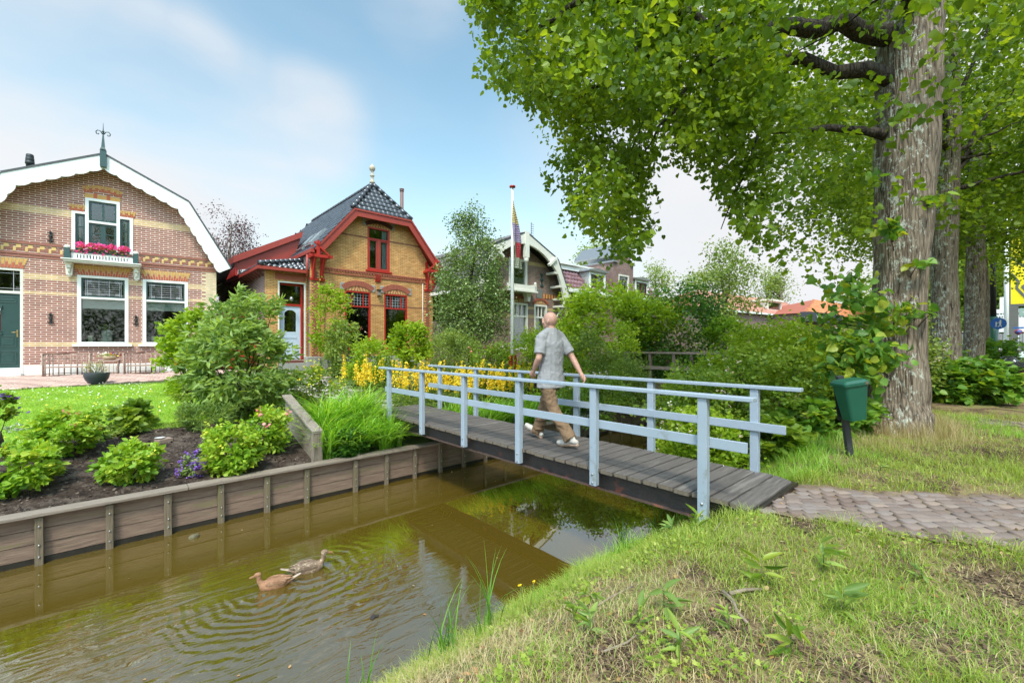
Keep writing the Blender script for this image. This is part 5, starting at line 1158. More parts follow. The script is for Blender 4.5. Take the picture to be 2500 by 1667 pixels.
G['yellowgreen'] = leafmat('yellow_green_leaf', [(.13, .28, .02), (.22, .40, .03), (.36, .52, .05), (.50, .54, .09)], trans=.42)
G['grey'] = leafmat('grey_green_leaf', [(.14, .24, .055), (.22, .34, .09), (.31, .44, .13), (.36, .49, .08)], trans=.45)
G['purple'] = leafmat('purple_leaf', [(.05, .02, .025), (.09, .035, .04), (.14, .07, .06)], trans=.2)
G['silver'] = leafmat('silver_leaf', [(.30, .36, .28), (.42, .47, .38), (.5, .54, .46)], trans=.15)
G['strap'] = leafmat('strap_leaf', [(.13, .32, .02), (.21, .44, .03), (.32, .56, .06), (.46, .64, .16)], trans=.45)
G['grass'] = leafmat('grass_blade', [(.16, .27, .03), (.25, .37, .04), (.36, .46, .07), (.50, .54, .15)], trans=.4)
G['straw'] = leafmat('dry_grass', [(.30, .22, .09), (.44, .34, .16), (.56, .46, .26), (.38, .36, .13)], trans=.2)
G['lawnblade'] = leafmat('lawn_blade', [(.20, .36, .03), (.28, .46, .04), (.38, .54, .07)], trans=.4)
for nm, cs in (('pink', [(.75, .03, .25), (.85, .06, .38), (.9, .2, .5)]), ('rose', [(.65, .12, .16), (.75, .25, .25), (.8, .4, .35)]), ('yellow', [(.80, .55, .01), (.85, .65, .03), (.9, .75, .1)]), ('violet', [(.16, .05, .45), (.28, .12, .62), (.35, .2, .7)]),
               ('white_', [(.80, .80, .74), (.85, .85, .8)]), ('orange', [(.75, .12, .02), (.8, .22, .03), (.85, .4, .05)]), ('red', [(.45, .01, .02), (.6, .03, .03)]), ('palepink', [(.70, .5, .45), (.78, .62, .55), (.8, .72, .66)]), ('deepviolet', [(.09, .02, .25), (.14, .03, .36)]), ('lime_fl', [(.55, .62, .08), (.68, .72, .1), (.75, .7, .05)])):
    G[nm] = leafmat(nm.strip('_') + '_petal', cs, rough=.6, trans=.25)
G['twig'] = pmat('twig_bark', (.10, .075, .055), (.05, .04, .03), 12, .85, .3); G['greenstem'] = pmat('green_stem', (.14, .20, .05), (.10, .15, .04), 8, .6)
def barkmat(name, c1, c2, lichen=.605, side=(-1, 0, 0), lc=(.50, .52, .45)):
    m, nt, b = new_mat(name); L = nt.links; b.inputs['Roughness'].default_value = .9; b.inputs['Specular IOR Level'].default_value = .15
    tc = node(nt, 'ShaderNodeTexCoord'); mp = node(nt, 'ShaderNodeMapping'); mp.inputs['Scale'].default_value = (1, 1, .13); L.new(tc.outputs['Object'], mp.inputs[0])
    n1 = node(nt, 'ShaderNodeTexNoise', Scale=17, Detail=7, Roughness=.62, Distortion=.35); L.new(mp.outputs[0], n1.inputs['Vector'])
    vo = node(nt, 'ShaderNodeTexVoronoi', Scale=22); vo.feature = 'DISTANCE_TO_EDGE'; L.new(mp.outputs[0], vo.inputs['Vector'])
    ad = node(nt, 'ShaderNodeMath', operation='MULTIPLY_ADD'); L.new(vo.outputs['Distance'], ad.inputs[0]); ad.inputs[1].default_value = .9; L.new(n1.outputs[0], ad.inputs[2])
    cr = node(nt, 'ShaderNodeValToRGB'); e = cr.color_ramp.elements; e[0].position = .38; e[0].color = c4(tuple(x*.28 for x in c2)); e[1].position = .72; e[1].color = c4(c1); q = e.new(.52); q.color = c4(c2)
    L.new(ad.outputs[0], cr.inputs[0])
    n2 = node(nt, 'ShaderNodeTexNoise', Scale=9, Detail=9, Roughness=.78); mp2 = node(nt, 'ShaderNodeMapping'); mp2.inputs['Scale'].default_value = (1.3, 1.3, .75); L.new(tc.outputs['Object'], mp2.inputs[0]); L.new(mp2.outputs[0], n2.inputs['Vector'])
    dt = node(nt, 'ShaderNodeVectorMath', operation='DOT_PRODUCT'); geo = node(nt, 'ShaderNodeNewGeometry'); L.new(geo.outputs['Normal'], dt.inputs[0]); dt.inputs[1].default_value = side
    md = node(nt, 'ShaderNodeMath', operation='MULTIPLY_ADD'); L.new(dt.outputs['Value'], md.inputs[0]); md.inputs[1].default_value = .075; L.new(n2.outputs[0], md.inputs[2])
    mr = node(nt, 'ShaderNodeMapRange'); mr.inputs[1].default_value = lichen; mr.inputs[2].default_value = lichen + .02; L.new(md.outputs[0], mr.inputs[0])
    mx = node(nt, 'ShaderNodeMixRGB'); L.new(mr.outputs[0], mx.inputs[0]); L.new(cr.outputs[0], mx.inputs[1]); mx.inputs[2].default_value = c4(lc); L.new(mx.outputs[0], b.inputs['Base Color'])
    bp = node(nt, 'ShaderNodeBump', Strength=1.0, Distance=.045); L.new(ad.outputs[0], bp.inputs['Height']); L.new(bp.outputs[0], b.inputs['Normal'])
    return m
G['bark'] = barkmat('lime_bark', (.285, .23, .175), (.165, .128, .098), side=tuple((-RT * .95 - FW * .3)))
G['barkd'] = barkmat('limb_bark', (.09, .075, .06), (.05, .04, .033), .75)

def clumps(n, rng, inside, lo, hi):
    out = []
    while len(out) < n:
        p = lo + (hi - lo) * rng.random((4000, 3)); p = p[inside(p)]; out += list(p[:n - len(out)])
    return np.array(out)
def tone(n, k, rng):            # leaf tone: part by clump, part by leaf
    return np.clip(np.repeat(rng.random(n), k)*.55 + rng.random(n*k)*.5 - .03, 0, 1)
def holes3(P, s, seed, thr):
    r = np.random.default_rng(seed); v = np.zeros(len(P))
    for i in range(7): a = unit(r.normal(size=(1, 3)))[0]*s*r.uniform(.7, 1.6); v += np.sin(P @ a + r.random()*6.28)
    return v/7 > thr
def fluff(C, rad, ntw, per, rng, twig=.13):
    """leaf points: twigs round each clump, leaves round each twig"""
    n = len(C); rad = np.broadcast_to(rad, (n,))
    d = unit(rng.normal(size=(n*ntw, 3))); r = rng.random((n*ntw, 1)) ** .45; T = np.repeat(C, ntw, 0) + d * r * np.repeat(rad, ntw)[:, None] * np.array([1.15, 1.15, .8])
    P = np.repeat(T, per, 0) + rng.normal(size=(n*ntw*per, 3)) * twig; return P, np.repeat(d, per, 0), T
def limb(mb, a, b, r0, r1, rng, sag=.15, n=7, wob=.06):
    a = Vector(a); b = Vector(b); L_ = (b-a).length; pts = []; rad = []
    for i in range(n+1):
        t = i/n; p = a.lerp(b, t); p.z += sag*L_*math.sin(math.pi*t)*.6; p += Vector(rng.normal(size=3)) * wob * L_ * .35 * math.sin(math.pi*t); pts.append(p); rad.append(r0 + (r1-r0)*t**.7)
    mb.tube(pts, rad, 8 if r0 > .04 else 5); return pts
def trunkmesh(pts, rad, rng, n=28, sub=8, amp=.035):
    """tapered, slightly buttressed trunk"""
    pts = [Vector(p) for p in pts]; P = []; Rr = []
    for i in range(len(pts)-1):
        for k in range(sub): t = k/sub; P.append(pts[i].lerp(pts[i+1], t)); tt = t*t*(3-2*t); Rr.append(rad[i]*(1-tt)+rad[i+1]*tt)
    P.append(pts[-1]); Rr.append(rad[-1]); ph = rng.random(6)*6.28; m = MB(); vs = []
    for i, (p, r) in enumerate(zip(P, Rr)):
        for j in range(n):
            a = 2*math.pi*j/n; q = 1 + amp*(math.sin(3*a+ph[0]+i*.05)+.7*math.sin(5*a+ph[1]-i*.08)+.6*math.sin(8*a+ph[2]+i*.03)+.5*math.sin(13*a+ph[3])) + .02*math.sin(i*.9+a*2+ph[4])
            vs.append((p.x+r*q*math.cos(a), p.y+r*q*math.sin(a), p.z))
    k = len(P); m.add(vs, [(i*n+j, i*n+(j+1) % n, (i+1)*n+(j+1) % n, (i+1)*n+j) for i in range(k-1) for j in range(n)], 0, True); return m

# --- the near lime tree: trunk, limbs, crown over the canal
rt = np.random.default_rng(11)
def tp(px, py, d): p = atd(px, py, d); return p
b0 = tp(2190, 1052, 7.15)
line = [Vector((b0.x, b0.y, .85)), Vector((b0.x, b0.y, 1.15)), tp(2191, 980, 7.2), tp(2193, 820, 7.2), tp(2198, 700, 7.2), tp(2208, 520, 7.2), tp(2217, 330, 7.2), tp(2222, 130, 7.2), tp(2228, -60, 7.25), tp(2236, -350, 7.3), tp(2240, -700, 7.3)]
TB = line[0]
lt = thing('lime_tree', 'tall lime tree with lichen spotted trunk nearest the bridge, its crown hanging over the canal', 'tree', (TB.x, TB.y, TB.z), group='lime trees in a row along the canal')
rel_ = lambda p: Vector(p) - TB
trunkmesh([rel_(p) for p in line], [.54, .45, .41, .36, .345, .385, .42, .42, .39, .33, .2], rt).build('trunk', G['bark'], lt)
BL = [(1130, -420), (1138, -50), (1150, 40), (1168, 120), (1212, 195), (1248, 248), (1300, 248), (1340, 320), (1355, 405), (1385, 450), (1375, 515), (1402, 565), (1455, 582), (1485, 620), (1530, 640), (1555, 598), (1592, 575), (1588, 510), (1565, 450), (1612, 372), (1665, 395), (1745, 430), (1770, 500), (1820, 545), (1838, 600), (1905, 640), (1970, 640), (2015, 700), (2130, 720), (2140, 520), (2300, 560), (2320, 300), (2700, 250), (2700, -1500), (1000, -1500)]
c0 = np.array([line[7].x, line[7].y, 0])
def in_crown(p, R0=7.4, zlo=3.2, zhi=14, keepout=3.4):
    dx = p[:, 0]-c0[0]; dy = p[:, 1]-c0[1]; r = np.hypot(dx, dy); z = p[:, 2]
    Rz = R0*np.sqrt(np.clip(1-((z-8)/6.2)**2, 0, 1)); Rz = np.where(z < 6.5, R0*(.35+.65*np.clip((z-zlo)/2.6, 0, 1)), Rz)
    low = zlo + .12*(r-3)**2*.3
    px, py, d = proj(p); vis = inpoly(px, py, BL) & (d > .5)
    ok = (r < Rz) & (z > zlo) & (vis | (d < .5)) & (np.hypot(p[:, 0], p[:, 1]) > keepout) & ~((r < 1.0) & (z < 7))
    ok &= ~((d < 2.2) & (z < 5.2))
    return ok
def hang(p):                    # the hanging sprays at the left edge, inside the photo's outline
    px, py, d = proj(p); return inpoly(px, py, BL) & (d > 5.2) & (d < 9) & (py > -60) & (px < 1860)
C1 = clumps(430, rt, in_crown, np.array([1.5, -6.5, 3.2]), np.array([17, 8.5, 14.]))
px_, py_, d_ = proj(C1); 
lo_, hi_ = np.array([3, 1.5, 3.3]), np.array([10, 7.5, 9.5]); C2 = clumps(300, rt, hang, lo_, hi_)
C = np.concatenate([C1, C2]); rad = np.concatenate([rt.uniform(.45, .8, len(C1)), rt.uniform(.28, .5, len(C2))]); TN = tone(len(C), 13*11, rt)
P, D, T = fluff(C, rad, 13, 11, rt, .085)
px_, py_, d_ = proj(P); jit = np.repeat(rt.normal(0, 24, (2, len(P)//11)), 11, 1); ok = ((inpoly(px_+jit[0], py_+jit[1], BL)) | (d_ < .5)) & (np.hypot(P[:, 0]-0, P[:, 1]-0) > 2.6) & np.repeat(holes3(T, 4.2, 8, -.17), 11); P = P[ok]; D = D[ok]; TN = TN[ok]
print('crown leaves', len(P))
sz = rt.uniform(.055, .088, len(P))
lf = leaves('foliage', P - np.array(TB), sz, G['lime'], 'heart', lt, up=.5, droop=.6, out=D*.5, rng=rt, rnd=TN)
mb = MB(); 
def rl(p): return Vector(p) - TB
mains = [((1800, 100), 6.4, .13), ((1440, 10), 6.2, .10), ((1290, 90), 6.2, .05), ((1560, 330), 6.8, .06), ((1900, 380), 7.0, .06), ((1500, 560), 7.4, .035), ((1990, 90), 4.8, .10), ((2400, -100), 8.5, .12), ((1750, -200), 5.0, .10)]
j0 = line[7]; 
A = limb(mb, rl(tp(2200, 90, 7.2)), rl(tp(1830, 90, 6.5)), .17, .11, rt, .10); B = limb(mb, A[-1], rl(tp(1450, -10, 6.3)), .10, .06, rt, .06); B2 = limb(mb, B[-1], rl(tp(1285, 78, 6.2)), .06, .02, rt, .0)
A2 = limb(mb, rl(tp(2190, 200, 7.2)), rl(tp(1640, 170, 7.0)), .15, .055, rt, .12); limb(mb, A2[-2], rl(tp(1540, 420, 7.2)), .04, .012, rt, 0); limb(mb, A2[-1], rl(tp(1380, 250, 6.6)), .05, .012, rt, .02)
A3 = limb(mb, rl(tp(2160, 330, 7.2)), rl(tp(1850, 330, 7.6)), .09, .03, rt, .1); limb(mb, A3[-1], rl(tp(1760, 560, 7.8)), .03, .008, rt, 0)
A4 = limb(mb, rl(tp(2230, 40, 7.2)), rl(tp(2060, -60, 4.4)), .14, .04, rt, .1); A5 = limb(mb, rl(tp(2230, 0, 7.2)), rl(tp(2500, -150, 8.5)), .15, .05, rt, .1)
A6 = limb(mb, rl(tp(1530, 400, 7.1)), rl(tp(1500, 610, 7.1)), .02, .006, rt, 0)
for i in range(46):
    src = [A, B, A2, A3, A4, A5][i % 6]; s = src[rt.integers(2, len(src))]
    w = Vector(T[rt.integers(len(T))]) - TB
    if (w - s).length < 3.2: limb(mb, s, w, .025, .006, rt, .05, 5)
lbm = mb.build('limbs', G['barkd'], lt)
# sprouts with big leaves round the lower trunk
rs = np.random.default_rng(5)
SP = []
for (px, py, d, r, n) in ((2060, 700, 6.9, .30, 60), (2110, 740, 6.75, .28, 60), (2150, 790, 6.7, .25, 70), (2100, 860, 6.6, .30, 110), (2060, 850, 6.7, .25, 70), (2160, 870, 6.6, .22, 70), (2040, 900, 6.7, .25, 70), (2120, 920, 6.6, .18, 40), (2215, 760, 6.6, .16, 24), (2270, 755, 6.7, .10, 10), (2170, 560, 6.75, .14, 26), (2190, 550, 6.7, .1, 12), (2265, 490, 6.8, .12, 14), (2290, 480, 6.9, .12, 8), (2130, 430, 6.8, .1, 10), (2240, 640, 6.75, .12, 10), (2030, 780, 7.0, .30, 60), (2200, 280, 6.7, .08, 8)):
    c = np.array(tp(px, py, d)); SP.append(c + rs.normal(size=(n, 3))*r*.55)
SP = np.concatenate(SP); leaves('sprout_leaves', SP - np.array(TB), rs.uniform(.09, .15, len(SP)), G['limey'], 'heart', lt, up=.45, droop=.5, out=np.tile(-np.array(FW)*.6, (len(SP), 1)), rng=rs)
mb = MB()
for i in range(26):
    q = Vector(SP[rs.integers(len(SP))]) - TB; a = Vector((0, 0, q.z - .25 + rs.random()*.1)) + Vector((q.x, q.y, 0)).normalized()*.3; limb(mb, a, q, .012, .004, rs, .05, 4)
mb.build('sprout_stems', G['twig'], lt)

# --- generic tree
def tree(name, label, cat, base, h, cr, zc, n_cl, lsize, mat, seed, tr=.3, group=None, shape='oval', ntw=14, per=8, clr=.7, bark=None, flat=.75, twig=.2, limbs=14, droop=.4, conic=0, fork=.45):
    rng = np.random.default_rng(seed); t = thing(name, label, cat, base, group=group)
    hh = (h - zc) / 2; cz = zc + hh
    def ins(p):
        k = (p[:, 2]-cz)/hh; w = 1 - conic*np.clip((k+1)/2, 0, 1)
        return ((p[:, 0]/cr)**2+(p[:, 1]/cr)**2)/np.maximum(w, .05)**2 + np.abs(k)**2.2 < 1
    C = clumps(n_cl, rng, lambda p: ins(p) & ((np.hypot(p[:, 0], p[:, 1])/cr + np.abs(p[:, 2]-cz)/hh) > .35), np.array([-cr, -cr, zc]), np.array([cr, cr, h]))
    P, D, T = fluff(C, rng.uniform(.6, 1.1, n_cl)*clr, ntw, per, rng, twig)
    TN = tone(n_cl, ntw*per, rng); k = np.repeat(holes3(T, 3.2/clr, seed, -.2), per); P, D, TN = P[k], D[k], TN[k]
    leaves('foliage', P, rng.uniform(.7, 1.25, len(P))*lsize, mat, shape, t, up=.5, droop=droop, out=D*.5, rng=rng, rnd=TN)
    top = h*fork+zc*.3 if zc < h*.5 else zc+.5
    trunkmesh([(0, 0, -.15), (0, 0, .3), (rng.normal(0, .06), rng.normal(0, .06), top*.5), (rng.normal(0, .15), rng.normal(0, .15), top), (rng.normal(0, .2), rng.normal(0, .2), h*.88)], [tr*1.5, tr*1.12, tr, tr*.8, tr*.15], rng, n=18, sub=5).build('trunk', bark or G['bark'], t)
    mb = MB()
    for i in range(limbs):
        w = C[rng.integers(len(C))]; s = (0, 0, min(top*rng.uniform(.7, 1.2), w[2]*.95)); limb(mb, s, w, tr*.28, tr*.04, rng, .08, 6)
    mb.build('limbs', G['barkd'], t); return t
def gz(x, y): return float(near_z(np.array(float(x)), np.array(float(y)))) if y < 5.5 else float(far_z(np.array(float(x)), np.array(float(y))))
def at_px(px, d): p = atd(px, 842, d); return p.x, p.y
t2x, t2y = at_px(2313, 12.3)
T2 = tree('lime_tree', 'second lime tree in the row, its trunk just behind the big lichen spotted one', 'tree', (t2x, t2y, 1.0), 13.5, 5.4, 4.4, 300, .115, G['lime'], 21, tr=.285, group='lime trees in a row along the canal', per=8, ntw=14, shape='heart', clr=.85)
def copy_tree_as(src, loc, rz, label, sc=1):
    c = copy_tree(src); c.location = loc; c.rotation_euler = (0, 0, rz); c.scale = (sc, sc, sc); c['label'] = label; return c
for i, (px, d, lab) in enumerate(((2376, 16.9, 'third lime tree in the row, with two stems leaning together'), (2392, 21.0, 'fourth lime tree in the row, half hidden behind the third trunk'))):
    x, y = at_px(px, d); copy_tree_as(T2, (x, y, 1.0), 1.3+i*2, lab)
# trees across the road behind, seen only in the window panes and the water
for i, (x, y, s) in enumerate(((-36, -12, 1.0), (-25, -14, 1.1), (-14, -13, 1.0), (-4, -17, 1.1), (7, -16, 1.0), (17, -13, 1.05), (28, -10, 1.1))):
    copy_tree_as(T2, (x, y, .6), i*1.1, 'lime tree across the road, outside the picture', s)
rb_ = np.random.default_rng(60); P = np.stack([rb_.uniform(-60, 45, 42000), rb_.normal(-21, .7, 42000), .5 + 5.6*rb_.random(42000)], 1); o = leaves('hedge', P, .32, G['dark'], 'oval', None, rng=rb_); tag(o, 'tall hedge across the road behind the viewer, outside the picture', 'hedge')  # leaf screen added out of view so the panes reflect dark green
# far trees
BT = tree('broadleaf_tree', 'soft green tree with a wispy crown in front of the red tiled bungalow', 'tree', (*at_px(1768, 27), 1.4), 7.3, 1.95, 1.2, 85, .16, G['olive'], 31, tr=.16, shape='oval', clr=.75, twig=.22, ntw=12, per=7, droop=.8)
D_ = tree('broadleaf_tree', 'tall green tree mass far behind the white flag pole at the right edge', 'tree', (*at_px(2475, 48), 1), 16, 7, 2, 130, .42, G['mid'], 32, tr=.35, clr=1.7, twig=.5, ntw=12, per=7)
for (px, d, s, lab) in ((2380, 52, .9, 'tall green tree far behind the third lime trunk'), (2280, 50, .85, 'tall green tree far behind the second lime trunk'), (2560, 44, 1.0, 'tall green tree far off at the right edge of the view'), (2180, 60, .8, 'tall green tree far behind the near lime trunk'), (2660, 40, .9, 'tall green tree outside the right edge')):
    copy_tree_as(D_, (*at_px(px, d), 1), px*.7, lab, s)
F_ = tree('broadleaf_tree', 'pale green tree top rising behind the mansard roof', 'tree', (*at_px(1455, 45), 1.4), 12.3, 1.9, 6.0, 30, .26, G['olive'], 33, tr=.2, clr=1.0, twig=.35, ntw=12, per=6)
for (px, d, s, lab) in ((1600, 44, .78, 'pale green tree at the right end of the terrace roof'), (1905, 60, .95, 'pale tree behind the bungalow roof'), (1875, 62, 1.0, 'pale tree just left of the one behind the bungalow ridge'), (1700, 60, .95, 'greyish tree behind the left end of the bungalow')):
    copy_tree_as(F_, (*at_px(px, d), 1.4), px*.3, lab, s)
tree('copper_beech', 'dark purple leaved tree between the brick house and the villa', 'tree', (*at_px(556, 30), 1.4), 10.6, 2.1, 3.0, 70, .115, G['purple'], 34, tr=.15, clr=.7, twig=.26, ntw=12, per=9)
tree('copper_beech', 'smaller dark purple tree just behind the villa dormer', 'tree', (*at_px(590, 33), 1.4), 9.2, 1.4, 4, 26, .115, G['purple'], 35, tr=.12, clr=.6, twig=.3, ntw=9, per=8)
hx, hy = at_px(1150, 15.3); tree('holly_tree', 'glossy pointed holly tree between the villa and the gabled house', 'tree', (hx, hy, 1.45), 5.95, 1.72, .5, 210, .075, G['holly'], 36, tr=.10, clr=.42, twig=.11, ntw=16, per=10, conic=.66, limbs=10, bark=G['barkd'])

# --- shrubs and border plants
def bush(name, label, cat, px, ytop, ybot, d, hw, n_cl, mat, lsize, seed, shape='oval', group=None, flowers=(), z0=None, ntw=9, per=7, up=.5, droop=.25, clr=.30, depth=None, stems=8, flat=.5, wide=1.0, twig=.35, kind=None):
    """ybot None: stands on the ground under it"""
    rng = np.random.default_rng(seed); x, y = at_px(px, d); g_ = gz(x, y) if z0 is None else z0
    top = EYE + (842-ytop)/1060*d; bot = g_ if ybot is None else EYE + (842-ybot)/1060*d; bot = max(bot, g_-.02)
    t = thing(name, label, cat, (x, y, g_), group=group)
    rx = hw/1060*d; ry = depth or rx*.85; rz = (top-bot)/2; cz = (top+bot)/2 - g_
    def ins(p):
        q = ((p[:, 0]*RT.x+p[:, 1]*RT.y)/rx)**2 + ((p[:, 0]*FW.x+p[:, 1]*FW.y)/ry)**2 + np.abs((p[:, 2]-cz)/rz)**2.4; return (q < .92) & (q > flat)
    m_ = max(rx, ry); C = clumps(n_cl, rng, ins, np.array([-m_, -m_, cz-rz]), np.array([m_, m_, cz+rz]))
    cr_ = min(rx, rz)*clr; P, D, T = fluff(C, rng.uniform(.7, 1.3, n_cl)*cr_, ntw, per, rng, cr_*twig); TN = tone(n_cl, ntw*per, rng); k = P[:, 2] > .02; P, D, TN = P[k], D[k], TN[k]
    cen = np.array([0, 0, cz*.6]); out = unit(P-cen)
    leaves('foliage', P, rng.uniform(.7, 1.3, len(P))*lsize, mat, shape, t, up=up, droop=droop, out=out*.8, rng=rng, wide=wide, rnd=TN)
    if stems:
        mb = MB()
        for i in range(stems):
            w = C[rng.integers(len(C))]; limb(mb, (rng.normal(0, .04), rng.normal(0, .04), -.03), w, .012+.012*rx, .004, rng, .02, 5)
        mb.build('stems', G['twig'], t)
    for (fm, n, fs, where) in flowers:
        q = C[rng.integers(len(C), size=n)] + rng.normal(size=(n, 3))*cr_*.6; o = unit(q-cen); q = q + o*cr_*.9
        if where == 'top': q = q[q[:, 2] > cz + rz*.15]
        if where == 'front': q = q[(q[:, 0]*FW.x+q[:, 1]*FW.y) < 0]
        if len(q) == 0: continue
        q = np.repeat(q, 6, 0) + rng.normal(size=(len(q)*6, 3))*fs*.35
        leaves('flowers', q, fs*.7, G[fm], 'petal', t, up=.8, droop=-.1, rng=rng)
    return t
HY = 'hydrangeas in the flower bed'
bush('hydrangea', 'broad light green hydrangea at the left edge of the bed', 'shrub', 20, 1095, None, 5.25, 95, 40, G['yellowgreen'], .085, 41, group=HY, clr=.3, flowers=(('lime_fl', 14, .05, 'top'),))
bush('hydrangea', 'hydrangea with pale pink flower heads standing behind the leftmost one', 'shrub', 160, 1005, None, 6.2, 72, 40, G['yellowgreen'], .075, 42, group=HY, flowers=(('rose', 9, .06, 'top'), ('lime_fl', 12, .05, 'top')))
bush('hydrangea', 'small yellow green hydrangea left of the stone with the saucer', 'shrub', 312, 1078, None, 5.75, 55, 28, G['yellowgreen'], .075, 43, group=HY, flowers=(('lime_fl', 8, .05, 'top'),))
bush('hydrangea', 'bright yellow green dome of hydrangea in the middle of the bed', 'shrub', 562, 1042, None, 6.35, 58, 42, G['yellowgreen'], .075, 44, group=HY, flowers=(('lime_fl', 10, .05, 'top'),))
bush('hydrangea', 'hydrangea with deep pink flower heads beside the timber divider', 'shrub', 648, 995, None, 7.1, 50, 34, G['yellowgreen'], .07, 45, group=HY, flowers=(('rose', 18, .075, 'top'), ('lime_fl', 10, .05, 'top')))
bush('shrub', 'broad leaved green shrub at the edge of the lawn', 'shrub', 325, 982, None, 7.3, 38, 18, G['mid'], .12, 46, shape='oval', stems=6)
bush('shrub', 'thin brownish shrub beside the broad leaved one', 'shrub', 262, 1030, None, 7.0, 45, 18, G['olive'], .07, 47)
bush('silver_plant', 'silvery leaved ground plant at the left of the bed', 'plant', 62, 1040, None, 7.2, 70, 30, G['silver'], .06, 48, shape='lance', stems=0)
bush('bellflower', 'small mound of violet bellflowers in the dark soil', 'plant', 477, 1108, None, 6.15, 31, 14, G['grey'], .035, 49, flowers=(('violet', 170, .035, 'all'),), stems=0)
bush('petunia', 'deep violet petunias at the left edge', 'plant', -2, 930, 1030, 6.0, 26, 14, G['mid'], .06, 50, flowers=(('deepviolet', 14, .07, 'all'),))
bush('butterfly_bush', 'big lance leaved bush in front of the villa porch', 'shrub', 585, 778, None, 8.7, 104, 100, G['grey'], .145, 51, shape='lance', ntw=8, per=7, up=.4, droop=.30, clr=.22, wide=1.35, stems=16)
bush('butterfly_bush', 'tall upright sprays of the lance leaved bush', 'shrub', 598, 705, 850, 9.0, 88, 40, G['grey'], .13, 52, shape='lance', ntw=6, per=7, up=.4, droop=.2, clr=.22, wide=1.3, flat=.1)
bush('elder_bush', 'light green bush left of the lance leaved one', 'shrub', 462, 752, None, 10.3, 60, 55, G['fresh'], .10, 53, clr=.28, flowers=(('white_', 12, .06, 'top'),))
bush('alstroemeria', 'orange and red flowers at the foot of the lance leaved bush', 'plant', 462, 850, None, 8.6, 30, 14, G['mid'], .08, 54, shape='lance', flowers=(('orange', 9, .05, 'all'), ('red', 5, .06, 'all')))
bush('lady_mantle', 'yellow green flowering mound beside the garden path', 'plant', 765, 900, None, 9.6, 62, 40, G['mid'], .06, 55, flowers=(('lime_fl', 90, .05, 'all'), ('yellow', 40, .05, 'top')), stems=0)
bush('sedum', 'fleshy leaved sedum at the foot of the lilies', 'plant', 845, 1048, None, 7.35, 48, 22, G['dark'], .075, 56, stems=3, up=.8)
bush('climbing_rose', 'green climbing rose on the left corner of the villa', 'climber', 806, 700, 870, 16.1, 46, 40, G['fresh'], .11, 57, clr=.35, stems=5, depth=.35)
bush('rose_bush', 'rose bush with reddish tips under the villa window', 'shrub', 842, 775, None, 14.8, 46, 44, G['olive'], .10, 58, flowers=(('rose', 16, .07, 'top'),))
bush('shrub', 'rounded light green shrub in front of the villa', 'shrub', 905, 830, None, 13, 58, 60, G['fresh'], .08, 59, flowers=(('palepink', 14, .05, 'all'),))
bush('small_tree', 'small round headed tree in front of the right villa window', 'small tree', 1002, 788, 900, 11.6, 44, 46, G['fresh'], .09, 60, stems=4)
bush('round_shrub', 'clipped round grey green shrub below the holly tree', 'shrub', 1105, 812, None, 13.2, 72, 120, G['olive'], .05, 61, clr=.26, flat=.7, ntw=14, stems=3)
bush('rose_bush', 'rose bush with pink flowers left of the flagpole', 'shrub', 1205, 830, None, 12.3, 50, 50, G['mid'], .08, 62, flowers=(('rose', 12, .07, 'all'), ('palepink', 14, .06, 'all')))
bush('rose_bush', 'tall rose bush with red flowers right of the flagpole', 'shrub', 1300, 800, None, 11.8, 62, 50, G['fresh'], .08, 63, flowers=(('rose', 10, .08, 'top'),), stems=14)
bush('maple_tree', 'bright green spreading maple behind the walking man', 'tree', 1470, 695, None, 17.5, 112, 120, G['fresh'], .13, 64, shape='lobed', clr=.22, stems=8, ntw=11)
bush('rose_bush', 'pale rose bush with bare stems right of the man', 'shrub', 1430, 800, None, 12.8, 55, 40, G['olive'], .08, 65, flowers=(('palepink', 10, .08, 'top'),), stems=12)
bush('shrub', 'dense dark green shrub behind the wooden railing', 'shrub', 1655, 700, None, 17.0, 118, 130, G['dark'], .12, 66, clr=.24, ntw=11)
bush('shrub', 'bright green top growth on the left of the dark shrub', 'shrub', 1590, 720, 830, 16.2, 70, 50, G['fresh'], .11, 67, clr=.3)
bush('shrub', 'golden leaved shrub beside the dark green one', 'shrub', 1770, 775, 850, 15.5, 42, 30, G['yellowgreen'], .10, 68)
bush('round_shrub', 'low round clipped shrub in front of the wooden railing', 'shrub', 1508, 862, None, 12.6, 72, 130, G['olive'], .05, 69, clr=.26, flat=.7, ntw=14, stems=3)
bush('shrub', 'airy light green shrub above the clipped round one', 'shrub', 1515, 790, None, 14.3, 50, 40, G['fresh'], .08, 70)
bush('shrub', 'low green shrub with pale flowers right of the clipped one', 'shrub', 1450, 915, None, 10.2, 85, 44, G['mid'], .07, 71, flowers=(('palepink', 26, .06, 'top'), ('rose', 10, .05, 'top')))
bush('shrub', 'green shrub in front of the gabled house windows', 'shrub', 1345, 790, None, 15, 62, 60, G['fresh'], .09, 72)
bush('shrub', 'mid green shrub filling the border behind the yellow flowers', 'shrub', 1380, 880, None, 12.2, 75, 50, G['mid'], .07, 73)
bush('shrub', 'green shrub at the far end of the wooden railing', 'shrub', 1690, 800, None, 18.5, 90, 70, G['mid'], .09, 74, flowers=(('yellow', 14, .06, 'all'),))
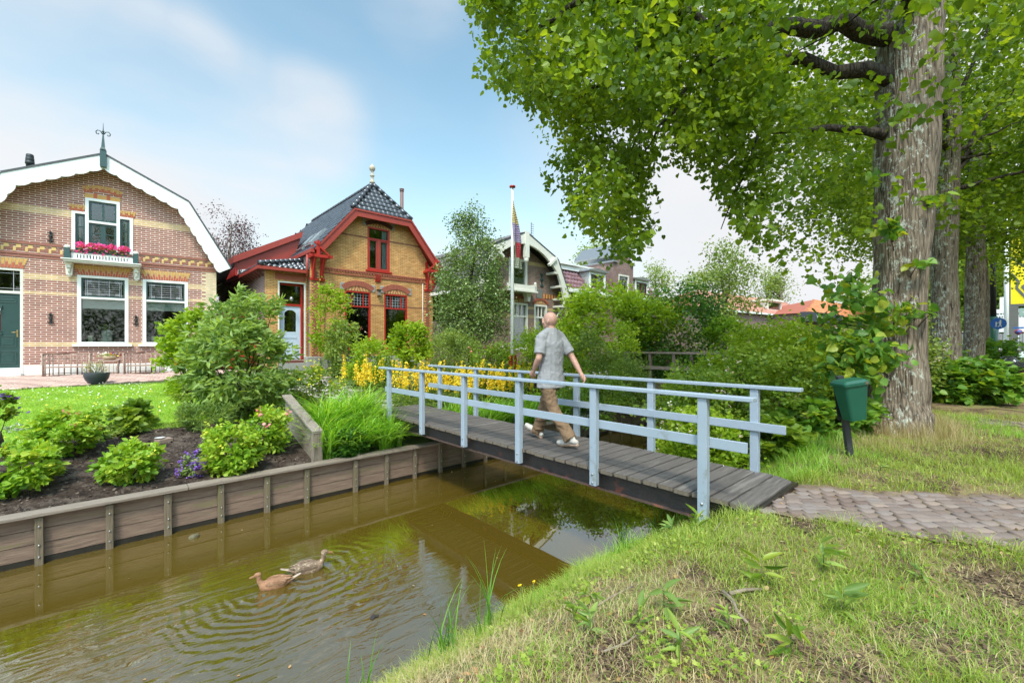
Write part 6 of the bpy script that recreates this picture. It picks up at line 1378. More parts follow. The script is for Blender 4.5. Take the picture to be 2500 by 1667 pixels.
# tangle of wild roses and brambles on the near bank beyond the bridge
WR = 'wild rose and bramble bushes on the bank beyond the bridge'
hedge = [(6.0, 2.75, 1.55, .62, 'fresh', 'low bramble right behind the bridge rail'), (7.2, 3.3, 2.05, .85, 'mid', 'bramble bush leaning over the water beyond the bridge'), (8.6, 4.0, 1.85, .75, 'fresh', 'bright green wild rose at the water side of the tangle'), (8.1, 2.6, 2.45, .85, 'mid', 'mid green bush between the bridge and the litter bin'),
         (10.7, 4.1, 2.30, .85, 'fresh', 'wild rose with pale flowers in the middle of the tangle'), (9.9, 2.9, 3.0, 1.0, 'fresh', 'tall wild rose beside the lime trunk'), (12.2, 3.7, 3.05, 1.05, 'fresh', 'tall airy bush behind the wild roses'), (12.4, 2.5, 2.8, 1.1, 'fresh', 'tall light green bush left of the lime sprouts'), (15.0, 3.4, 2.85, 1.2, 'fresh', 'far bush of the tangle before the bungalow'), (14.0, 1.9, 3.2, 1.1, 'olive', 'yellowish green bush behind the lime trunk')]
for i, (x, y, top, r, mt_, lab) in enumerate(hedge):
    d = x*FW.x + y*FW.y; px = 1250 + 1060*(x*RT.x + y*RT.y)/d; yt = 842 - (top-EYE)*1060/d; g_ = max(0, gz(x, y))
    bush('wild_rose', lab, 'shrub', px, yt, None, d, r*1060/d, 95, G[mt_], .065 if d < 9 else .085, 80+i, group=WR, ntw=10, per=8, clr=.22, z0=g_, depth=r, flat=.25, flowers=(('palepink', 34, .05, 'all'), ('white_', 14, .045, 'all')), stems=10)
for (x, y, r, h, i) in ((6.9, 2.15, .45, .55, 1), (7.7, 1.75, .5, .5, 2), (8.35, 1.55, .5, .6, 3)):
    d = x*FW.x + y*FW.y; px = 1250 + 1060*(x*RT.x + y*RT.y)/d
    bush('bindweed', ['large round leaved plant right of the bridge end', 'large round leaved plant left of the litter bin', 'large round leaved plant between the bin and the lime trunk'][i-1], 'plant', px, 842-(gz(x, y)+h-EYE)*1060/d, None, d, r*1060/d, 26, G['limey'] if i > 1 else G['mid'], .13, 95+i, shape='heart', group='round leaved plants on the bank', ntw=5, per=4, up=.75, clr=.3, stems=3)
# round leaved ground cover behind the lime trunks
for i, (px, yt, d, hw, lab) in enumerate(((2300, 880, 10.6, 75, 'lime suckers at the foot of the second lime tree'), (2385, 885, 10.4, 80, 'lime suckers spreading to the right of the second lime tree'), (2270, 845, 13.6, 60, 'lime suckers left of the third lime trunk'), (2440, 835, 17.5, 60, 'leafy suckers under the lamp post'))):
    bush('lime_suckers', lab, 'ground cover', px, yt, None, d, hw, 60, G['limey'], .13, 110+i, shape='heart', group='suckers at the foot of the limes', ntw=6, per=5, up=.75, clr=.35, stems=4, flat=.2)
bush('hedge', 'clipped hedge beyond the lime trees', 'hedge', 2300, 812, None, 26, 110, 90, G['mid'], .09, 120, clr=.3, stems=0, depth=1)
# strap leaved lilies and irises
def straps(name, label, cat, boxes, n, h, w, seed, mat='strap', bend=.95, group=None):
    rng = np.random.default_rng(seed); P = []
    for (x0_, x1_, y0_, y1_, k) in boxes:
        cc = np.stack([rng.uniform(x0_, x1_, k), rng.uniform(y0_, y1_, k)], 1)
        q = np.repeat(cc, n, 0) + rng.normal(size=(k*n, 2))*.035; P.append(q)
    P = np.concatenate(P); z = np.array([gz(a, b) for a, b in P]) if len(P) < 4000 else far_z(P[:, 0], P[:, 1])
    o = P.mean(0); b_ = blades(name, np.stack([P[:, 0], P[:, 1], z-.02], 1), rng.uniform(h*.55, h*1.05, len(P)), rng.uniform(w*.6, w*1.2, len(P)), G[mat], None, bend, rng, seg=6, lean=np.array([[.5, -.45, 0]]))
    tag(b_, label, cat, group); return b_
LL_ = 'strap leaved lily clumps along the canal wall'
for i, (bx, lab) in enumerate((((2.5, 3.15, 7.3, 7.8, 14), 'arching lily leaves spilling over the wall beside the timber divider'), ((3.1, 3.85, 7.28, 7.85, 18), 'arching lily leaves at the wall next to the bridge'), ((2.5, 3.2, 7.85, 8.7, 16), 'tall lily leaves behind the divider'), ((3.2, 3.85, 7.9, 8.9, 18), 'tall lily leaves beside the end of the bridge'),
                              ((5.2, 6.2, 7.3, 8.0, 18), 'lily clump on the wall just right of the bridge'), ((6.2, 7.4, 7.3, 8.0, 18), 'lily clump behind the walking man'), ((7.4, 8.6, 7.3, 8.0, 14), 'lily clump beyond the man on the canal wall'), ((9.2, 10.4, 7.3, 8.1, 12), 'small iris clump at the bend of the far wall'))):
    straps('lily_clump', lab, 'plant', [bx], 25, (.85, .85, 1.1, 1.1, .85, .85, .8, .6)[i], .042, 200+i, group=LL_)
# yellow loosestrife
def spikes(name, label, boxes, seed, h=1.0):
    rng = np.random.default_rng(seed); S = []
    for (x0_, x1_, y0_, y1_, k) in boxes: S.append(np.stack([rng.uniform(x0_, x1_, k), rng.uniform(y0_, y1_, k)], 1))
    S = np.concatenate(S); n = len(S); z = far_z(S[:, 0], S[:, 1]); H = rng.uniform(h*.7, h*1.15, n)
    t = thing(name, label, 'plant', (S[:, 0].mean(), S[:, 1].mean(), z.mean()), group='yellow loosestrife clumps behind the bridge'); o = np.array(t.location)
    k = 40; tt = rng.random((n, k)); P = np.stack([S[:, 0][:, None]+rng.normal(size=(n, k))*.028*(1.25-tt), S[:, 1][:, None]+rng.normal(size=(n, k))*.028*(1.25-tt), z[:, None]+H[:, None]*(.5+.5*tt)], -1).reshape(-1, 3)
    leaves('flowers', P-o, .042, G['yellow'], 'petal', t, up=.3, droop=-.1, rng=rng)
    k = 16; tt = rng.random((n, k)); P = np.stack([S[:, 0][:, None]+rng.normal(size=(n, k))*.03, S[:, 1][:, None]+rng.normal(size=(n, k))*.03, z[:, None]+H[:, None]*.5*tt], -1).reshape(-1, 3)
    leaves('foliage', P-o, .10, G['mid'], 'lance', t, up=.5, droop=0, rng=rng); return t
for i, (bx, lab) in enumerate((((4.9, 6.0, 8.9, 10.2, 46), 'yellow flower spikes behind the end of the bridge'), ((5.9, 7.0, 8.4, 9.8, 50), 'yellow flower spikes in the middle of the border'), ((6.9, 8.0, 8.3, 9.4, 44), 'yellow flower spikes left of the flagpole'), ((8.2, 9.6, 8.3, 9.2, 34), 'yellow flower spikes right of the flagpole'), ((4.2, 5.0, 10.2, 11.4, 26), 'yellow flower spikes beside the garden path'), ((9.7, 11.2, 8.4, 9.3, 16), 'thin yellow spikes near the clipped round shrub'))):
    spikes('loosestrife', lab, [bx], 230+i)
rng = np.random.default_rng(77)
bush('lavender', 'wispy grey green tuft in front of the lance leaved bush', 'plant', 500, 985, None, 7.7, 60, 26, G['grey'], .10, 130, shape='lance', wide=.35, stems=0, up=.2, droop=-.3)

# --- lawn, near bank grass, weeds
def scatter(n, rng, xr, yr, keep, pw=1.4):
    out = []; m = 0
    while m < n:
        p = np.stack([rng.uniform(*xr, 60000), rng.uniform(*yr, 60000)], 1); d = np.hypot(p[:, 0], p[:, 1]); xx = p[:, 0]*RT.x+p[:, 1]*RT.y; dd = p[:, 0]*FW.x+p[:, 1]*FW.y
        k = keep(p[:, 0], p[:, 1]) & (rng.random(len(p)) < np.clip((1.9/np.maximum(d, 1.0))**pw, 0, 1)) & (dd > .9) & (np.abs(xx) < dd*1.5+.6); p = p[k]; out.append(p); m += len(p)
    return np.concatenate(out)[:n]
offpath = lambda x, y: ~inpoly(x, y, [(3.9, 4), (3.9, 1.30), (4.15, .58), (4.6, -.42), (6.5, -2.6), (7.7, -1.7), (6.15, -.25), (5.45, .55), (5.12, 1.28), (5.12, 4)])
def wet(x, y): return near_z(x, y) > .0
def nfield(p, s, sd):
    r = np.random.default_rng(sd); v = 0
    for i in range(6): a = r.normal(size=2)*s; v = v + np.sin(p[:, 0]*a[0]+p[:, 1]*a[1]+r.random()*6.28)
    return v/6
rg = np.random.default_rng(9)
pp = scatter(170000, rg, (-.6, 13), (-5, 5.2), lambda x, y: offpath(x, y) & wet(x, y))
f = nfield(pp, 2.2, 1) + .35*nfield(pp, 9, 2) + rg.normal(0, .12, len(pp)); edge = near_z(pp[:, 0], pp[:, 1]) < .55
for (px, py, r_) in ((2330, 1590, .38), (2440, 1440, .28), (2060, 1650, .22), (1960, 1300, .16), (2250, 1130, .5), (2420, 1110, .5), (1960, 1135, .25), (1480, 1620, .14), (1740, 1540, .15)): c_ = atz(px, py, 1.0); f = f - .8*np.exp(-((pp[:, 0]-c_.x)**2+(pp[:, 1]-c_.y)**2)/(.7*r_)**2)
grn = (f > -.27) | (edge & (rg.random(len(pp)) < .6)); bare = (f < -.30) & ~edge & (rg.random(len(pp)) < .75)
q = pp[grn & ~bare]; z = near_z(q[:, 0], q[:, 1]); o = blades('grass', np.stack([q[:, 0], q[:, 1], z-.01], 1), rg.uniform(.03, .10, len(q))*(1+.9*np.clip(nfield(q, 3.5, 4)+.1, 0, 1)*2), rg.uniform(.003, .0065, len(q)), G['grass'], None, .9, rg, seg=2); tag(o, kind='stuff')
q = pp[~grn & ~bare]; z = near_z(q[:, 0], q[:, 1]); o = blades('dry_grass', np.stack([q[:, 0], q[:, 1], z-.008], 1), rg.uniform(.03, .10, len(q)), rg.uniform(.0025, .005, len(q)), G['straw'], None, 1.3, rg, seg=2); tag(o, kind='stuff')
# small herb leaves close to the ground
pp = scatter(26000, rg, (-.6, 10), (-4, 3.6), lambda x, y: offpath(x, y) & wet(x, y)); f = nfield(pp, 3.1, 6)+.4*nfield(pp, 11, 7)
SPOT = [(2330, 1590, .38), (2440, 1440, .28), (2060, 1650, .22), (1960, 1300, .16), (2250, 1130, .5), (2420, 1110, .5), (1960, 1135, .25), (1480, 1620, .14), (1740, 1540, .15)]
for (px, py, r_) in SPOT: c_ = atz(px, py, 1.0); f = f - 1.3*np.exp(-((pp[:, 0]-c_.x)**2+(pp[:, 1]-c_.y)**2)/r_**2)
pp = pp[f > .12]; z = near_z(pp[:, 0], pp[:, 1]) + rg.uniform(.005, .06, len(pp))
o = leaves('ground_herbs', np.stack([pp[:, 0], pp[:, 1], z], 1), rg.uniform(.012, .032, len(pp)), G['grass'], 'lobed', None, up=.8, droop=-.2, rng=rg); tag(o, kind='stuff')
pp = scatter(1500, rg, (-.6, 10), (-4, 3.2), lambda x, y: wet(x, y), 1.0); z = near_z(pp[:, 0], pp[:, 1]) + .012
G['litter'] = leafmat('fallen_leaf', [(.10, .05, .02), (.30, .15, .06), (.45, .26, .12), (.42, .36, .2)], trans=.1)
o = leaves('leaf_litter', np.stack([pp[:, 0], pp[:, 1], z], 1), rg.uniform(.012, .045, len(pp)), G['litter'], 'oval', None, up=.93, droop=0, rng=rg); tag(o, kind='stuff')
G['chip'] = leafmat('earth_litter', [(.05, .03, .02), (.09, .055, .036), (.14, .09, .06), (.26, .18, .12)], trans=0, rough=.95); Q_ = []
for (px, py, r_) in SPOT: c_ = atz(px, py, 1.0); k_ = int(7500*r_*r_+300); Q_.append(np.stack([rg.normal(c_.x, r_*.55, k_), rg.normal(c_.y, r_*.55, k_)], 1))
Q_ = np.concatenate(Q_); Q_ = Q_[offpath(Q_[:, 0], Q_[:, 1])]; o = leaves('earth_litter', np.stack([Q_[:, 0], Q_[:, 1], near_z(Q_[:, 0], Q_[:, 1])+rg.uniform(.004, .014, len(Q_))], 1), rg.uniform(.010, .03, len(Q_)), G['chip'], 'tiny', None, up=.85, droop=0, rng=rg); tag(o, kind='stuff')
# tufts: tall grass round the lime trunk and along the water
def tuft(c, n, r, h, mat, w=.004, bend=.5, seed=0, far=False):
    rng = np.random.default_rng(seed); q = np.array(c)[None, :2] + rng.normal(size=(n, 2))*r; q = q[offpath(q[:, 0], q[:, 1])]; z = (far_z if far else near_z)(q[:, 0], q[:, 1]); return np.stack([q[:, 0], q[:, 1], z-.015], 1), rng.uniform(h*.5, h*1.1, len(q)), np.full(len(q), w)
def tufts(name, L_, mat, seed, bend=.5, seg=3):
    Ps, H, Wd = [], [], []
    for i, (x, y, n, r, h, w) in enumerate(L_): a, b, c = tuft((x, y), n, r, h, mat, w, seed=seed+i); Ps.append(a); H.append(b); Wd.append(c)
    o = blades(name, np.concatenate(Ps), np.concatenate(H), np.concatenate(Wd), G[mat], None, bend, np.random.default_rng(seed), seg=seg); tag(o, kind='stuff'); return o
tr_ = []
for a in np.linspace(0, 6.28, 15): tr_.append((TB.x + .62*math.cos(a), TB.y + .62*math.sin(a), 170, .12, .36, .005))
for (px, d) in ((2100, 5.9), (2160, 5.8), (2230, 6.0), (2300, 6.1), (2350, 6.3), (2050, 6.3)): x, y = at_px(px, d); tr_.append((x, y, 260, .2, .22, .004))
tufts('tall_dry_grass', tr_, 'straw', 300, .4)
tg = []
for (px, d) in ((1960, 5.6), (1990, 5.8), (2120, 5.5), (2020, 6.2), (1900, 6.0), (1870, 5.6), (2340, 6.8), (2420, 7.0), (2470, 6.6), (2280, 7.2), (2380, 8.2), (1990, 5.0)): x, y = at_px(px, d); tg.append((x, y, 260, .18, .26 if px < 2100 else .16, .006))
for (px, py, h, r) in ((2320, 1300, .13, .13), (2450, 1560, .12, .2), (2250, 1480, .08, .22), (2100, 1560, .08, .2), (2480, 1280, .10, .15), (1850, 1620, .09, .2), (1600, 1480, .08, .25), (2180, 1400, .07, .2), (1400, 1600, .10, .2)):
    p = atz(px, py, 1.0); tg.append((p.x, p.y, 420, r, h, .0045))
for (X, Y, n, h) in ((3.6, 2.45, 260, .28), (3.9, 2.3, 200, .25), (4.4, 2.5, 260, .3), (4.9, 2.6, 260, .3), (3.2, 2.55, 220, .2), (5.3, 1.8, 240, .25), (5.5, 1.45, 240, .2), (2.9, 2.5, 160, .16), (2.4, 2.45, 140, .18), (3.75, 1.75, 160, .14), (5.25, 2.5, 260, .34)): tg.append((X, Y, n, .13, h, .006))
tufts('lush_grass', tg, 'strap', 330, .6)
# reeds standing in the water edge
G['reed'] = leafmat('reed_leaf', [(.06, .17, .02), (.11, .27, .03), (.2, .4, .05)], trans=.35)
def reeds(label, px, py, n, h, seed, z=.02, spread=.05):
    c = atz(px, py, z); rng = np.random.default_rng(seed); q = np.array(c)[None, :] + np.stack([rng.normal(size=n)*spread, rng.normal(size=n)*spread, np.zeros(n)], 1); q[:, 2] = np.maximum(near_z(q[:, 0], q[:, 1]), 0)-.02
    o = blades('reed_clump', q, rng.uniform(h*.5, h, n), rng.uniform(.010, .018, n), G['reed'], None, .45, rng, seg=5); tag(o, label, 'plant', 'reeds at the water edge')
reeds('reeds rising from the water below the near bank, centre of the picture', 1185, 1650, 18, .72, 400); reeds('loose arching reeds left of the tall ones', 1085, 1680, 16, .60, 401, spread=.07); reeds('few reeds near the lower edge of the picture', 885, 1740, 9, .5, 402)
reeds('thin reeds at the lowest corner of the water', 600, 1760, 6, .42, 403); reeds('dark reeds beside the last bridge post', 1520, 1370, 26, .55, 404, spread=.06); reeds('reeds under the bridge edge', 1590, 1320, 16, .5, 405, spread=.06); reeds('low reeds against the bank left of the dark ones', 1440, 1420, 12, .28, 406)
# broad leaved weeds, one by one
def weed(i, px, py, s, label, mat='grey'):
    rng = np.random.default_rng(500+i); c = atz(px, py, 1.0 if py > 1330 and px > 1500 else .85); z = gz(c.x, c.y); t = thing('weed', label, 'weed', (c.x, c.y, z), group='broad leaved weeds in the bank grass')
    k = rng.integers(7, 12); a = rng.random(k)*6.28; P = []; O = []
    tt = np.linspace(.15, 1, k); P = np.stack([rng.normal(0, .006, k), rng.normal(0, .006, k), tt*s*.9], 1); O = np.stack([np.cos(a), np.sin(a), np.full(k, .35)], 1)
    leaves('leaf_rosette', P, s*(.52+.38*rng.random(k)), G[mat], 'lance', t, up=.5, droop=.05, out=O*1.6, rng=rng, wide=1.05)
    m = MB(); m.tube([(0, 0, -.01), (.004, 0, s*.5), (0, .004, s*.95)], [.004, .003, .0015], 5); m.build('stem', G['greenstem'], t)
WD = [(1440, 1490, .13, 'pale green weed at the left rim of the bank'), (1620, 1520, .15, 'broad leaved weed in the middle of the bank'), (1560, 1560, .12, 'weed with grey green leaves left of the fallen stick'), (1860, 1430, .17, 'large weed with long leaves right of the middle'), (2010, 1400, .19, 'tallest weed of the bank, in its own green patch'), (2060, 1500, .16, 'weed beside the tallest one'), (1930, 1620, .15, 'weed at the lower right, among long grass'), (1660, 1640, .14, 'weed near the bottom edge of the picture'),
      (1440, 1640, .13, 'weed near the bottom edge, left of centre'), (1400, 1560, .12, 'leafy weed near the reeds'), (1780, 1560, .11, 'small weed beside the forked stick'), (2250, 1420, .10, 'small weed near the brick path'), (1700, 1320, .16, 'leafy weed at the foot of the last bridge post'), (1640, 1320, .13, 'leafy weed under the bridge beam'), (2150, 1190, .09, 'small dock plant beyond the path')]
for i, w in enumerate(WD): weed(i, *w, mat='grey' if i % 3 else 'mid')
# buttercups at the rim
c = atz(1288, 1500, .6); t = thing('buttercup', 'two small yellow flowers on thin stalks at the rim of the bank', 'flower', (c.x, c.y, gz(c.x, c.y)))
for s in ((-.05, .02), (.05, -.01)):
    MB().tube([(0, 0, 0), (s[0]*.6, s[1], .14), (s[0], s[1], .24)], .002, 5).build('stalk', G['greenstem'], t); leaves('flower', np.array([[s[0], s[1], .24]]*7) + rg.normal(size=(7, 3))*.004, .014, G['yellow'], 'petal', t, up=.9, droop=0, rng=rg)
# lawn blades with daisies
rl_ = np.random.default_rng(12)
n = 60000; p = np.stack([rl_.uniform(-8.5, 2.3, n*2), 9.6 + 5.9*rl_.random(n*2)**1.25], 1); d = p[:, 0]*FW.x+p[:, 1]*FW.y; xx = p[:, 0]*RT.x+p[:, 1]*RT.y; p = p[(np.abs(xx) < d*1.25)][:n]
o = blades('lawn_grass', np.stack([p[:, 0], p[:, 1], far_z(p[:, 0], p[:, 1])+.012], 1), rl_.uniform(.03, .07, len(p)), .008, G['lawnblade'], None, .8, rl_, seg=2); tag(o, kind='stuff')
n = 1500; p = np.stack([rl_.uniform(-8, 2.3, n), 9.9 + 5.6*rl_.random(n)**.55], 1); f = nfield(p, 1.1, 3); p = p[f > -.05]; wq = leaves('daisies', np.stack([p[:, 0], p[:, 1], far_z(p[:, 0], p[:, 1])+.08], 1), .035, G['white_'], 'petal', None, up=.95, droop=0, rng=rl_); tag(wq, kind='stuff')
n = 700; p = np.stack([rl_.uniform(-8, 2.0, n), 9.7 + 4.0*rl_.random(n)**1.6], 1); wq = leaves('small_yellow_flowers', np.stack([p[:, 0], p[:, 1], far_z(p[:, 0], p[:, 1])+.08], 1), .032, G['yellow'], 'petal', None, up=.9, droop=0, rng=rl_); tag(wq, kind='stuff')
# loose bark mulch on the bed
n = 7000; p = np.stack([rl_.uniform(-7.5, 2.25, n), rl_.uniform(7.2, 9.6, n)], 1); G['mulch'] = leafmat('bark_chips', [(.02, .015, .012), (.05, .035, .028), (.10, .075, .06), (.22, .17, .13)], trans=0, rough=.9)
wq = leaves('mulch', np.stack([p[:, 0], p[:, 1], far_z(p[:, 0], p[:, 1])+.02], 1), rl_.uniform(.02, .06, n), G['mulch'], 'tiny', None, up=.75, droop=0, rng=rl_); tag(wq, kind='stuff')
# ---------------------------------------------------------------- patio and garden path
M['patio'] = leafmat('pink_pavers', [(.50, .34, .28), (.56, .39, .33), (.46, .31, .26), (.60, .44, .37)], rough=.85, trans=0, spec=.2)
def pavers(name, poly, ang, bw, rh, o_, seed, z, mat):
    ca, sa = math.cos(ang), math.sin(ang); rr = np.random.default_rng(seed); i, j = np.meshgrid(np.arange(-60, 60), np.arange(-140, 140)); i = i.ravel(); j = j.ravel()
    u = (i + .5*(j % 2))*bw; v = j*rh; x = o_[0]+ca*u-sa*v; y = o_[1]+sa*u+ca*v; k = inpoly(x, y, poly); x = x[k]; y = y[k]; n = len(x)
    zz = far_z(x, y) + z + rr.normal(0, .0015, n); hu, hv = bw/2-.004, rh/2-.004
    cs = [(-hu, -hv), (hu, -hv), (hu, hv), (-hu, hv)]
    V = np.stack([np.stack([x+ca*p-sa*q, y+sa*p+ca*q, zz+h], 1) for h in (-.03, 0) for p, q in cs], 1); base = (np.arange(n)*8)[:, None]; fs = [(0,1,5,4), (1,2,6,5), (2,3,7,6), (3,0,4,7), (4,5,6,7)]
    o = fast_mesh(name, V.reshape(-1, 3), np.concatenate([base+np.array(f)[None] for f in fs], 1).ravel(), np.full(n*5, 4), mat, None, None, np.repeat(rr.random(n), 5)); tag(o, kind='structure'); return o
def edgeline(pxs, z0): return [(lambda p: (p.x, p.y))(atz(px, py, z0)) for px, py in pxs]
e = edgeline([(-250, 975), (0, 953), (150, 945), (300, 937), (420, 931), (520, 924)], 1.36)
hb = [H1.o + H1.x*t + H1.y*.02 for t in (6.2, -2.2)]
pat = e + [(hb[0].x, hb[0].y), (hb[1].x, hb[1].y)]
pavers('patio', pat, H1.rot, .21, .105, (H1.o.x, H1.o.y), 3, .035, M['patio'])
g = sheet('patio_bedding', axis((-10, 8, 90)), axis((12, 21, 60)), far_z, M['sand'], .008, keep=lambda x, y: inpoly(x, y, pat)); tag(g, kind='structure')
gp = [(4.0, 8.75), (5.0, 8.75), (5.0, 10.5), (4.9, 13.5), (5.4, 16.6), (3.2, 17.2), (3.4, 13.5), (3.8, 10.5)]
M['slabs'] = leafmat('concrete_slabs', [(.36, .33, .29), (.42, .38, .34), (.33, .30, .26)], rough=.9, trans=0, spec=.2)
pavers('garden_path', gp, R(2), .42, .42, (4.4, 9), 4, .03, M['slabs'])

# ---------------------------------------------------------------- figures made of overlapping volumes fused into one skin
def loft(m, rings, n=16, mi=0):           # rings: (x, y, z, rx, ry)
    k = len(rings); vs = [(c[0]+c[3]*math.cos(2*math.pi*j/n), c[1]+c[4]*math.sin(2*math.pi*j/n), c[2]) for c in rings for j in range(n)]
    fs = [(i*n+j, i*n+(j+1) % n, (i+1)*n+(j+1) % n, (i+1)*n+j) for i in range(k-1) for j in range(n)] + [tuple(range(n-1, -1, -1)), tuple(range((k-1)*n, k*n))]
    m.add(vs, fs, mi, True)
def fuse(m, name, mat, parent, voxel=.012, smooth=6, fac=.5):
    o = m.build(name, mat, parent); r = o.modifiers.new('fuse', 'REMESH'); r.mode = 'VOXEL'; r.voxel_size = voxel; r.use_smooth_shade = True
    s = o.modifiers.new('smooth', 'SMOOTH'); s.factor = fac; s.iterations = smooth; return o
def folds(o, size, amt, seed=0):          # cloth creases
    t = bpy.data.textures.new('cloth_folds', 'CLOUDS'); t.noise_scale = size; t.noise_depth = 3; d = o.modifiers.new('folds', 'DISPLACE'); d.texture = t; d.strength = amt; d.mid_level = .5
    s = o.modifiers.new('soft', 'SMOOTH'); s.factor = .4; s.iterations = 2
def chain(m, pts, rad, n=12):
    m.tube(pts, rad, n)
    for p, r in zip(pts, rad): m.ball(p, r*.995, n=12, k=8)
M['skin'] = pmat('skin', (.52, .30, .225), (.45, .24, .18), 14, .5, .1, spec=.4)
def shirtmat():
    m, nt, b = new_mat('striped_grey_shirt'); L = nt.links; b.inputs['Roughness'].default_value = .9; b.inputs['Specular IOR Level'].default_value = .15
    tc = node(nt, 'ShaderNodeTexCoord'); sp = node(nt, 'ShaderNodeSeparateXYZ'); L.new(tc.outputs['Object'], sp.inputs[0])
    a = node(nt, 'ShaderNodeMath', operation='MULTIPLY'); L.new(sp.outputs[2], a.inputs[0]); a.inputs[1].default_value = 2*math.pi/.016; s = node(nt, 'ShaderNodeMath', operation='SINE'); L.new(a.outputs[0], s.inputs[0])
    mr = node(nt, 'ShaderNodeMapRange'); L.new(s.outputs[0], mr.inputs[0]); mr.inputs[1].default_value = -.2; mr.inputs[2].default_value = .6
    mx = node(nt, 'ShaderNodeMixRGB'); L.new(mr.outputs[0], mx.inputs[0]); mx.inputs[1].default_value = (.35, .345, .35, 1); mx.inputs[2].default_value = (.215, .215, .235, 1); L.new(mx.outputs[0], b.inputs['Base Color'])
    n = node(nt, 'ShaderNodeTexNoise', Scale=9, Detail=3, Distortion=1.2); L.new(tc.outputs['Object'], n.inputs['Vector']); bp = node(nt, 'ShaderNodeBump', Strength=.75, Distance=.02); L.new(n.outputs[0], bp.inputs['Height']); L.new(bp.outputs[0], b.inputs['Normal']); return m
M['shirt'] = shirtmat(); M['khaki'] = pmat('khaki_trousers', (.235, .155, .095), (.19, .122, .075), 5, .85, .8, 7, spec=.2, stretch=(1, 1, .7))
M['shoe'] = pmat('white_trainers', (.62, .58, .53), (.52, .47, .42), 20, .6, .2); M['sole'] = pmat('tan_sole', (.45, .24, .13), (.5, .4, .32), 6, .6)
man = thing('person', 'bald man in a light grey striped T-shirt and khaki trousers walking over the footbridge', 'person', (4.44, 4.10, 1.08))
V3 = Vector
hl, hr = V3((-.095, .0, .90)), V3((.095, .02, .90))
kl, kr = V3((-.085, -.10, .50)), V3((.095, .20, .50)); al, ar = V3((-.075, -.40, .135)), V3((.085, .345, .10))
sl2, sr2 = V3((-.185, .0, 1.45)), V3((.185, -.01, 1.45)); el, er = V3((-.27, -.03, 1.17)), V3((.262, -.16, 1.18)); wl_, wr_ = V3((-.235, .10, 1.01)), V3((.272, -.31, .955))
m = MB()
loft(m, [(0, 0, .84, .14, .10), (0, 0, .95, .15, .11), (0, 0, 1.10, .14, .10), (0, 0, 1.28, .165, .115), (0, 0, 1.42, .17, .11), (0, 0, 1.48, .13, .09), (0, -.005, 1.53, .065, .065)])
chain(m, [V3((0, -.01, 1.47)), V3((0, .0, 1.60))], [.062, .058])
hc = V3((-.005, .02, 1.684)); yaw = R(22); hf = V3((-math.sin(yaw), math.cos(yaw), 0)); hx_ = V3((math.cos(yaw), math.sin(yaw), 0))
def hp(x, y, z): return hc + hx_*x + hf*y + V3((0, 0, z))
m.ball(hp(0, -.012, .018), (.088, .104, .106), n=20, k=12); m.ball(hp(0, -.035, .0), (.076, .075, .085), n=16, k=10); m.ball(hp(0, .03, -.045), (.058, .066, .07), n=14, k=8); m.ball(hp(0, .062, -.085), (.03, .028, .028)); m.ball(hp(0, .075, .01), (.055, .03, .03)); 
m.tube([hp(0, .085, .015), hp(0, .108, -.028)], [.009, .014], 8); m.ball(hp(0, .106, -.028), (.014, .013, .011)); m.ball(hp(0, .088, -.058), (.024, .012, .011))
for s in (-1, 1):
    m.ball(hp(s*.085, -.005, -.018), (.010, .020, .031)); m.ball(hp(s*.093, -.016, -.012), (.007, .012, .024)); m.ball(hp(s*.035, .075, -.022), (.024, .022, .024))
for (s_, e_, w_) in ((sl2, el, wl_), (sr2, er, wr_)):
    chain(m, [s_, s_.lerp(e_, .5), e_], [.060, .052, .043]); chain(m, [e_, e_.lerp(w_, .35), w_], [.043, .043, .028])
def hand(w, e, palm_n, side):
    d = (w-e).normalized(); x = palm_n.cross(d).normalized()*side
    c = w + d*.05; m.tube([w - d*.01, w + d*.03, w + d*.085], [.028, .033, .036], 10); m.ball(c + d*.035, (.036, .036, .030))
    for i, (o_, L_) in enumerate(((.028, .068), (.010, .078), (-.009, .074), (-.027, .058))):
        b = w + d*.088 + x*o_; c1_ = b + d*L_*.45 + palm_n*.006; c2_ = c1_ + d*L_*.32 + palm_n*.020; c3_ = c2_ + d*L_*.16 + palm_n*.024; m.tube([b - d*.02, b, c1_, c2_, c3_], [.0115, .0105, .0098, .009, .0075], 8); m.ball(c3_, .0076, n=8, k=6)
    b = w + d*.028 + x*.026; t1 = b + d*.030 + x*.024 + palm_n*.012; t2 = t1 + d*.030 + x*.006 + palm_n*.012; m.tube([b - x*.012, t1, t2], [.014, .0115, .0088], 8); m.ball(t2, .009, n=8, k=6)
hand(wl_, el, V3((.9, .2, -.1)).normalized(), -1); hand(wr_, er, V3((-.6, .55, -.1)).normalized(), 1)
for (h_, k_, a_) in ((hl, kl, al), (hr, kr, ar)): chain(m, [h_, k_, a_], [.082, .055, .042])
body = fuse(m, 'body', M['skin'], man, .0062, 3, .5)
for s in (-1, 1): MB().ball(hp(s*.033, .094, .006), .0085, n=8, k=6).build('eye', M['dark'], man)
m = MB(); m.tube([hp(-.018, .097, -.062), hp(0, .1005, -.060), hp(.018, .097, -.062)], .0025, 6); m.build('mouth', pmat('lips', (.42, .16, .13), (.38, .14, .11)), man)
m = MB()
loft(m, [(0, .0, .765, .228, .172), (0, 0, .80, .225, .168), (0, 0, .92, .212, .158), (0, 0, 1.02, .197, .146), (0, -.005, 1.12, .192, .140), (0, -.01, 1.25, .205, .142), (0, -.01, 1.36, .215, .134), (0, -.005, 1.43, .208, .115), (0, -.005, 1.485, .165, .098), (0, -.005, 1.53, .112, .085), (0, -.004, 1.585, .072, .074)])
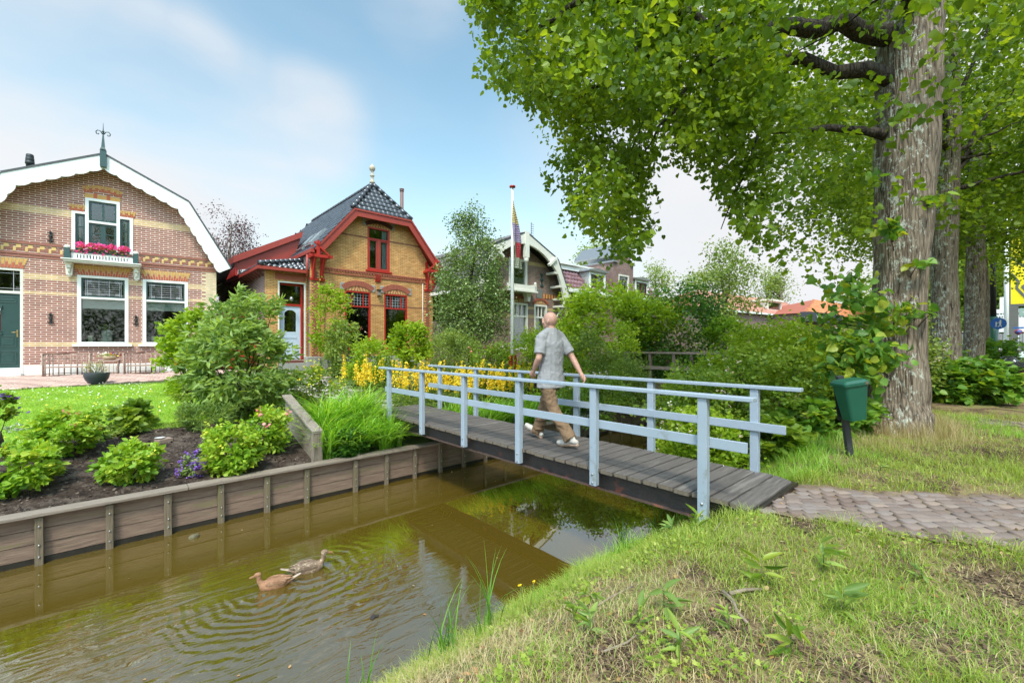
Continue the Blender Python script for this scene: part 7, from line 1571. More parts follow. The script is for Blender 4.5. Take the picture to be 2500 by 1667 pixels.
for (s_, e_) in ((sl2, el), (sr2, er)):
    q = s_.lerp(e_, .80); m.tube([s_ + V3((0, 0, -.01)), s_.lerp(e_, .4), q], [.078, .082, .080], 14); m.ball(s_ + V3((0, 0, -.006)), (.080, .080, .074), n=14, k=10); m.tube([V3((s_.x*.25, 0, 1.545)), V3((s_.x*.65, -.003, 1.50)), s_], [.058, .064, .074], 12)
folds(fuse(m, 't_shirt', M['shirt'], man, .0085, 5, .5), .11, .030)
m = MB(); loft(m, [(0, 0, .78, .150, .115), (0, 0, .86, .148, .112), (0, 0, .90, .14, .10)])
def leg(h_, k_, a_, hem):
    d = (a_-k_).normalized(); m.tube([h_+V3((0, 0, .02)), h_.lerp(k_, .4), k_, k_.lerp(a_, .5), a_ + d*.03], [.108, .102, .086, .085, .088], 16); m.ball(k_, .088, n=14, k=8); m.ball(h_, .105, n=14, k=8)
    for t in (.55, .75, .9): q = k_.lerp(a_, t); m.ball(q + V3((.01*math.sin(t*20), -.02, 0)), (.088, .088, .02))
leg(hl, kl, al, 0); leg(hr, kr, ar, 0); folds(fuse(m, 'trousers', M['khaki'], man, .009, 4, .5), .085, .045)
def shoe(heel, toe, up):
    d = (toe-heel).normalized(); x = d.cross(up).normalized(); u = x.cross(d).normalized(); m = MB(); s = MB()
    for t, w, h in ((0.02, .036, .060), (.25, .038, .062), (.5, .042, .046), (.75, .047, .034), (.95, .040, .026)):
        c = heel + d*(.275*t) + u*(h*.55+.02); 
        m.ball(c, (w, .055, h)) if False else m.tube([c - d*.045, c, c + d*.045], [w*.75, w, w*.72], 10)
    m.tube([heel + d*.045 + u*.05, heel + d*.05 + u*.115], [.042, .047], 10)
    for t, w in ((0.02, .034), (.25, .036), (.55, .040), (.8, .046), (.95, .036)): c = heel + d*(.275*t) + u*.014; s.tube([c - d*.05, c, c + d*.05], [w*.6, w*.72, w*.55], 10)
    o = fuse(m, 'shoe', M['shoe'], man, .007, 4); fuse(s, 'sole', M['sole'], o, .007, 2)
    MB().tube([heel + d*.10 + x*.038 + u*.05, heel + d*.155 + x*.041 + u*.042, heel + d*.20 + x*.042 + u*.052], .0035, 5).build('stripe', M['rust'], o)
shoe(V3((-.075, -.50, .045)), V3((-.075, -.22, .012)), V3((0, 0, 1))); shoe(V3((.085, .30, .012)), V3((.06, .55, .125)), V3((0, 0, 1)))
MB().tube([wl_ + V3((.033*math.cos(t), .033*math.sin(t)*.8, .015+.008*math.sin(t))) for t in np.linspace(0, 6.28, 14)], .006, 6).build('wrist_watch', M['iron'], man)

# ducks
def duck(label, tail, head, col1, col2, col3, L_, seed):
    tail = atz(*tail, .0); head = atz(*head, .0); dv = (head-tail); c = (head+tail)/2; t = thing('duck', label, 'duck', (c.x, c.y, -.012), math.atan2(dv.y, dv.x), group='ducks swimming on the canal')
    s = L_/.36; mat_ = pmat('duck_feathers', col1, col2, 26, .8, .5, 60, c3=col3, s3=34, t3=.55)
    m = MB(); rings = [(-.20, .055, .008, .010), (-.16, .05, .03, .028), (-.10, .035, .062, .052), (-.03, .03, .078, .062), (.04, .03, .076, .062), (.09, .035, .058, .055), (.125, .045, .035, .04)]
    n = 14; vs = [(x*s, r*math.cos(2*math.pi*j/n)*s, (z + h*math.sin(2*math.pi*j/n))*s) for x, z, r, h in rings for j in range(n)]; k = len(rings)
    m.add(vs, [(i*n+j, i*n+(j+1) % n, (i+1)*n+(j+1) % n, (i+1)*n+j) for i in range(k-1) for j in range(n)] + [tuple(range(n-1, -1, -1)), tuple(range((k-1)*n, k*n))])
    chain(m, [V3((.10, 0, .055))*s, V3((.128, 0, .10))*s, V3((.135, 0, .145))*s], [.036*s, .025*s, .023*s]); m.ball(V3((.142, 0, .165))*s, (.036*s, .027*s, .028*s), n=12, k=8)
    fuse(m, 'body', mat_, t, .006*s, 3)
    m = MB(); m.add([V3(p)*s for p in ((.172, -.011, .168), (.172, .011, .168), (.215, .014, .152), (.222, 0, .150), (.215, -.014, .152), (.172, -.010, .150), (.172, .010, .150), (.213, .012, .145), (.213, -.012, .145))], [(0,1,2,3,4), (5,8,7,6), (0,4,8,5), (1,6,7,2), (2,7,8,4,3)]); m.build('bill', pmat('duck_bill', (.38, .20, .08), (.25, .14, .07), 20, .45), t)
    for sg in (-1, 1):
        m = MB(); m.ball((-.03*s, sg*.062*s, .066*s), (.105*s, .018*s, .036*s)); m.tube([V3((-.08, sg*.055, .07))*s, V3((-.19, sg*.02, .082))*s], [.018*s, .004*s], 8); fuse(m, 'wing', pmat('wing_feathers', tuple(a*.7 for a in col1), col2, 40, .8, .6, 60, c3=col3, s3=30, t3=.5, stretch=(1, 3, 3)), t, .006*s, 2)
        MB().ball(V3((.155, sg*.024, .172))*s, .0045*s, n=8, k=6).build('eye', M['dark'], t)
    m = MB(); m.add([V3(p)*s for p in ((-.17, -.03, .055), (-.17, .03, .055), (-.255, .022, .088), (-.27, 0, .092), (-.255, -.022, .088), (-.17, 0, .04))], [(0,1,2,3,4), (0,4,3,5), (1,5,3,2)]); m.build('tail', pmat('tail_feathers', (.6, .5, .4), (.35, .25, .17), 30, .8), t)
duck('plain reddish brown duck swimming to the left', (697, 1424), (636, 1437), (.34, .17, .09), (.26, .13, .07), (.40, .24, .14), .34, 1)
duck('speckled brown duck looking to the right', (722, 1399), (788, 1384), (.30, .20, .13), (.12, .075, .05), (.48, .38, .27), .38, 2)
# stone standing in the water and a drifting leaf
c = atz(472, 1312, .0); r_ = np.random.default_rng(3); m = MB(); m.ball((0, 0, 0), (.055, .045, .045), n=12, k=8); m.ball((.03, .01, .01), (.04, .035, .035)); o = fuse(m, 'stone', pmat('algae_stone', (.16, .14, .07), (.08, .07, .04), 20, .6, .6), None, .01, 1); o.location = c; tag(o, 'small rough stone breaking the water in front of the plank wall', 'stone')
c = atz(910, 1513, .004); MB().add([(0, 0, 0), (.03, .02, .004), (.06, .01, .001), (.075, .035, .003), (.05, .05, .004), (.045, .08, .002), (.015, .065, .003), (-.01, .04, .001)], [tuple(range(8))]).build('drifting_leaf', M['rust'], None, loc=c)
tag(bpy.data.objects['drifting_leaf'], 'brown leaf drifting on the water between the ducks and the near bank', 'leaf')

n = 46; rw = np.random.default_rng(8); P = np.stack([rw.uniform(-.5, 5.5, n), rw.uniform(3.2, 7.0, n), np.full(n, .004)], 1); o = leaves('floating_debris', P, rw.uniform(.012, .035, n), G['litter'], 'oval', None, up=.995, droop=0, rng=rw); tag(o, kind='stuff')
# litter bin
M['bin'] = pmat('green_plastic', (.012, .105, .065), (.010, .085, .052), 4, .42, .05, coat=.1)
bp_ = atz(2075, 1118, 1.0); lb = thing('litter_bin', 'leaning dark green plastic litter bin on a dark post', 'litter bin', (bp_.x, bp_.y, gz(bp_.x, bp_.y)), -math.atan2(.6712, .7413)); lb.rotation_euler = (R(2), R(-9), -math.atan2(.6712, .7413))
MB().box(-.035, .035, -.025, .025, -.1, 1.02).build('post', pmat('dark_grey_post', (.05, .05, .055), (.035, .035, .04), 20, .6, .2), lb)
m = MB(); rr_ = .03
def taper(m, z0, z1, w0, w1, d0, d1, yo=0, n=5, c=.035):
    def ring(w, d, z): 
        o_ = []
        for (sx, sy, a0) in ((1, 1, 0), (-1, 1, 90), (-1, -1, 180), (1, -1, 270)):
            for k in range(n): a = R(a0+90*k/(n-1)); o_.append((sx*(w/2-c)+c*math.cos(a), yo+sy*(d/2-c)+c*math.sin(a), z))
        return o_
    a = ring(w0, d0, z0); b = ring(w1, d1, z1); k = len(a); m.add(a+b, [(i, (i+1) % k, (i+1) % k+k, i+k) for i in range(k)] + [tuple(range(k-1, -1, -1)), tuple(range(k, 2*k))])
taper(m, .50, .93, .20, .285, .17, .24, -.15); m.build('bin_body', M['bin'], lb, bevel=.004)
m = MB(); taper(m, .93, .965, .315, .315, .27, .27, -.15); taper(m, .9655, .995, .31, .26, .265, .20, -.15); lid = m.build('lid', M['bin'], lb, bevel=.008)
MB().box(.085, .125, -.288, -.2855, .938, .968).build('sticker', M['post'], lid)
m = MB(); m.box(-.11, .11, -.028, -.02, .48, .94); m.build('back_plate', M['iron'], lb)

# flagpole with flag
fp = atd(1251, 842, 11.9); fz = gz(fp.x, fp.y); fl = thing('flagpole', 'white flagpole with red knob in the garden behind the bridge', 'flagpole', (fp.x, fp.y, fz)); ztp = EYE + (842-459)/1060*11.9 - fz
m = MB(); m.tube([(0, 0, .05), (0, 0, ztp*.5), (0, 0, ztp)], [.050, .046, .032], 14); m.build('pole', M['white'], fl)
m = MB(); m.lathe([(.02, 0), (.08, .01), (.085, .03), (.08, .055), (.03, .07)], (0, 0, ztp), 16); m.build('knob', M['redbr'], fl)
zb_ = EYE + (842-905)/1060*11.9 - fz
for s in (-1, 1): m = MB(); m.prism([(s*.06-.025, zb_), (s*.06+.05*s+.025*0, zb_), (s*.06+.05*s, zb_+.33), (s*.06+.02*s, zb_+.42), (s*.06-.025*s, zb_+.42), (s*.06-.025*s, zb_)][1:], -.06, .06); m.build('foot_clamp', M['redbr'], fl)
m = MB(); m.box(-.12, .12, -.09, .09, -.1, zb_+.01); m.build('foot_block', M['bin'], fl)
m = MB(); m.tube([(-.05, -.02, .9), (-.055, -.02, ztp-.02)], .004, 5); m.build('halyard', M['white'], fl)
fg = thing('flag', 'faded flag in yellow, lilac and red hanging limp from the flagpole', 'flag', (fp.x, fp.y, fz))
def zpx(py): return EYE + (842-py)/1060*11.9 - fz
fm = [pmat('faded_green_cloth', (.42, .46, .36), (.36, .40, .3), 3, .9), pmat('faded_yellow_cloth', (.56, .46, .22), (.5, .4, .2), 3, .9), pmat('lilac_cloth', (.40, .33, .52), (.35, .28, .46), 3, .9), pmat('faded_red_cloth', (.52, .06, .08), (.42, .05, .07), 3, .9)]
# cloth as a folded sheet: rows from top to bottom, wider and further out
rows = []; nr = 30; nc = 12
for i in range(nr+1):
    t = i/nr; zt_ = zpx(492) + (zpx(655)-zpx(492))*t; w = .02 + .30*min(1, t*1.8)*(1 if t < .6 else 1-.5*(t-.6)); off = .07*max(0, t-.45)*2
    rows.append([(-.05 + off + w*u_, -.07 + .035*math.sin(u_*9+t*7)*min(1, t*3) , zt_ - .05*u_*math.sin(t*3)) for u_ in np.linspace(0, 1, nc+1)])
vs = [p for r in rows for p in r]
for part, (i0, i1, mi) in enumerate(((0, 10, 1), (10, 18, 2), (18, 25, 3), (25, 30, 0))):
    m = MB(); 
    for i in range(i0, i1):
        for j in range(nc): a = i*(nc+1)+j; m.add([vs[a], vs[a+1], vs[a+nc+2], vs[a+nc+1]], [(0,1,2,3)], mi if not (mi == 3 and j < 4) else 0, True)
    o = m.build('cloth_stripe', fm, fg); s = o.modifiers.new('thick', 'SOLIDIFY'); s.thickness = .003
# white garden gate post etc
# second wooden bridge railing
def bridge2():
    M['greywood'] = woodmat('grey_rail_wood', (.30, .24, .20), (.20, .16, .13), 'y'); M['greywoodz'] = woodmat('grey_rail_post', (.22, .17, .14), (.14, .11, .09), 'z')
    b = thing('wooden_bridge', 'weathered brown wooden footbridge with railing beyond the clipped shrub', 'footbridge', (14.2, 3.6, 0))
    for sx, nm in ((0, 0), (1.3, 1)):
        for yy in (.0, 1.3, 2.6, 3.75, 4.65, 5.7): MB().box(sx-.05, sx+.05, yy-.05, yy+.05, .55, 2.12).build('post', M['greywoodz'], b, bevel=.006)
        MB().box(sx-.07, sx+.07, -.6, 6.6, 2.12, 2.18).build('handrail', M['greywood'], b, bevel=.006); MB().box(sx-.075, sx-.052, -.3, 5.4, 1.56, 1.68).build('middle_rail', M['greywood'], b, bevel=.004)
    m = MB()
    for i in range(40): m.box(-.1, 1.4, -.5+i*.165, -.5+i*.165+.15, 1.06, 1.11)
    m.build('deck', M['greywood'], b); MB().box(-.08, 0, -.4, 6, .75, 1.055).build('beam', M['post'], b)
bridge2()
# slatted fence between the villa and the gabled house
f0 = atd(1050, 842, 20.5); f1 = atd(1130, 842, 21.5); ft_ = EYE + (842-785)/1060*21; fn = thing('plank_fence', 'brown upright plank fence between the villa and the holly tree', 'fence', (f0.x, f0.y, 1.5), math.atan2(f1.y-f0.y, f1.x-f0.x)); L_ = (f1-f0).length
x = 0; 
while x < L_: MB().box(x, x+.14, random.choice((0, .03)), .02+.03, 0, ft_-1.5).build('plank', M['greywoodz'], fn); x += .165
MB().box(0, L_, .051, .09, .5, .6).build('rail', M['greywoodz'], fn); MB().box(0, L_, .051, .09, ft_-1.9, ft_-1.8).build('rail', M['greywoodz'], fn)

# ---------------------------------------------------------------- things in front of the brick house
M['rattan'] = pmat('pinkish_rattan', (.42, .29, .23), (.30, .20, .155), 12, .6, .2)
def on_patio(px, py): p = atz(px, py, 1.40); return p
def wicker(label, px, py, mirror):
    u_ = H1.F(px, 900, -.95)[0]; p = H1.o + H1.x*u_ - H1.y*.95; t = thing('wicker_bench', label, 'bench', (p.x, p.y, 1.405), H1.rot, 'wicker benches on the patio'); W_ = .98; D_2 = .62; Hh = .76; s = MB(); n = 12
    def arc(k, n_): # U shaped back line
        a = math.pi*k/n_; return (-W_/2*math.cos(a)*(1 if True else 0), D_2*(math.sin(a)**.6)*.9)
    P_ = [(-W_/2, -.0), (-W_/2, .30), (-W_/2+.12, .50), (-W_/2+.35, .58), (-.15, .60), (.15, .60), (W_/2-.35, .58), (W_/2-.12, .50), (W_/2, .30), (W_/2, 0)]
    def rail(z, r, o=0): return s.tube([(x*(1+o), y, z) for x, y in P_], r, 6)
    rail(.02, .018); rail(.16, .010); rail(Hh, .026, .03); rail(Hh-.17, .010, .01); rail(.36, .014)
    fr_ = s.build('frame', M['rattan'], t); s = MB()
    for i in range(len(P_)-1):
        a = V3((*P_[i], 0)); b = V3((*P_[i+1], 0)); k = max(1, int((b-a).length/.115))
        for q in range(k):
            c = a.lerp(b, q/k); s.tube([(c.x, c.y, .02), (c.x, c.y, .36), (c.x*1.03, c.y, Hh)], .013, 5)
    for sx in (-1, 1):
        for q in range(3): s.tube([(sx*W_/2, 0, .02), (sx*W_/2*1.01, -.01+.1*q, .36), (sx*W_/2*1.04, -.0+.1*q, Hh)], .016 if q == 0 else .009, 6)
    for i in range(2, 7):
        x0_, y0_ = P_[i]; x1_, y1_ = P_[i+1]; s.tube([(x0_, y0_, Hh-.17), ((x0_+x1_)/2, (y0_+y1_)/2, Hh-.05), (x1_, y1_, Hh-.17)], .008, 5)
    s.build('wickerwork', M['rattan'], t); MB().slab([(-W_/2+.03, .0), (W_/2-.03, .0), (W_/2-.06, .32), (W_/2-.38, .54), (-W_/2+.38, .54), (-W_/2+.06, .32)], .345, .375).build('seat', M['rattan'], t)
    return t
wicker('pinkish wicker bench left of the little table', 162, 919, 0); wicker('pinkish wicker bench right of the little table', 352, 911, 1)
p = H1.o + H1.x*H1.F(268, 900, -.6)[0] - H1.y*.75; tb = thing('wicker_table', 'small wicker side table between the two wicker benches', 'table', (p.x, p.y, 1.405), H1.rot)
MB().box(-.24, .24, -.02, .42, .52, .545).build('table_top', M['rattan'], tb, bevel=.006); 
for sx in (-1, 1):
    for sy in (0, 1): MB().tube([(sx*.20, .02+sy*.36, 0), (sx*.18, .02+sy*.36, .3), (sx*.22, .02+sy*.36, .52)], .016, 6).build('leg', M['rattan'], tb)
m = MB(); 
for z in (.1, .14, .44): m.tube([(-.19, .02, z), (.19, .02, z), (.19, .38, z), (-.19, .38, z), (-.19, .02, z)], .009, 5)
for x in (-.1, 0, .1): m.tube([(x, .02, .1), (x, .02, .5)], .008, 5)
m.build('stretcher', M['rattan'], tb)
bw = thing('flower_bowl', 'cream bowl of white, orange and violet pansies on the wicker table', 'planter', (p.x + H1.y.x*.2, p.y + H1.y.y*.2, 1.405+.547)); MB().lathe([(.10, 0), (.17, .05), (.20, .11), (.19, .12), (.17, .10)], (0, 0, 0), 20).build('bowl', pmat('cream_pot', (.56, .44, .30), (.45, .34, .22), 6, .6), bw)
rq = np.random.default_rng(6); q = np.stack([rq.normal(0, .12, 130), rq.normal(0, .07, 130), rq.uniform(.10, .2, 130)], 1); leaves('foliage', q, .05, G['mid'], 'oval', bw, rng=rq)
for (nm, x_, n_) in (('white_', -.12, 44), ('orange', .06, 12), ('deepviolet', .17, 28), ('yellow', .20, 8)): q = np.stack([rq.normal(x_, .06, n_), rq.normal(-.03, .06, n_), rq.uniform(.13, .24, n_)], 1); leaves('flowers', q, .045, G[nm], 'petal', bw, up=.4, droop=0, rng=rq)
p = atz(236, 938, 1.38); pt = thing('plant_pot', 'ribbed anthracite pot with a pale leaved plant at the edge of the lawn', 'planter', (p.x, p.y, 1.38)); prof = [(.13, 0)]
for i in range(12): z = .02+i*.022; r = .15+.115*math.sin(min(1, (i+1)/11)*1.45); prof += [(r, z), (r-.006, z+.013)]
prof += [(.275, .30), (.27, .315), (.25, .31), (.24, .27)]; MB().lathe(prof, (0, 0, 0), 28).build('pot', pmat('anthracite_pot', (.06, .065, .08), (.05, .055, .065), 6, .5), pt); MB().lathe([(.01, .26), (.24, .265), (.01, .27)], (0, 0, 0), 16).build('potting_soil', M['soil'], pt)
mb = MB(); Q = []
for i in range(26):
    a = rq.random()*6.28; r_ = rq.uniform(.05, .34); e_ = V3((math.cos(a)*r_, math.sin(a)*r_, .27+rq.uniform(.10, .34))); limb(mb, (math.cos(a)*.05, math.sin(a)*.05, .27), e_, .006, .003, rq, .1, 4); Q += [np.array(e_)*rq.uniform(.75, 1.05) + np.array([0, 0, .02]) + rq.normal(size=3)*.02 for _ in range(7)]
mb.build('stems', G['greenstem'], pt); leaves('foliage', np.array(Q), .05, leafmat('cream_green_leaf', [(.35, .38, .18), (.5, .48, .28), (.58, .5, .38)]), 'oval', pt, rng=rq)
# petunias on the balcony ledge
bq = H1.o + H1.x*((bx0+bx1)/2) + H1.y*(-.22) + V3((0, 0, bzt)); pb_ = thing('flower_box', 'long dark box of bright pink petunias on the white balcony', 'planter', bq, H1.rot); hw_ = (bx1-bx0)/2-.28
MB().box(-hw_, hw_, -.08, .10, 0, .10).build('box', M['iron'], pb_); n = 500; q = np.stack([rq.uniform(-hw_-.03, hw_+.03, n), rq.uniform(-.15, .12, n), rq.uniform(.02, .22, n)], 1); leaves('foliage', q, .045, G['fresh'], 'oval', pb_, rng=rq)
n = 420; q = np.stack([rq.uniform(-hw_-.1, hw_+.12, n), rq.uniform(-.20, .08, n), .13+.17*rq.random(n)], 1); q[:30, 2] -= .2; q[:30, 1] = -.19; leaves('flowers', q, .06, G['pink'], 'petal', pb_, up=.3, droop=0, out=np.tile(np.array([0, -.6, .2]), (n, 1)), rng=rq)
# vases and candles on the window sills inside
M['ceramic'] = pmat('white_ceramic', (.62, .62, .60), (.5, .5, .49), 6, .4)
for (w, lab, pl) in ((w1, 'left', True), (w2, 'right', False)):
    zs_ = w[2]+.072; o_ = H1.o + H1.x*(w[0]+(w[1]-w[0])*.54) + H1.y*.28 + V3((0, 0, zs_)); t = thing('vase', 'white twisted ceramic vase in the %s ground floor window of the brick house' % lab, 'vase', o_, H1.rot)
    MB().box(w[0]+.02, w[1]-.02, .12, .42, zs_-.03, zs_-.002).build('window_board', M['white'], h1)
    prof = [(.10, 0)]
    for i in range(5): z = i*.075; prof += [(.12, z+.01), (.155, z+.035), (.12, z+.068)]
    MB().lathe(prof + [(.10, .39)], (0, 0, 0), 20).build('vase_body', M['ceramic'], t)
    if pl: q = rq.normal(size=(60, 3))*np.array([.15, .08, .07])+np.array([0, 0, .50]); leaves('foliage', q, .07, G['mid'], 'oval', t, rng=rq); mb = MB(); [mb.tube([(0, 0, .38), (a*.12, 0, .5)], .005, 5) for a in (-1, -.3, .4, 1)]; mb.build('stems', G['greenstem'], t)
    o_ = H1.o + H1.x*(w[0]+(w[1]-w[0])*.22) + H1.y*.24 + V3((0, 0, zs_)); t = thing('candle', 'cream candle standing in the %s ground floor window of the brick house' % lab, 'candle', o_); MB().lathe([(.055, 0), (.055, .20), (.04, .205), (.01, .195)], (0, 0, 0), 14).build('wax', pmat('cream_wax', (.7, .66, .5), (.66, .62, .46)), t); MB().tube([(0, 0, .195), (0, 0, .225)], .004, 5).build('wick', M['dark'], t)
# stone and saucer in the bed, fallen sticks on the bank, hanging hook
c = atz(398, 1090, .80); t = thing('paving_stone', 'loose pinkish stone lying on the dark soil', 'stone', (c.x, c.y, gz(c.x, c.y)+.0), .4); MB().box(-.09, .11, -.07, .07, -.01, .06).build('stone', pmat('pink_stone', (.36, .26, .20), (.28, .2, .16), 12, .9, .3), t, bevel=.008)
t = thing('saucer', 'small white saucer on the loose stone', 'saucer', (c.x-.04, c.y, gz(c.x, c.y)+.062)); MB().lathe([(.03, 0), (.065, .015), (.07, .02), (.064, .018), (.03, .006), (.001, .006)], (0, 0, 0), 18).build('dish', M['ceramic'], t)
def stick(label, pts, r):
    P = [atz(px, py, .98) for px, py in pts]; P = [V3((p.x, p.y, gz(p.x, p.y)+.025)) for p in P]; o = MB().tube(P, [r*(1-.5*i/len(P)) for i in range(len(P))], 6).build('stick', G['twig2'], None); return tag(o, label, 'stick', 'fallen sticks on the bank')
G['twig2'] = pmat('dry_twig', (.34, .27, .20), (.18, .14, .10), 16, .85, .3)
stick('crooked fallen stick in the middle of the bank', ((1765, 1475), (1790, 1500), (1800, 1530), (1825, 1560)), .012); stick('short lichened stick lying across the crooked one', ((1783, 1482), (1820, 1470), (1860, 1462)), .012); stick('thin pale stick near the lower edge of the bank', ((1475, 1635), (1530, 1620), (1575, 1590)), .006); stick('thin dark stick left of the broad weeds', ((1440, 1485), (1490, 1465), (1545, 1440)), .007)
stick('dry stalk leaning at the foot of the last bridge post', ((1745, 1240), (1765, 1275), (1745, 1310)), .005)

# ---------------------------------------------------------------- street beyond the limes
c = near_z
def gstreet(px, d): x, y = at_px(px, d); return (x, y, gz(x, y))
rd = [at_px(px, d) for px, d in ((2270, 25), (2900, 20), (2900, 42), (2230, 60))]
o = MB(); o.slab(rd, 1.0, 1.045).build('road', pmat('asphalt', (.09, .09, .092), (.07, .07, .072), 30, .9, .2), None); tag(bpy.data.objects['road'], kind='structure')
fw_ = [at_px(px, d) for px, d in ((2395, 7.75), (2800, 6.1), (2800, 6.9), (2385, 8.4))]
path_piece([(a, b) for a, b in fw_], R(-45), 'footway', 5) ; bpy.data.objects['footway'].location.z = .0
lp = gstreet(2424, 24); t = thing('lamp_post', 'dark green lamp post beyond the lime trees', 'lamp post', lp); MB().tube([(0, 0, 0), (0, 0, 3.0)], .19, 14).build('lower_pole', M['bin'], t); MB().tube([(0, 0, 3.0), (0, 0, 8)], [.14, .09], 12).build('upper_pole', M['iron'], t); MB().ball((0, 0, 8.1), (.3, .2, .12)).build('lamp_head', M['iron'], t)
t = thing('traffic_sign', 'round blue pedestrian path sign beside the lamp post', 'traffic sign', gstreet(2437, 23)); t.rotation_euler.z = -math.atan2(.6712, .7413)-.7; zc_ = EYE + (842-792)/1060*23 - 1.0
MB().tube([(0, 0, 0), (0, 0, zc_+.3)], .035, 8).build('pole', M['steel'], t); m = MB(); vs = [(math.cos(a)*.30, -.05, zc_+math.sin(a)*.30) for a in np.linspace(0, 2*math.pi, 29)[:-1]]; m.prism([(v[0], v[2]) for v in vs], -.06, -.045); dsc = m.build('disc', pmat('sign_blue', (.02, .13, .50), (.02, .12, .46)), t)
m = MB(); y_ = -.064
m.ball((.07, y_, zc_+.15), (.035, .004, .035)); m.bar((.07, y_, zc_+.11), (.06, y_, zc_-.03), .07, .006, up=(0, 1, 0)); m.bar((.06, y_, zc_-.03), (.11, y_, zc_-.19), .03, .006, up=(0, 1, 0)); m.bar((.06, y_, zc_-.03), (.0, y_, zc_-.19), .03, .006, up=(0, 1, 0)); m.ball((-.08, y_, zc_+.06), (.027, .004, .027)); m.bar((-.08, y_, zc_+.03), (-.08, y_, zc_-.07), .05, .006, up=(0, 1, 0)); m.bar((-.08, y_, zc_-.07), (-.05, y_, zc_-.18), .022, .006, up=(0, 1, 0)); m.bar((-.08, y_, zc_-.07), (-.12, y_, zc_-.18), .022, .006, up=(0, 1, 0)); m.bar((.05, y_, zc_+.08), (-.06, y_, zc_-.0), .022, .006, up=(0, 1, 0))
m.build('walker_symbol', M['white'], dsc)
d_ = 30; fpz = gstreet(2457, d_); t = thing('banner_pole', 'white banner pole with a yellow cloth of grey chevrons', 'banner', fpz); t.rotation_euler.z = -math.atan2(.6712, .7413)-.75
k_ = d_/1060
MB().tube([(0, 0, 0), (0, 0, EYE+(842-640)*k_*1.0+2)], .12, 12).build('pole', M['white'], t)
M['flagy'] = pmat('yellow_banner', (.85, .68, .01), (.8, .64, .01), 3, .8); M['flagg'] = pmat('banner_grey', (.13, .13, .12), (.11, .11, .10), 3, .8)
zb1 = EYE + (842-745)*k_ - 1.0; zb2 = zb1 + 4.6
bn = MB().box(.2, 2.0, -.012, .012, zb1, zb2).build('banner_cloth', M['flagy'], t); m = MB()
def poly_line(P, w):
    for i in range(len(P)-1): m.bar((P[i][0], -.02-.003*i, P[i][1]), (P[i+1][0], -.02-.003*i, P[i+1][1]), w, .012, up=(0, 1, 0))
for zz in (0, 2.35):
    poly_line([(.22, zb1+zz+2.1), (.55, zb1+zz+1.5), (.45, zb1+zz+1.1), (1.0, zb1+zz+.18), (1.35, zb1+zz+.18), (1.95, zb1+zz+1.0)] if zz == 0 else [(.22, zb1+zz+.9), (.75, zb1+zz+.2), (1.0, zb1+zz+.5)], .14); poly_line([(1.95, zb1+zz+2.2), (.7, zb1+zz+1.15), (1.3, zb1+zz+.3)], .14); poly_line([(1.95, zb1+zz+1.65), (1.2, zb1+zz+1.1), (1.6, zb1+zz+.55)], .14)
m.build('chevrons', M['flagg'], bn); MB().box(.18, 2.02, -.03, .03, zb1-.16, zb1-.005).build('weight_bar', M['flagg'], t)
t = thing('pylon_sign', 'dark grey pylon with a small green grey panel beside the banner', 'sign', gstreet(2469, 33)); t.rotation_euler.z = -math.atan2(.6712, .7413)-.75; MB().box(-.2, .35, -.1, .1, 0, 6).build('column', M['flagg'], t); MB().box(.38, 1.35, -.08, .04, 3.55, 4.15).build('panel', pmat('grey_green_panel', (.27, .38, .33), (.25, .36, .31)), t)
MB().box(.55, 1.2, -.09, -.082, 3.83, 3.87).build('white_stripe', M['white'], t)
t = thing('billboard', 'pale advertising board with a red figure 6 behind the lamp post', 'sign', gstreet(2445, 36)); t.rotation_euler.z = -math.atan2(.6712, .7413)-.8; z0_ = EYE + (842-812)*36/1060-1.0
MB().box(-1.6, 1.6, -.06, .06, z0_, z0_+1.9).build('board', M['white'], t); MB().box(-.1, .9, -.05, .05, z0_+1.9, z0_+2.9).build('top_board', M['white'], t); text('6', 1.1, M['redbr'], t, (.3, -.07, z0_+2.0))
m = MB(); rz_ = random.Random(2)
for zz in (1.45, 1.2):                                             # two lines of small print too far off to read
    x = -.9
    while x < 1.3: w_ = rz_.uniform(.05, .16); m.box(x, x+w_, -.068, -.061, z0_+zz, z0_+zz+.12); x += w_+.05
m.build('small_print', M['flagg'], t)
for s in (-1.4, 1.4): MB().tube([(s, 0, 0), (s, 0, z0_)], .05, 8).build('leg', M['steel'], t)
t = thing('grey_fence', 'grey corrugated fence behind the parked cars', 'fence', gstreet(2400, 38)); t.rotation_euler.z = -math.atan2(.6712, .7413)-.5; m = MB()
for i in range(60): m.box(-3+i*.2, -3+i*.2+.11, -.03, .03, 0, 2.4)
m.box(-3, 9, .0, .02, 0, 2.38); m.build('panel', M['steel'], t)
t = thing('lime_sign', 'small blue parking sign on a pole near the motor scooter', 'traffic sign', gstreet(2486, 26)); t.name = 'parking_sign'; t.rotation_euler.z = -math.atan2(.6712, .7413)-.7; zq = EYE + (842-812)*26/1060 - 1.0; MB().tube([(0, 0, 0), (0, 0, zq+.3)], .03, 8).build('pole', M['steel'], t); bl_ = pmat('sign_blue2', (.03, .15, .5), (.03, .13, .45)); MB().box(-.22, .22, -.05, -.04, zq+.20, zq+.29).build('blue_strip', bl_, t)
MB().tube([(0, -.04, zq), (0, -.055, zq)], .16, 20).build('red_ring', M['redbr'], t); MB().tube([(0, -.056, zq), (0, -.060, zq)], .12, 20).build('blue_disc', bl_, t); MB().bar((-.08, -.064, zq+.08), (.08, -.064, zq-.08), .03, .006, up=(0, 1, 0)).build('red_bar', M['redbr'], t)
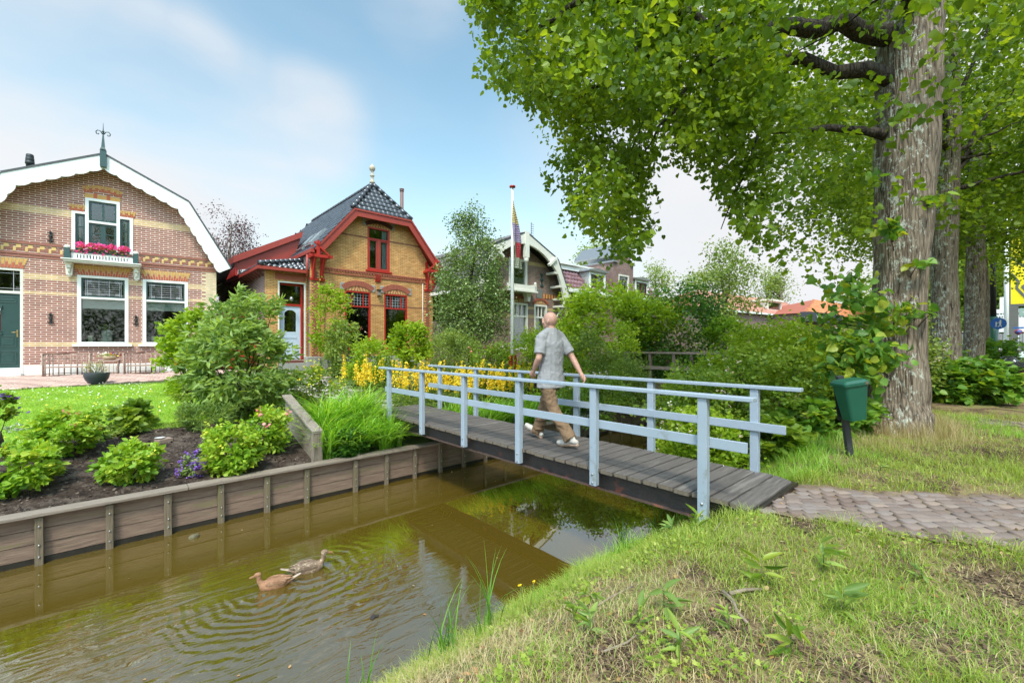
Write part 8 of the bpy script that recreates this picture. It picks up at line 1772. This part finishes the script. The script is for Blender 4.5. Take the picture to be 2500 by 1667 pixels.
def car(label, px, d, rz, col, seed):
    x, y, z = gstreet(px, d); t = thing('parked_car', label, 'car', (x, y, 1.05), rz, 'cars parked beyond the limes'); pm_ = pmat('car_paint', col, tuple(a*.96 for a in col), 2, .25, coat=.8)
    def shell(prof, w0, w1, mat, nm, par):
        m = MB(); n = len(prof); a = [(x_, -w(zz) , zz) for x_, zz in prof for w in [lambda q: w0]]; vs = []
        for s in (-1, 1):
            for x_, zz in prof: vs.append((x_, s*(w0 if zz < .9 else w0 + (w1-w0)*(zz-.9)/.55), zz))
        m.add(vs, [tuple(range(n-1, -1, -1)), tuple(range(n, 2*n))] + [(i, (i+1) % n, (i+1) % n+n, i+n) for i in range(n)]); return m.build(nm, mat, par, bevel=.05)
    shell([(-2.1, .35), (2.1, .35), (2.15, .62), (1.95, .80), (1.0, .93), (-1.75, .96), (-2.12, .85), (-2.15, .55)], .86, .86, pm_, 'body', t)
    shell([(1.05, .93), (.35, 1.40), (-.95, 1.44), (-1.75, .96)], .80, .62, M['dark'], 'window_glass', t); shell([(.38, 1.395), (-.98, 1.435), (-1.0, 1.475), (.30, 1.45)], .64, .60, pm_, 'roof', t)
    for sx in (-1.3, 1.35):
        for sy in (-1, 1):
            w = MB().tube([(sx, sy*.70, .32), (sx, sy*.90, .32)], .32, 18).build('wheel', M['iron'], t); MB().tube([(sx, sy*.90, .32), (sx, sy*.915, .32)], .19, 14).build('rim', M['steel'], w)
    for sy in (-1, 1): MB().ball((2.08, sy*.62, .66), (.10, .16, .07)).build('headlight', M['glass'], t); MB().box(-2.16, -2.10, sy*.62-.14, sy*.62+.14, .68, .82).build('tail_light', M['redbr'], t); MB().ball((.75, sy*.95, 1.0), (.07, .09, .06)).build('mirror', pm_, t)
car('white car parked behind the third lime trunk', 2350, 30, .1, (.7, .72, .74), 1); car('pale green white car right of the lamp post', 2437, 29, .35, (.55, .68, .62), 2); car('silver car at the right edge behind the walker', 2485, 32, .2, (.6, .62, .64), 3); car('white car between the second and the third lime trunk', 2290, 34, .1, (.75, .75, .75), 4)
# walker in the distance
wk = thing('person', 'distant person in a dark jacket near the parked cars', 'person', gstreet(2476, 25)); m = MB(); loft(m, [(0, 0, .8, .17, .12), (0, 0, 1.0, .2, .14), (0, 0, 1.35, .23, .15), (0, 0, 1.5, .1, .09), (0, 0, 1.55, .06, .06)]); chain(m, [V3((.2, 0, 1.4)), V3((.27, .05, 1.1)), V3((.22, .2, .95))], [.07, .06, .04]); chain(m, [V3((-.2, 0, 1.4)), V3((-.27, .05, 1.1)), V3((-.22, .2, .95))], [.07, .06, .04]); chain(m, [V3((.09, 0, .85)), V3((.1, .15, .45)), V3((.1, .1, .06))], [.1, .07, .05]); chain(m, [V3((-.09, 0, .85)), V3((-.1, -.1, .45)), V3((-.1, -.25, .08))], [.1, .07, .05]); m.ball((0, .01, 1.68), (.08, .1, .12)); fuse(m, 'body', pmat('dark_clothes', (.03, .03, .035), (.02, .02, .025)), wk, .02, 2); MB().ball((0, .02, 1.68), (.084, .103, .12)).build('head', M['skin'], wk); MB().ball((0, -.015, 1.72), (.09, .10, .10)).build('hair', M['rust'], wk)
# motor scooter at the right edge
sx_, sy_ = at_px(2512, 11.5); ms = thing('motorcycle', 'black and grey motorcycle standing at the right edge', 'motorcycle', (sx_, sy_, gz(sx_, sy_)), R(60)); grey = pmat('black_lacquer', (.03, .032, .035), (.05, .05, .055), 3, .2, coat=.8)
for x_ in (-.68, .68):
    w = MB(); w.tube([(x_+.29*math.cos(a), 0, .33+.29*math.sin(a)) for a in np.linspace(0, 2*math.pi, 25)], .055, 8); wo = w.build('wheel', M['iron'], ms); MB().tube([(x_, -.05, .33), (x_, .05, .33)], .20, 16).build('brake_disc', M['steel'], wo)
m = MB(); m.tube([(.68, 0, .33), (.52, 0, .7), (.40, 0, 1.05)], .035, 8); m.build('fork', M['steel'], ms); m = MB(); m.ball((.1, 0, .82), (.33, .17, .16)); m.ball((.35, 0, .9), (.18, .16, .2)); m.ball((-.3, 0, .62), (.3, .15, .2)); m.ball((.05, 0, .5), (.28, .16, .2)); fuse(m, 'fairing', grey, ms, .03, 3); m = MB(); m.ball((-.35, 0, .85), (.38, .15, .06)); m.ball((-.72, 0, .92), (.15, .1, .05)); m.build('seat', M['iron'], ms)
MB().tube([(.36, -.38, 1.05), (.40, -.2, 1.1), (.40, .2, 1.1), (.36, .38, 1.05)], .018, 8).build('handlebar', M['iron'], ms); MB().ball((.55, 0, .92), (.08, .11, .11)).build('headlight', M['glass'], ms); MB().ball((.72, 0, .62), (.25, .08, .09)).build('front_mudguard', grey, ms)
for s in (-1, 1): MB().tube([(.40, s*.28, 1.1), (.38, s*.33, 1.27)], .008, 6).build('mirror_stem', M['iron'], ms); MB().ball((.38, s*.35, 1.29), (.02, .07, .05)).build('mirror', M['steel'], ms)
MB().tube([(-.1, -.16, .3), (-.8, -.2, .42)], [.04, .06], 10).build('exhaust', M['steel'], ms)
# black tub and white bollard between the trunks
t = thing('plastic_tub', 'black square tub between the second and third lime trunk', 'tub', gstreet(2341, 15)); m = MB(); taper(m, 0, .62, .32, .42, .32, .42); m.build('tub', M['iron'], t); MB().box(-.24, .24, -.24, .24, .62, .66).build('rim', M['iron'], t)
t = thing('bollard', 'short white bollard left of the black tub', 'bollard', gstreet(2325, 16)); MB().tube([(0, 0, 0), (0, 0, .85)], .12, 14).build('post', M['white'], t); MB().ball((0, 0, .85), (.12, .12, .05)).build('cap', M['white'], t)
